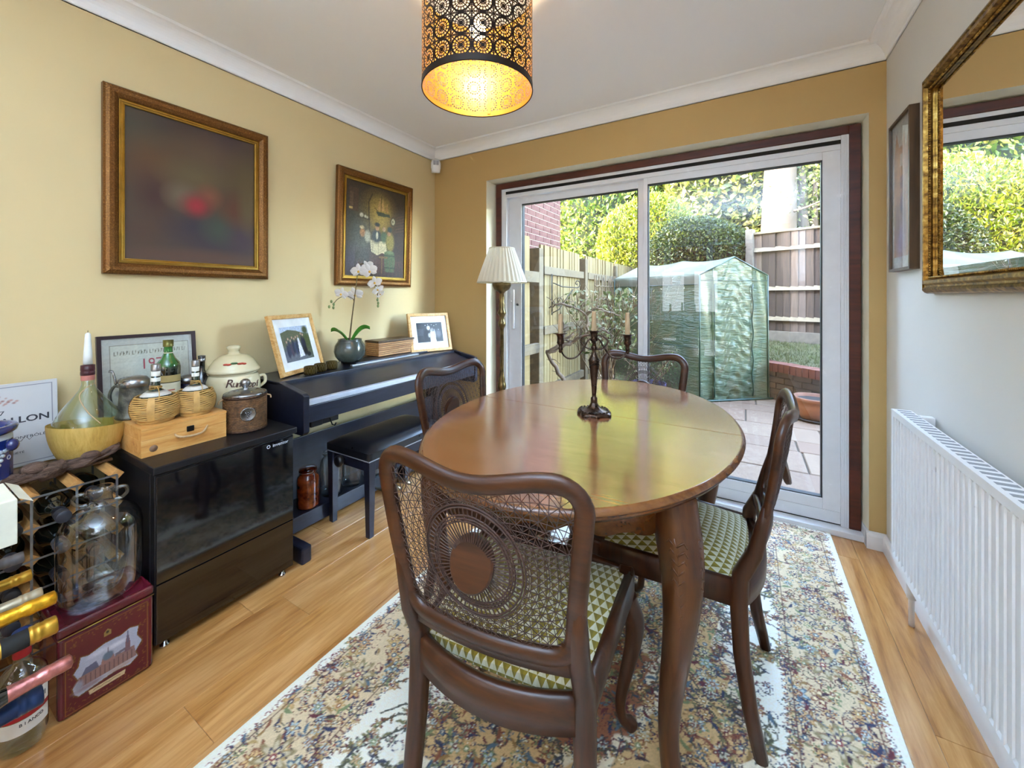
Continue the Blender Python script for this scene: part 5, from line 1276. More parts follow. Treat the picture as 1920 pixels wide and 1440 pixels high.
# slatted wooden box
t = thing('slatted_box', 'rectangular ribbed wooden box with dark lid on the piano', 'box', (-2.07, 1.775, .805)); t.rotation_euler = (0, 0, math.radians(-2))
m_sl = wood('slat_wood', '8a5a30', 'b98450', 'd0a068', axis=1, scale=4, rough=.45)
box('inner_box', -.105, .018, .006, .299, .0, .088, m_brf, t, .001)
for k in range(7): M().box(-.108, .0235, 0, .305, .002+k*.0125, .0115+k*.0125).build('slat', m_sl, t, .0025)
M().box(-.110, .026, -.003, .308, .0895, .102).build('lid', m_brf, t, .002)
# ------------------------------------------------------------------ wine cooler
FY0, FY1, FXF = .535, 1.005, -1.690
wc = thing('wine_cooler', 'black glass-fronted wine cooler standing left of the piano', 'wine cooler', (-2.18, FY0, 0)); L = FY1-FY0; D_ = FXF+2.18
m_gl = plain('gloss_black', '0a0b10', .06, var=.02, coat=1.0); m_blk = plain('matt_black', '111217', .42, var=.1)
box('cabinet', 0, D_-.045, 0, L, .03, .60, m_blk, wc, .004)
box('top_board', -.005, D_+.004, -.006, L+.012, .602, .628, m_blk, wc, .004)
box('door', D_-.042, D_-.006, 0, L, .030, .598, m_blk, wc, .003)
box('door_glass', D_-.006, D_, .004, L-.004, .235, .594, m_gl, wc, .0015); box('lower_glass', D_-.006, D_-.0005, .004, L-.004, .034, .231, m_gl, wc, .0015)
m_logo = plain('logo_silver', 'd8dce4', .3)
t_ = text('inventor', .019, m_logo, wc, frame_mtx((D_+.0005, L-.058, .578), (0, 1, 0), (1, 0, 0)))
M().tube([(D_+.0006, L-.107+.006*math.cos(a), .578+.006*math.sin(a)) for a in np.linspace(0, 2*PI, 17)[:-1]], .0012, 4, closed=True).build('logo_ring', m_logo, wc)
for y in (.035, L-.035): M().lathe([(0, 0), (.014, 0), (.014, .006), (.008, .010), (.008, .03), (0, .03)], (D_-.03, y, 0), 16).build('foot', m_chrome, wc)
TOPZ = .628
# ------------------------------------------------------------------ wooden bottle crate on the cooler
m_pine = wood('pine_box', 'b9722e', 'd79a50', 'e2b06c', axis=1, scale=1.8, rough=.5, stretch=9)
WB = (-2.11, -1.822, .539, .803, TOPZ, .732)
t = thing('wooden_wine_box', 'orange pine bottle box with rope handle on the wine cooler', 'box', (WB[0], WB[2], WB[4])); a, b, h = WB[1]-WB[0], WB[3]-WB[2], WB[5]-WB[4]
box('body', 0, a, 0, b, 0, .060, m_pine, t, .001); box('lid_rim', 0, a, 0, b, .0605, h-.009, m_pine, t, .001); box('lid', -.001, a+.001, -.001, b+.001, h-.0085, h, m_pine, t, .001)
P_ = spline([Vector((a, .095, .058)), Vector((a+.012, .105, .048)), Vector((a+.018, .14, .043)), Vector((a+.016, .175, .046)), Vector((a, .198, .062))])
m = M()
for s in (0, 1, 2):
    m.tube([p+Vector((.0022*math.cos(i*.9+s*2.09), 0, .0022*math.sin(i*.9+s*2.09))) for i, p in enumerate(P_)], .0024, 5)
m.build('rope_handle', plain('rope', 'c9a77c', .8), t)
box('clasp', a, a+.006, .131, .153, .057, .077, m_iron, t, .001); M().lathe([(0, 0), (.012, 0), (.012, .0006), (0, .0006)], seg=20, mat=Matrix.Translation((a-.0001, .034, .026)) @ Matrix.Rotation(PI/2, 4, 'Y')).build('knot', plain('knot_wood', '8a6a50', .6), t)
BZ = WB[5]
# straw flasks
m_straw = plain('straw', 'c49a58', .6, var=.14, nscale=30); m_bott = glassy('green_bottle', (.25, .45, .28), .02, 2.2); m_dkgreen = plain('dark_green_glass', '10281a', .08, coat=1)
def straw_flask(label, x, y, s, rot):
    t = thing('straw_flask', label, 'bottle', (x, y, BZ), rot, 'straw flasks on the pine box')
    M().lathe([(0, .004), (.05, .006), (.066, .03), (.070, .055), (.062, .080), (.045, .098), (.026, .112), (.0155, .122), (.0135, .135), (.0135, .205), (0, .205)], seg=32).build('flask', m_dkgreen, t)
    m = M()
    for k in range(13):
        z = .018+k*.0063; r = .0715*math.sin(math.acos(max(-1, min(1, (z-.052)/.075))))+.0005; m.tube([(r*math.cos(a)*(1+.012*math.sin(a*9+k)), r*math.sin(a)*(1+.012*math.sin(a*9+k)), z+.0012*math.sin(5*a+k)) for a in np.linspace(0, 2*PI, 37)[:-1]], .0031, 6, closed=True)
    tag(m.build('straw_weave', m_straw, t), kind='stuff')
    M().lathe([(.052, 0), (.056, .004), (.056, .018), (.052, .022), (.045, .02), (.045, .0)], seg=32).build('straw_base', m_straw, t)
    for a0 in (0, PI/2, PI, 1.5*PI):
        def bf(u, v): z = .014+.084*u; r = .0765*math.sin(math.acos(max(-1, min(1, (z-.052)/.078)))); aa = a0+(v-.5)*.30; return (r*math.cos(aa), r*math.sin(aa), z)
        M().grid(bf, 8, 3).build('straw_band', m_straw, t)
    M().lathe([(.0455, .0985), (.036, .107), (.024, .1145), (.0265, .1125), (.046, .098)], seg=32).build('collar_label', plain('pale_label', 'd8d4cc', .7, var=.2), t)
    M().lathe([(.0142, .148), (.0142, .162), (.0138, .162), (.0138, .148)], seg=20).build('neck_label', plain('white_label', 'e6e4da', .7), t); M().lathe([(.0142, .168), (.0142, .186), (.0138, .186), (.0138, .168)], seg=20).build('neck_label', MATS['white_label'], t)
    M().lathe([(.0148, .188), (.0148, .209), (.013, .212), (0, .212)], seg=20).build('cap', m_silver, t)
    for k in range(3): M().tube([(.018*math.cos(a)+.002*k, .018*math.sin(a), .122+.004*k+.003*math.sin(a+k)) for a in np.linspace(0, 2*PI, 17)[:-1]], .0016, 5, closed=True).build('twine', m_straw, t)
    M().tube(spline([Vector((.018, 0, .126)), Vector((.035, .012, .130)), Vector((.052, .02, .110)), Vector((.064, .02, .085))]), .0015, 5).build('twine', m_straw, t)
    t.scale = (s, s, 1.0); return t
straw_flask('straw-covered flask with silver cap, left on the pine box', -1.900, .604, .98, -.5); straw_flask('straw-covered flask with silver cap, right on the pine box', -1.885, .722, .88, -.3)
# green wine bottle
def bottle_prof(r, h, nr=.0145, sh=.62): return [(0, .004), (r*.8, .0), (r, .006), (r, h*sh), (r*.92, h*(sh+.06)), (r*.6, h*(sh+.12)), (nr*1.15, h*(sh+.18)), (nr, h*(sh+.2)), (nr, h*.955), (nr*1.15, h*.96), (nr*1.15, h), (0, h)]
t = thing('green_wine_bottle', 'tall green wine bottle with cream label behind the straw flasks', 'bottle', (-2.045, .690, BZ)); r, h = .0395, .285
g = NT('bottle_green'); m_green = g.done(g.bsdf(g.ramp(g.sep(g.coord())[2], [(.170, lin('0e1410')), (.185, lin('1f5a24')), (.25, lin('2c7030'))]), .06, coat=1.0))
M().lathe(bottle_prof(r, h), seg=36).build('glass', m_green, t)
def label_band(r, z0, z1, a0, a1, mat, par, name='label'):
    M().grid(lambda u, v: (r*math.cos(a0+(a1-a0)*u), r*math.sin(a0+(a1-a0)*u), z0+(z1-z0)*v), 16, 2).build(name, mat, par)
label_band(r+.0004, .03, .115, -1.9, 1.0, plain('cream_label', 'cfc8ac', .7, var=.12), t); label_band(r+.0005, .118, .145, -1.9, 1.0, plain('tan_label', 'a8925c', .7), t)
P = Paint(.06, .06, 40, 40, 'cfc8ac'); P.blob(.03, .022, .022, .016, '5a5448', .4).blob(.03, .022, .010, .010, '8a8474', .4).line([(.008, .046), (.052, .046)], .003, 'a8382c').line([(.012, .012), (.048, .012)], .0015, '4a4640').line([(.012, .006), (.048, .006)], .0015, '4a4640')
A0 = -1.15; print_obj('label_print', P, lambda X, Y: ((r+.0008)*np.cos(A0+X/r), (r+.0008)*np.sin(A0+X/r), .04+Y), t, vcol('label_print', .6))
M().lathe([(.0150, .215), (.0150, .235), (.0148, .235), (.0148, .215)], seg=20).build('neck_label', MATS['cream_label'], t); M().lathe([(.0172, h-.026), (.0172, h+.001), (0, h+.0015)], seg=20).build('capsule', plain('dark_gold_foil', '6a6430', .35, metal=.6), t)
t = thing('dark_bottle', 'small near-black bottle between right straw flask and the cream crock', 'bottle', (-2.01, .798, TOPZ)); 
t.location = (-2.085, .822, TOPZ); M().lathe(bottle_prof(.030, .305, .012, .60), seg=28).build('glass', plain('near_black_glass', '0c0e16', .07, coat=1), t); M().lathe([(.0138, .282), (.0138, .306), (0, .307)], seg=16).build('cap', m_silver, t); label_band(.0304, .05, .15, -1.6, .9, MATS['cream_label'], t)
# steins
m_stone = None; g = NT('grey_stoneware'); n = g.noise(g.coord(), 26, 4); m_stone = g.done(g.bsdf(g.ramp(n, [(.4, lin('3a3a38')), (.62, lin('6f6c60'))]), .35, .3, g.bump(n, .9, .006)))
t = thing('pewter_stein', 'grey relief beer stein with pewter lid and curved handle', 'stein', (-2.035, .582, BZ), math.radians(35))
M().lathe([(0, 0), (.052, 0), (.056, .006), (.053, .012), (.047, .02), (.046, .03), (.043, .09), (.041, .12), (.043, .126), (.040, .128), (0, .128)], seg=36).build('body', m_stone, t)
M().lathe([(.043, .118), (.045, .122), (.045, .140), (.041, .146), (.036, .153), (.015, .158), (0, .158)], seg=32).build('lid', m_silver, t)
M().tube(spline([Vector((-.042, 0, .112)), Vector((-.070, 0, .118)), Vector((-.088, 0, .085)), Vector((-.080, 0, .05)), Vector((-.048, 0, .028))]), .0055, 8).build('handle', m_stone, t)
M().tube(spline([Vector((-.035, 0, .150)), Vector((-.055, 0, .142)), Vector((-.066, 0, .128)), Vector((-.070, 0, .150)), Vector((-.078, 0, .172)), Vector((-.088, 0, .176))]), [.004]*33+[.006]*8, 8).build('thumb_lever', m_silver, t)
t = thing('blue_stein', 'dark blue stein with silver lid between green bottle and right flask', 'stein', (-2.075, .768, BZ), math.radians(200)); 
m_navy = plain('navy_glaze', '171c38', .2, coat=.5, var=.3); M().lathe([(0, 0), (.036, 0), (.037, .006), (.034, .012), (.033, .10), (0, .10)], seg=30).build('body', m_navy, t); M().lathe([(.034, .096), (.036, .10), (.036, .112), (.03, .122), (.01, .128), (0, .128)], seg=28).build('lid', m_silver, t); M().tube(spline([Vector((-.033, 0, .088)), Vector((-.056, 0, .08)), Vector((-.056, 0, .045)), Vector((-.033, 0, .02))]), .005, 8).build('handle', m_navy, t)
t.location = (-2.065, .762, BZ)
# rumtopf crock
g = NT('crock_glaze'); n = g.noise(g.coord(), 5, 4); m_crock = g.done(g.bsdf(g.ramp(n, [(.3, lin('cdbf94')), (.7, lin('ded3b2'))]), .22, coat=.4))
RX, RY = -2.03, .925; t = thing('rumtopf_crock', 'large cream lidded stoneware crock with brown script and painted fruit', 'jar', (RX, RY, TOPZ)); th0 = math.atan2(-RY, -RX)
t.rotation_euler = (0, 0, th0)   # its painted front faces the room
M().lathe([(0, 0), (.078, 0), (.084, .008), (.094, .05), (.102, .10), (.105, .15), (.103, .188), (.094, .210), (.088, .216), (.092, .218), (.092, .223), (0, .222)], seg=48).build('body', m_crock, t)
M().lathe([(.088, .223), (.101, .226), (.103, .234), (.098, .242), (.094, .247), (.092, .254), (.075, .280), (.055, .296), (.040, .302), (.030, .303), (.022, .306), (.021, .322), (.027, .330), (.027, .338), (.018, .344), (0, .345)], seg=48).build('lid', m_crock, t)
for s in (-1, 1): M().tube(spline([Vector((0, s*.092, .19)), Vector((0, s*.118, .195)), Vector((0, s*.122, .165)), Vector((0, s*.102, .145))]), .007, 8).build('handle', m_crock, t)
m_brown = plain('brown_script', '4a2418', .4); m_red = plain('berry_red', 'b8402c', .35); m_gleaf = plain('leaf_green', '4a6a44', .5); m_blue = plain('berry_blue', '3c4a7c', .4)
for i, ch in enumerate('Rumtopf'):
    a = (-.17+.19*i); rr = .1050; zc_ = .186-.003*i
    text(ch, .050 if i == 0 else .040, m_brown, t, frame_mtx((rr*math.cos(a)-.0, rr*math.sin(a), zc_), (-math.sin(a), math.cos(a), .0), (math.cos(a), math.sin(a), .10)), ext=.0012, shear=.25)
for k, (a, z, col) in enumerate([(-.35, .268, m_red), (-.22, .267, m_red), (.25, .268, m_red), (.36, .268, m_red), (.45, .266, m_red), (-.02, .272, m_gleaf), (.05, .272, m_gleaf)]): M().sphere((.084*math.cos(a), .084*math.sin(a), z), .008, 10, 6, sc=(.6, 1.4, .6)).build('painted_fruit', col, t)
for k, (a, z, col) in enumerate([(-.2, .105, m_gleaf), (-.08, .11, m_gleaf), (.08, .108, m_blue), (.2, .11, m_gleaf), (.32, .115, m_blue), (.0, .09, m_red), (.14, .09, m_red)]): M().sphere((.1010*math.cos(a), .1010*math.sin(a), z), .008, 10, 6, sc=(.5, 1.4, 1)).build('painted_fruit', col, t)
# wicker ice bucket
t = thing('wicker_ice_bucket', 'brown woven ice bucket with steel lid, ball knob and round plaque', 'ice bucket', (-1.862, .893, TOPZ)); th0 = math.atan2(-.893, 1.862)
t.rotation_euler = (0, 0, th0+.12); m_wick = plain('wicker', '7a5636', .6, var=.35, nscale=70); m_wick2 = plain('dark_wicker', '4c3220', .7, var=.3)
M().lathe([(0, 0), (.070, 0), (.072, .01), (.074, .14), (0, .14)], seg=40).build('body', m_wick2, t)
m = M(); nst = 40
for k in range(20):
    z = .012+k*.0064; m.tube([((.0755+.0018*(1 if (i+k) % 2 else -1))*math.cos(2*PI*i/80*1.0), (.0755+.0018*(1 if (i+k) % 2 else -1))*math.sin(2*PI*i/80), z) for i in range(80)], .0034, 5, closed=True)
tag(m.build('weave', m_wick, t), kind='stuff')
for z in (.006, .144):
    m = M(); m.tube([(.077*math.cos(a), .077*math.sin(a), z+.0015*math.sin(a*30)) for a in np.linspace(0, 2*PI, 121)[:-1]], .0045, 6, closed=True); m.build('rim', m_wick2, t)
M().lathe([(.078, .147), (.080, .150), (.078, .156), (.060, .163), (.02, .168), (0, .168)], seg=40).build('lid', m_silver, t)
M().lathe([(.016, .166), (.010, .172), (.010, .178), (.017, .186), (.020, .196), (.017, .206), (.008, .213), (0, .214)], seg=24).build('knob', m_silver, t)
M().lathe([(0, 0), (.027, 0), (.029, .003), (.027, .006), (.024, .004), (0, .004)], seg=28, mat=Matrix.Translation((.078, 0, .078)) @ Matrix.Rotation(PI/2, 4, 'Y')).build('plaque', m_silver, t)
m = M()
for (a, b) in [(0, 0), (.006, .003), (-.006, .003), (0, .007), (.003, -.006), (-.003, -.006), (0, -.011), (.009, .008), (-.009, .008)]: m.sphere((.0835, a, .077+b), .0036, 8, 5)
tag(m.build('grape_relief', m_silver, t), kind='stuff')
for s in (-1, 1): M().tube(spline([Vector((0, s*.078, .135)), Vector((.004, s*.092, .130)), Vector((.004, s*.094, .118))]), .003, 6).build('handle_loop', MATS['rope'], t)
# framed vintage print behind
t = thing('framed_wine_print', 'thin dark framed wine label print with red date leaning on the wall', 'picture', (-2.15, .512, TOPZ)); t.rotation_euler = (0, -math.atan(.045/.40)*1.0, 0)
t.location = (-2.148, .512, TOPZ+.0); w, h = .322, .412; fn = lambda u, v, q: (q, u, v)
moulding([(0, 0), (0, .014), (.013, .014), (.014, .008)], w, h, fn).build('frame', plain('dark_frame', '2c1a20', .35), t)
P = Paint(w-.02, h-.02, 120, 150, 'c2beb8'); P.blob(.25, .2, .12, .2, 'cfd0d4', .8, .6).rect(.028, .285, .04, .36, 'd0ccc0').line([(.028, .36), (.285, .36)], .0012, '8a8074').line([(.285, .04), (.285, .36)], .0012, '8a8074').line([(.028, .04), (.028, .36)], .0012, '8a8074')
for i in range(26): 
    x = .04+i*.0092; P.line([(x, .322), (x+.001, .336)], .0014, '6c6454').line([(x, .336 if i % 2 else .322), (x+.005, .336 if i % 3 else .322)], .0011, '6c6454')
for i in range(9): P.blob(.05+i*.024, .17+.008*math.sin(i*2), .014, .016, ['4a5078', '8a6a70', '6a7090'][i % 3], .6, .6)
for i in range(40): P.blob(.04+.24*random.random(), .05+.14*random.random(), .004, .003, '8f8a82', .6, .7)
P.grain(.06, 2); print_obj('print', P, lambda X, Y: (np.full_like(X, .0075), .01+X, .01+Y), t, vcol('wine_print', .4)); box('backing', 0, .006, .003, w-.003, .003, h-.003, m_dark, t, 0)
text('1970', .062, plain('print_red', 'b0505a', .5), t, frame_mtx((.0079, .178, .285), (0, 1, 0), (1, 0, 0)), sx=.8); box('pane', .0092, .0098, .013, w-.013, .013, h-.013, m_glass, t, 0)

# ------------------------------------------------------------------ wooden and metal bottle rack
RKX0, RKX1 = -2.12, -1.862; ys = [.488-.0945*k for k in range(8)]; zs = [.585-.0945*k for k in range(7)]
rk = thing('wine_rack', 'wood and steel grid wine rack left of the wine cooler', 'wine rack', (RKX0, 0, 0)); RD = RKX1-RKX0
m_blk_w = wood('rack_block', '8a5c2c', 'b98448', 'cf9c5c', axis=0, scale=2.5, rough=.55); m_steel = plain('galvanised', '8c8e94', .35, metal=.9)
s = .0145*1.35
blk = None
for y in ys:
    for z in zs:
        if blk is None:
            blk = M().add([(x, a, b) for x in (.0, RD) for a, b in ((s, 0), (0, s), (-s, 0), (0, -s))], [(0, 1, 2, 3), (7, 6, 5, 4), (0, 4, 5, 1), (1, 5, 6, 2), (2, 6, 7, 3), (3, 7, 4, 0)]).build('block', m_blk_w, rk, .0015); o = blk; bmod = True
        else:
            o = blk.copy(); COL.objects.link(o)
        o.parent = rk; o.location = (0, y, z)
for xx in (.004, RD+.001):
    for z in zs: box('steel_strip', xx-.0008, xx+.0008, ys[-1], ys[0], z-.003, z+.003, m_steel, rk, 0)
    for y in ys: box('steel_strip', xx-.0022, xx-.0008, y-.003, y+.003, 0, zs[0], m_steel, rk, 0)
box('top_shelf', .0, .150, -.30, .505, .6055, .614, m_brf, rk, .001)
box('shelf_foot', .0, RD, ys[0]-.003, ys[0]+.003, 0, .012, m_steel, rk, 0)
SHZ = .614
# bottles lying in the rack
m_caps = [plain('cap_charcoal', '3a3c46', .4), plain('cap_slate', '2a2c36', .35), plain('cap_black', '1c1c20', .4), plain('cap_grey', '6a6c74', .35, metal=.4)]
m_dg = plain('dark_wine_glass', '0d120e', .08, coat=1)
def lying_bottle(label, pos, direction, mcap, glass=None, r=.0355, h=.30, nr=.0145, capl=.055, grp=None, champ=False, lab=None, name='wine_bottle', cr=1.1):
    t = thing(name, label, 'bottle', pos, group=grp); q = Vector(direction).normalized().to_track_quat('Z', 'Y'); Mx = q.to_matrix().to_4x4()
    if champ: pr = [(0, -h), (r*.8, -h), (r, -h+.008), (r, -h*.52), (r*.85, -h*.44), (r*.62, -h*.36), (nr*1.3, -h*.24), (nr, -.03), (nr, 0), (0, 0)]
    else: pr = [(0, -h), (r*.8, -h), (r, -h+.006), (r, -h*.38), (r*.9, -h*.32), (r*.6, -h*.27), (nr*1.15, -h*.22), (nr, -h*.2), (nr, 0), (0, 0)]
    M().lathe(pr, seg=26, mat=Mx).build('glass', glass or m_dg, t)
    if champ: cp = [(nr*1.42, -h*.27), (nr*1.36, -h*.24), (nr*1.18, -.045), (nr*1.2, -.040), (nr*1.34, -.036), (nr*1.34, -.028), (nr*1.22, -.024), (nr*1.32, -.010), (nr*1.25, .001), (nr*.7, .004), (0, .004)]
    else: cp = [(nr*1.10, -capl), (nr*1.12, -capl+.001), (nr*1.12, -.034), (nr*1.2, -.033), (nr*1.2, -.029), (nr*1.12, -.028), (nr*1.2, -.024), (nr*1.2, -.020), (nr*1.12, -.019), (nr*1.2, -.013), (nr*1.2, -.001), (nr*1.1, .001), (0, .001)]
    cp = [(a*(cr/1.1) if a > 0 else 0, z) for a, z in cp]
    M().lathe(cp, seg=26, mat=Mx).build('foil' if champ else 'capsule', mcap, t)
    if lab: M().lathe([(nr*cr*1.03*(1.2 if champ else 1.03), lab[0]), (nr*cr*1.03*(1.1 if champ else 1.03), lab[1])], seg=26, mat=Mx).build('neck_band', lab[2], t)
    return t
k = 0
words = ['top row', 'second row', 'third row', 'fourth row']
for r_ in range(4):
    for c_ in range(3):
        y = ys[c_]-.047; z = zs[r_]-.052
        prot = .115 if c_ > 0 else .0
        if c_ == 0: lying_bottle('dark bottle lying in rack beside the wine cooler, %s' % words[r_], (RKX1-.015, y, z), (1, 0, 0), m_caps[(r_+c_) % 4], grp='wine bottles lying in the rack')
        else: lying_bottle('dark bottle neck protruding from rack, %s, %s' % (words[r_], 'second column from the cooler' if c_ == 1 else 'third column from the cooler'), (RKX1+.095-.01*r_, y, z), (1, random.uniform(-.03, .03), random.uniform(-.05, -.02)), m_caps[(r_*2+c_) % 4], grp='wine bottles lying in the rack')
# slate grey bottle tops under shelf seen from above: cream tile sign
t = thing('wine_label_tile', 'white square tile sign printed with red crest and the year 1967', 'sign', (-2.175, .10, SHZ+.001)); t.location = (-2.145, .115, SHZ); t.rotation_euler = (0, -.09, 0)
w, h = .292, .285; box('tile', -.0, .012, 0, w, 0, h, plain('tile_white', 'c9c6c4', .3, var=.06), t, .002)
P = Paint(w-.004, h-.004, 146, 142, 'c8c6c6'); cx_ = w/2-.002
P.line([(.012, .010), (w-.016, .010), (w-.016, h-.014), (.012, h-.014), (.012, .010)], .0009, '6a6a78')
for s_ in (-1, 1):
    for i in range(7): P.blob(cx_+s_*(.016+.006*i), .222+.006*math.sin(i*2.1), .006, .004, ['b07868', '8a4c44'][i % 2], .6, .8)
for i in range(12): P.blob(cx_+.034*math.cos(i*.55), .226+.018*math.sin(i*.55), .004, .004, 'a87868', .7, .7)
P.blob(cx_, .220, .018, .015, 'a8403c', .3).line([(cx_-.012, .222), (cx_, .216), (cx_+.012, .222)], .0015, 'd0b0a0').blob(cx_, .240, .010, .006, '8a5c50', .5)
print_obj('tile_print', P, lambda X, Y: (np.full_like(X, .0124), .002+X, .002+Y), t, vcol('tile_print', .3))
m_ink = plain('ink', '34343c', .5)
fm = lambda y, z: frame_mtx((.0126, y, z), (0, 1, 0), (1, 0, 0))
text('1967', .020, m_ink, t, fm(cx_+.002, .188), sx=1.3); text('AVALLON', .030, m_ink, t, fm(w-.020, .158), align='RIGHT', sx=1.15, offset=.0006); text('RT', .017, m_ink, t, fm(cx_+.024, .122), sx=1.3); text('CONTRÔLÉE', .012, m_ink, t, fm(w-.022, .098), align='RIGHT', sx=1.3)
text('PROPRIÉTÉ', .009, m_ink, t, fm(cx_+.04, .048), sx=1.3); text('FRANCE', .009, m_ink, t, fm(cx_+.02, .026), sx=1.3)
M().tube([(.0127, cx_-.01+.009*i, .074+.009*math.sin(i*2.3)+.002*i) for i in range(12)], .0009, 4).build('signature', m_brown, t)
# fiasco with candle
t = thing('fiasco_bottle', 'clear straw-based chianti flask with burgundy neck cap, left of pine box', 'bottle', (-2.040, .458, SHZ), math.atan2(-.458, 2.04))
g = NT('pale_green_glass'); m_pg = glassy('fiasco_glass', (.82, .90, .82), .02, 2.2)
M().lathe([(0, .03), (.075, .04), (.092, .08), (.094, .115), (.085, .15), (.062, .19), (.038, .225), (.022, .25), (.0165, .268), (.0165, .305), (0, .305)], seg=40).build('glass', m_pg, t)
m_bask = wood('basket_wood', 'b08a3c', 'c9a24e', 'd6b264', axis=2, scale=4, rough=.6, stretch=7)
def bk_(u, v):
    a = 2*PI*u; r = .060+.040*math.sin(min(1, .12+v*.72)*PI*.62)**.8; zt = .128+.012*math.cos(a*1.0+1.2); z = .018+(zt-.018)*v; return (r*math.cos(a), r*math.sin(a), z)
M().grid(bk_, 48, 8).build('basket', m_bask, t); M().lathe([(0, 0), (.058, 0), (.061, .006), (.052, .018), (.05, .022), (0, .022)], seg=40).build('basket_foot', m_bask, t)
M().lathe([(.0185, .300), (.0192, .303), (.0192, .312), (.0182, .314), (.0192, .318), (.0185, .336), (.0, .338)], seg=28).lathe([(.0185, .30), (.0185, .312)], seg=28).build('cap', plain('burgundy_cap', '40141e', .35), t)
M().lathe([(.0178, .282), (.0178, .300)], seg=28).build('neck_band', plain('pink_band', 'c0786c', .6), t)
M().tube(spline([Vector((0, .018, .268)), Vector((.03, .0, .262)), Vector((.055, -.02, .235)), Vector((.07, .0, .18)), Vector((.088, .03, .138))]), .0016, 6).build('twine', MATS['rope'], t)
t = thing('taper_candle', 'white taper candle stuck in the neck of the chianti flask', 'candle', (-2.040, .458, SHZ+.3385)); M().lathe([(0, 0), (.0125, 0), (.0118, .03), (.0075, .108), (.004, .113), (0, .114)], seg=20).build('wax', plain('white_wax', 'eef0ec', .35), t); M().tube([(0, 0, .112), (.001, 0, .121)], .0008, 5).build('wick', m_dark, t)
# blue grape crock at the very left
t = thing('blue_crock', 'grey and cobalt blue stoneware pot with grape relief, cut by left edge', 'pot', (-1.965, .206, SHZ+.0), 0.0)
t.location = (-1.975, .205, SHZ+.0005); m_cob = plain('cobalt', '1c2c6c', .15, coat=.8, var=.2); m_gs = plain('grey_salt_glaze', 'b8c0c8', .2, coat=.6)
t.rotation_euler = (0, 0, math.atan2(-.205, 1.975)); M().lathe([(0, 0), (.066, 0), (.070, .006), (.074, .05), (.076, .13), (.074, .17), (0, .17)], seg=40).build('body', m_gs, t)
M().lathe([(.074, .165), (.084, .172), (.086, .182), (.082, .190), (.07, .19), (.066, .18), (.066, .03), (0, .03)], seg=40).build('rim', m_cob, t)
M().grid(lambda u, v: ((.0765+.0012*math.sin(PI*u)*math.sin(PI*v))*math.cos(-.3+1.55*u), (.0765+.0012)*math.sin(-.3+1.55*u), .035+.115*v), 16, 10).build('blue_panel', m_cob, t)
m = M()
for (a, z) in [(.25+.13*i+.065*(j % 2), .055+.0125*j) for j in range(6) for i in range(2+j//2)]: m.sphere((.0775*math.cos(a+.1), .0775*math.sin(a+.1), z), .0062, 8, 6)
tag(m.build('grapes', m_gs, t), kind='stuff'); M().sphere((.06, .070, .135), .019, 14, 8, sc=(1, .8, 1)).build('ear_knob', m_cob, t)
for z in (.12, .095): M().tube([(.078*math.cos(.98+.07*math.cos(q)), .078*math.sin(.98+.07*math.cos(q)), z+.006*math.sin(q)) for q in np.linspace(0, 2*PI, 13)[:-1]], .0014, 5, closed=True).build('ring_mark', m_gs, t)
tag(box('yellow_card', .02, .05, .02, .03, .10, .205, plain('yellow_green', 'c4d23c', .6), t, .001), label='yellow-green tag standing in the pot')
# vine root on the rack
t = thing('vine_root', 'gnarled dry grapevine branch lying along the rack top', 'branch', (0, 0, 0)); g = NT('vine_bark'); n = g.noise(g.coord(scale=(40, 6, 40)), 2, 5, .7, .5)
m_vine = g.done(g.bsdf(g.ramp(n, [(.35, lin('3a2820')), (.6, lin('7a6052')), (.75, lin('a08878'))]), .85, normal=g.bump(n, 1.0, .01)))
path = spline([Vector((-1.93, .10, .627)), Vector((-1.93, .20, .628)), Vector((-1.93, .27, .630)), Vector((-1.935, .33, .637)), Vector((-1.95, .385, .630)), Vector((-1.955, .44, .632)), Vector((-1.97, .49, .640)), Vector((-1.985, .525, .652))], 6)
m = M(); n_ = len(path)
for s_ in range(4):
    m.tube([p+Vector((.009*math.cos(s_*1.57+i*.16), 0, .009*math.sin(s_*1.57+i*.16))) for i, p in enumerate(path)], [.013+.004*math.sin(i*.7+s_)+(.009 if 17 < i < 24 else 0)-(.006*i/n_) for i in range(n_)], 9)
m.sphere((-1.93, .315, .655), .024, 12, 8, sc=(1, 1.3, .8)); m.sphere((-1.955, .445, .646), .018, 12, 8, sc=(1, 1.4, .9)); m.sphere((-1.935, .345, .640), .028, 12, 8, sc=(1, 1.2, .7)); tag(m.build('bark', m_vine, t), kind='stuff')

# ------------------------------------------------------------------ demijohn on the burgundy tin
g = NT('tin_red'); m_tin = g.done(g.bsdf(g.ramp(g.noise(g.coord(), 6, 3), [(.3, lin('4a0e1c')), (.7, lin('6a1828'))]), .25, coat=.5))
TX0, TX1, TY0, TY1, TZ = -1.855, -1.655, .312, .520, .262
t = thing('burgundy_tin', 'burgundy hinged tin box printed with a cathedral view', 'tin', (TX0, TY0, 0)); a, b = TX1-TX0, TY1-TY0
box('body', 0, a, 0, b, 0, TZ-.03, m_tin, t, .010, bseg=3); box('lid', -.002, a+.002, -.002, b+.002, TZ-.029, TZ, m_tin, t, .009, bseg=3)
M().tube([(x, y, TZ-.029) for x, y in [(a+.003, .0), (a+.003, b)]], .0016, 6).build('lid_bead', m_gold, t)
w_, h_ = b-.022, TZ-.045; P = Paint(w_, h_, 130, 150, '581322'); gold = '8a6224'
P.line([(.004, .004), (w_-.004, .004), (w_-.004, h_-.004), (.004, h_-.004), (.004, .004)], .0008, gold)
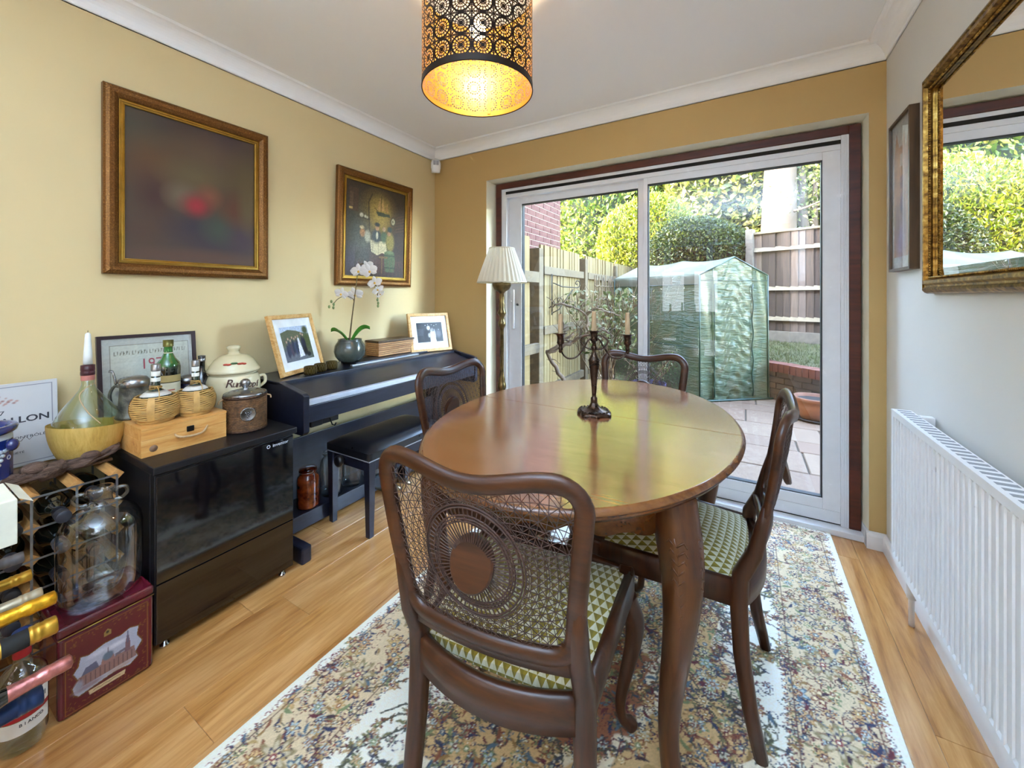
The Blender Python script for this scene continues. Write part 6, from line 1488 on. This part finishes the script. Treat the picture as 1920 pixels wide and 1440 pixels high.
for k in range(120):
    u = random.random(); e = random.choice([0, 1, 2, 3]); q = .016*random.random()+.008
    x, y = [(u*w_, q), (u*w_, h_-q), (q, u*h_), (w_-q, u*h_)][e]; P.blob(x, y, .004, .0018, gold, .6, .55, random.random()*3)
out = [(.022, .05), (.03, .04), (.06, .045), (.11, .052), (.14, .045), (.158, .058), (.152, .075), (.168, .10), (.156, .125), (.160, .150), (.14, .158), (.12, .150), (.085, .152), (.05, .142), (.034, .148), (.03, .125), (.020, .11), (.03, .085), (.018, .07)]
P.line(out+[out[0]], .004, '6a4a20'); P.poly(out, 'a8adbe')
P.blob(.07, .135, .03, .010, 'c4c8d4', .7).blob(.11, .13, .03, .01, 'd0d4dc', .7)
P.poly([(.03, .062), (.155, .062), (.150, .098), (.03, .092)], '8a6a64').poly([(.035, .092), (.072, .092), (.066, .114), (.044, .110)], '5c6078').poly([(.076, .09), (.106, .09), (.104, .108), (.078, .108)], '94706a').blob(.091, .110, .014, .014, '5f7080', .3).line([(.091, .12), (.091, .134)], .0012, '6a6070')
P.poly([(.128, .09), (.142, .09), (.1405, .118), (.135, .152), (.1295, .118)], '745860').line([(.135, .118), (.135, .152)], .002, '5c6078').poly([(.106, .095), (.128, .098), (.128, .106), (.106, .103)], '6c6474')
for i in range(12): P.line([(.034+.010*i, .062), (.034+.010*i, .088)], .0012, '5a4444')
P.blob(.05, .055, .04, .010, '8f8088', .6).blob(.12, .056, .04, .008, 'a89890', .6).blob(.03, .07, .012, .018, '9094a4', .6)
P.poly([(.052, .026), (.128, .026), (.130, .038), (.050, .038)], 'c9b48c').line([(.060, .032), (.068, .034), (.076, .031), (.084, .034), (.094, .031), (.104, .034), (.118, .032)], .0010, '6a4c30')
P.poly([(.082, .172), (.098, .172), (.098, .184), (.090, .192), (.082, .184)], '8a7440').blob(.090, .182, .004, .005, '2c2420', .3); P.grain(.06, 2)
print_obj('tin_print', P, lambda X, Y: (np.full_like(X, a+.0006), .011+X, .006+Y), t, vcol('tin_print', .3, coat=.4))
P = Paint(.12, .12, 40, 40, '4c101c'); P.blob(.06, .06, .05, .05, '9a9cb0', .3); P.grain(.4, 3)
print_obj('lid_print', P, lambda X, Y: (.075+X, .02+Y, np.full_like(X, TZ+.0004)), t, MATS['tin_print'])
t = thing('demijohn', 'large empty clear glass demijohn with two neck loops on the tin', 'demijohn', (-1.762, .425, TZ+.001)); m_dj = glassy('demijohn_glass', (.86, .90, .90), .01, 3.0)
h0 = .0
M().lathe([(0, .010), (.05, .004), (.080, .001), (.092, .006), (.097, .022), (.098, .05), (.098, .20), (.093, .225), (.080, .248), (.055, .268), (.035, .276), (.028, .282), (.026, .296), (.028, .310), (.033, .316), (.033, .326), (.028, .330), (.022, .330)], seg=56).build('body', m_dj, t)
for s_ in (-1, 1):
    dd_ = Vector((.35*s_, .94*s_, 0)); M().tube(spline([dd_*.030+Vector((0, 0, .283)), dd_*.046+Vector((0, 0, .283)), dd_*.060+Vector((0, 0, .297)), dd_*.056+Vector((0, 0, .315)), dd_*.040+Vector((0, 0, .318)), dd_*.031+Vector((0, 0, .308))]), .0055, 10).build('neck_loop', m_dj, t)
# vermouth bottle on the floor
t = thing('vermouth_bottle', 'clear white vermouth bottle with blue cap standing in front of tin', 'bottle', (-1.672, .252, 0)); m_clear = glassy('clear_bottle', (.80, .90, .90), .02, 2.5)
M().lathe([(0, .008), (.040, .001), (.046, .006), (.047, .03), (.047, .170), (.044, .188), (.032, .205), (.018, .216), (.0155, .228), (.0155, .285), (0, .285)], seg=40).build('glass', m_clear, t)
a0 = math.atan2(-.25, 1.67)-.1; label_band(.0478, .105, .150, a0-1.0, a0+1.3, MATS['white_label'], t); label_band(.0478, .055, .092, a0-1.0, a0+1.3, MATS['white_label'], t); label_band(.0482, .094, .104, a0-1.0, a0+1.3, plain('label_red', 'a01c24', .5), t)
def wrap_text(body, size, mat, par, r, a_mid, z, step):
    for i, ch in enumerate(body):
        a = a_mid+(i-(len(body)-1)/2)*step; text(ch, size, mat, par, frame_mtx((r*math.cos(a), r*math.sin(a), z), (-math.sin(a), math.cos(a), 0), (math.cos(a), math.sin(a), 0)), ext=.0003)
wrap_text('MARTINI', .019, plain('label_black', '1c1c20', .5), t, .0482, a0+.45, .126, .20); wrap_text('BIANCO', .011, MATS['label_black'], t, .0482, a0+.45, .080, .16)
M().lathe([(.0185, .262), (.0190, .264), (.0190, .298), (.017, .302), (0, .302)], seg=28).build('cap', plain('cap_blue', '34509c', .3), t); M().lathe([(.0193, .268), (.0193, .274)], seg=28).build('cap_band', MATS['label_red'], t); M().lathe([(.0168, .236), (.0168, .258)], seg=28).build('neck_band', MATS['label_red'], t)
# bottle necks of the near pile (rack frame mostly outside the picture)
m_fg = plain('foil_gold', 'd8a028', .3, metal=.85, var=.2, nscale=90, bump=.5, bscale=120); m_fr = plain('foil_rose', 'c07a74', .3, metal=.8, var=.2, nscale=90, bump=.5, bscale=120); m_cg = plain('capsule_gold', 'c09434', .3, metal=.7); m_cb_ = plain('capsule_beige', 'a8977a', .4, metal=.4); m_cblue = plain('capsule_blue', '1c3460', .35, metal=.4); m_cgr = plain('capsule_grey', '7c7c84', .4, metal=.4)
G_ = 'bottles lying in the near rack at left edge'
pile = [('grey-white capped bottle neck, topmost of the necks at left edge', (-1.60, .243, .528), m_cgr, False, None, 1.1), ('gold screw-capped bottle neck just under the grey one', (-1.52, .243, .510), m_cg, False, None, 1.1), ('beige screw-capped bottle neck below the gold screw cap', (-1.40, .240, .512), m_cb_, False, None, 1.1),
        ('crinkled gold foil champagne neck at left edge', (-1.185, .219, .598), m_fg, True, None, 1.1), ('gold foil bottle neck with black band below the crinkled one', (-1.175, .220, .549), m_cg, False, (-.068, -.035, m_dark), 1.35), ('rose pink foil champagne neck, longest at left edge', (-1.165, .236, .467), m_fr, True, None, 1.1), ('dark blue capped bottle neck, lowest at left edge', (-1.20, .206, .410), m_cblue, False, None, 1.4)]
for l, p, mc_, ch, lb_, cr in pile: lying_bottle(l, p, (.03, 1, .02), mc_, champ=ch, lab=lb_, cr=cr, grp=G_, h=.31, capl=.085, nr=.0100 if ch else .0112, name='wine_bottle')
rk2 = thing('near_bottle_rack', 'dark bottle rack holding the foiled necks, mostly outside the left edge', 'wine rack', (-1.40, 0, 0))
for x_ in (-.28, .02, .32): 
    for y_ in (-.16, .04): box('post', x_-.012, x_+.012, y_-.012, y_+.012, 0, .66, m_brf, rk2, .001)
for z_ in (.02, .34, .40, .445, .485, .53, .64): box('shelf', -.292, .332, -.172, .052, z_-.004, z_+.004, m_brf, rk2, .001) if z_ in (.02, .64) else box('crossbar', -.292, .332, .030, .052, z_-.004-.028, z_+.004-.028, m_brf, rk2, .001)
t = thing('white_carton', 'white cardboard box with open flap at left edge above the necks', 'box', (-1.46, .10, .645)); 
t.location = (-1.50, .05, .6445); mcard = plain('white_card', 'e4e0cc', .7); 
box('carton', -.05, .10, -.10, .155, 0, .10, mcard, t, .002); M().add([(-.05, .157, .10), (.10, .157, .10), (.10, .178, .085), (-.05, .178, .085)], [(0, 1, 2, 3)]).build('flap', mcard, t)
# ------------------------------------------------------------------ candelabra
CX, CY = -.486, 1.425
ca = thing('candelabra', 'antique brown metal three-branch candelabra in middle of the table', 'candelabra', (CX, CY, TH+.0005), .53)
m_can = plain('bronzed_plate', '4a3a30', .28, metal=.85, var=.35, nscale=40, bump=.1)
m = M(); N = 64; prof = [(0, 1.0), (.006, 1.0), (.010, .93), (.012, .80), (.016, .62), (.022, .40), (.030, .26), (.044, .17)]
vs = []
for j, (z, k) in enumerate(prof):
    for i in range(N):
        a = 2*PI*i/N; q = (abs(math.cos(a))**3+abs(math.sin(a))**3)**(-1/3.0); e = .066*q*(.90+.05*math.cos(8*a))*k if k > .3 else .066*k*(1+.03*math.cos(8*a)); vs.append((e*math.cos(a), e*math.sin(a), z+(.003*abs(math.sin(4*a)) if .5 < k < .95 else 0)))
m.add(vs, [(j*N+i, j*N+(i+1) % N, (j+1)*N+(i+1) % N, (j+1)*N+i) for j in range(len(prof)-1) for i in range(N)], 0, True); m.add(vs[:N], [tuple(range(N-1, -1, -1))]); m.build('base', m_can, ca)
m = M()
for i in range(24):
    a = 2*PI*i/24; q = (abs(math.cos(a))**3+abs(math.sin(a))**3)**(-1/3.0); m.sphere((.052*q*.95*math.cos(a), .052*q*.95*math.sin(a), .0155), .0045, 7, 5, sc=(1, 1, .7))
tag(m.build('base_ornament', m_can, ca), kind='stuff')
M().lathe([(.0118, .040), (.0125, .050), (.0120, .060), (.0075, .063), (.0078, .07), (.0105, .11), (.0165, .165), (.0205, .196), (.0210, .200), (.0185, .204), (.0105, .220), (.0070, .232), (.0068, .238), (.0108, .243), (.0108, .248), (.0065, .253), (.0062, .262), (.0085, .268), (.0085, .273), (0, .274)], seg=28).build('stem', m_can, ca)
def cup(parent, x, z, y=0.0): return M().lathe([(0, 0), (.005, 0), (.0075, .006), (.0060, .011), (.0085, .016), (.0070, .021), (.0065, .025), (.0095, .032), (.0145, .036), (.0128, .046), (.0125, .058), (.0165, .068), (.0260, .0715), (.0275, .0735), (.0200, .0735), (.0120, .071), (.0110, .06), (0, .06)], (x, y, z), 28).build('candle_cup', m_can, parent)
cup(ca, 0, .236)
for s in (-1, 1):
    pts = [(0, .239), (.016*1, .240), (.033, .248), (.045, .262), (.046, .275), (.034, .287), (.012, .290), (-.020, .274), (-.036, .247), (-.058, .217), (-.078, .206), (-.100, .207), (-.116, .222), (-.124, .240)]
    P = spline([Vector((-s*x, (.016*math.sin(min(1, max(0, i-0)/6)*PI) if i < 7 else 0)*s, z)) for i, (x, z) in enumerate(pts)], 6)
    M().tube(P, .0034, 8).build('arm', m_can, ca)
    cup(ca, s*.1245, .226 if s < 0 else .222)
m_tcand = plain('taupe_wax', 'b09572', .4, var=.04)
for s, z0, h, l in ((-1, .226, .084, 'taupe candle in the left cup of the candelabra'), (0, .236, .084, 'taupe candle in the middle cup of the candelabra'), (1, .222, .093, 'taupe candle in the right cup of the candelabra')):
    rr = Matrix.Rotation(.53, 3, 'Z') @ Vector((s*.1245, 0, 0)); t = thing('candle', l, 'candle', (CX+rr.x, CY+rr.y, TH+z0+.061), group='candles in the candelabra')
    M().lathe([(0, 0), (.0098, 0), (.0096, .01), (.0078, h-.003), (.0068, h), (0, h)], seg=20).build('wax', m_tcand, t); M().tube([(0, 0, h-.002), (.0008, 0, h+.005), (-.001, 0, h+.009)], .0008, 5).build('wick', m_dark, t)

# ------------------------------------------------------------------ floor lamp
t = thing('floor_lamp', 'brass standard lamp with pleated cream shade beside the glass door', 'floor lamp', (-1.432, 2.27, 0))
t.location = (-1.418, 2.27, 0); M().lathe([(0, 0), (.14, 0), (.145, .01), (.13, .022), (.07, .035), (.03, .05), (.018, .07), (.014, .10), (.014, .52), (.020, .53), (.024, .545), (.020, .56), (.026, .575), (.030, .59), (.026, .61), (.020, .625), (.022, .64), (.016, .66), (.0135, .70), (.0135, .97), (.017, .985), (.024, 1.00), (.026, 1.02), (.019, 1.035), (.016, 1.055), (.024, 1.075), (.031, 1.085), (.024, 1.10), (.018, 1.115), (.020, 1.14), (.014, 1.16), (.018, 1.19), (.014, 1.215), (.024, 1.228), (.050, 1.245), (.062, 1.268), (.064, 1.288), (.058, 1.290), (.02, 1.28), (0, 1.28)], seg=36).build('column', m_brass, t)
M().lathe([(0, 1.28), (.008, 1.28), (.008, 1.31), (.014, 1.315), (.014, 1.35), (.0, 1.35)], seg=20).build('bulb_holder', m_brass, t)
M().sphere((0, 0, 1.385), .028, 16, 10).build('bulb', plain('opal', 'f2eee4', .3), t)
g = NT('pleated_silk'); b = g.bsdf(lin('e6ddc8'), .8, sheen=.2); tl = g.n('ShaderNodeBsdfTranslucent'); tl.inputs[0].default_value = lin('eee2c8'); mx = g.n('ShaderNodeMixShader'); mx.inputs[0].default_value = .35; g.l(b, mx.inputs[1]); g.l(tl.outputs[0], mx.inputs[2]); m_shade = g.done(mx.outputs[0])
NP = 64
M().grid(lambda u, v: ((lambda r: (r*math.cos(2*PI*u), r*math.sin(2*PI*u), 1.292+.228*v))((.165+(.084-.165)*v**1.06)*(1+.022*math.sin(2*PI*u*NP/2)))), 6*NP, 6).build('pleated_shade', m_shade, t)
for r, z in ((.1655, 1.292), (.0845, 1.520)): M().tube([(r*math.cos(a), r*math.sin(a), z) for a in np.linspace(0, 2*PI, 65)[:-1]], .004, 6, closed=True).build('shade_trim', m_shade, t)
M().tube([(.06, .02, 1.29), (.062, .02, 1.17)], .0012, 5).sphere((.062, .02, 1.165), .005, 8, 6).build('pull_cord', m_white, t)

# ------------------------------------------------------------------ pendant lamp
PXc, PYc, PZ0, PR, PH = -.85, 1.194, 1.948, .201, .37
t = thing('pendant_lamp', 'pierced dark metal drum pendant lamp with glowing gold inside', 'ceiling lamp', (PXc, PYc, PZ0)); t.location = (PXc, PYc, PZ0)
g = NT('pierced_metal'); uvn = g.n('ShaderNodeAttribute', attribute_name='pat'); sx = g.sep(uvn.outputs['Vector'])
fx, fy = g.math('SUBTRACT', g.math('FRACT', sx[0]), .5), g.math('SUBTRACT', g.math('FRACT', sx[1]), .5)
rr_ = g.math('SQRT', g.math('ADD', g.math('MULTIPLY', fx, fx), g.math('MULTIPLY', fy, fy))); an = g.math('ARCTAN2', fy, fx)
spoke = g.math('GREATER_THAN', g.math('COSINE', g.math('MULTIPLY', an, 16.0)), .45)
ring = g.math('GREATER_THAN', g.math('COSINE', g.math('MULTIPLY', rr_, 6.2832*7.0)), .45)
hub = g.math('LESS_THAN', rr_, .10); incirc = g.math('LESS_THAN', rr_, .46)
rosette = g.math('MULTIPLY', g.math('MAXIMUM', g.math('MAXIMUM', spoke, ring), hub), incirc)
gl = g.math('GREATER_THAN', g.math('MAXIMUM', g.math('ABSOLUTE', fx), g.math('ABSOLUTE', fy)), .47)
dg = g.math('LESS_THAN', g.math('ABSOLUTE', g.math('SUBTRACT', g.math('ABSOLUTE', fx), g.math('ABSOLUTE', fy))), .035)
outr = g.math('MULTIPLY', g.math('MAXIMUM', gl, dg), 1.0)
edge = g.math('LESS_THAN', g.math('ABSOLUTE', g.math('SUBTRACT', rr_, .46)), .03)
ofs = g.math('GREATER_THAN', g.math('COSINE', g.math('MULTIPLY', g.math('ADD', fx, fy), 37.7)), .55)
small = g.math('MULTIPLY', g.math('MAXIMUM', ofs, g.math('GREATER_THAN', g.math('COSINE', g.math('MULTIPLY', g.math('SUBTRACT', fx, fy), 37.7)), .55)), g.math('SUBTRACT', 1.0, incirc))
solid = g.math('MAXIMUM', g.math('MAXIMUM', rosette, outr), g.math('MAXIMUM', edge, small))
geo = g.n('ShaderNodeNewGeometry')
colr = g.mix(geo.outputs['Backfacing'], lin('1a120c'), lin('e8b860'))
b = g.bsdf(colr, .35, .8); tp = g.n('ShaderNodeBsdfTransparent'); mx = g.n('ShaderNodeMixShader'); g.l(solid, mx.inputs[0]); g.l(tp.outputs[0], mx.inputs[1]); g.l(b, mx.inputs[2]); m_pierce = g.done(mx.outputs[0])
nu, nv = 96, 8; m = M().grid(lambda u, v: (PR*math.cos(2*PI*u), PR*math.sin(2*PI*u), .022+(PH-.044)*v), nu, nv); o = m.build('pierced_shade', m_pierce, t, recalc=False)
me = o.data; at = me.attributes.new('pat', 'FLOAT_VECTOR', 'POINT'); ncx = 18
vals = []
for j in range(nv+1):
    for i in range(nu+1): vals += [ncx*i/nu, (PH-.044)*j/nv/(2*PI*PR/ncx)+.12, 0]
at.data.foreach_set('vector', vals)
m_dkb = plain('dark_bronze', '241a12', .35, metal=.8); g = NT('gold_lining'); m_gl2 = g.done(g.bsdf(g.mix(g.n('ShaderNodeNewGeometry').outputs['Backfacing'], lin('241a12'), lin('e8b860')), .4, .6))
for za, zb in ((0, .022), (PH-.022, PH)): M().lathe([(PR+.001, za), (PR+.001, zb)], seg=96).build('rim_band', m_gl2, t, recalc=False)
M().tube([(PR*math.cos(a), PR*math.sin(a), 0) for a in np.linspace(0, 2*PI, 97)[:-1]], .0022, 6, closed=True).build('rim_edge', m_dkb, t)
M().box(PR-.003, PR-.001, -.006, .006, .01, PH-.01, mat=Matrix.Rotation(math.radians(112), 4, 'Z')).build('seam_strip', plain('gold_seam', 'e0b060', .4, metal=.5), t)
for k in range(3): M().tube([(0, 0, PH-.05), (PR*math.cos(2.1*k), PR*math.sin(2.1*k), PH-.01)], .0025, 6).build('spider_arm', m_dkb, t)
hz = ZC-PZ0
M().lathe([(0, PH-.10), (.018, PH-.10), (.018, PH-.04), (.006, PH-.03), (.003, PH-.02), (.003, hz-.02), (.045, hz-.018), (.05, hz-.001), (0, hz-.001)], seg=24).build('cord_and_rose', m_white, t)
g = NT('lit_bulb'); em = g.n('ShaderNodeEmission'); em.inputs[0].default_value = (1.0, .72, .38, 1); em.inputs[1].default_value = 12; m_bulb = g.done(em.outputs[0])
M().sphere((0, 0, PH-.145), .030, 20, 12).build('bulb', m_bulb, t)
lamp('pendant_bulb_light', 'POINT', (PXc, PYc, PZ0+PH-.145), 9, (1.0, .74, .42), shadow_soft_size=.04)
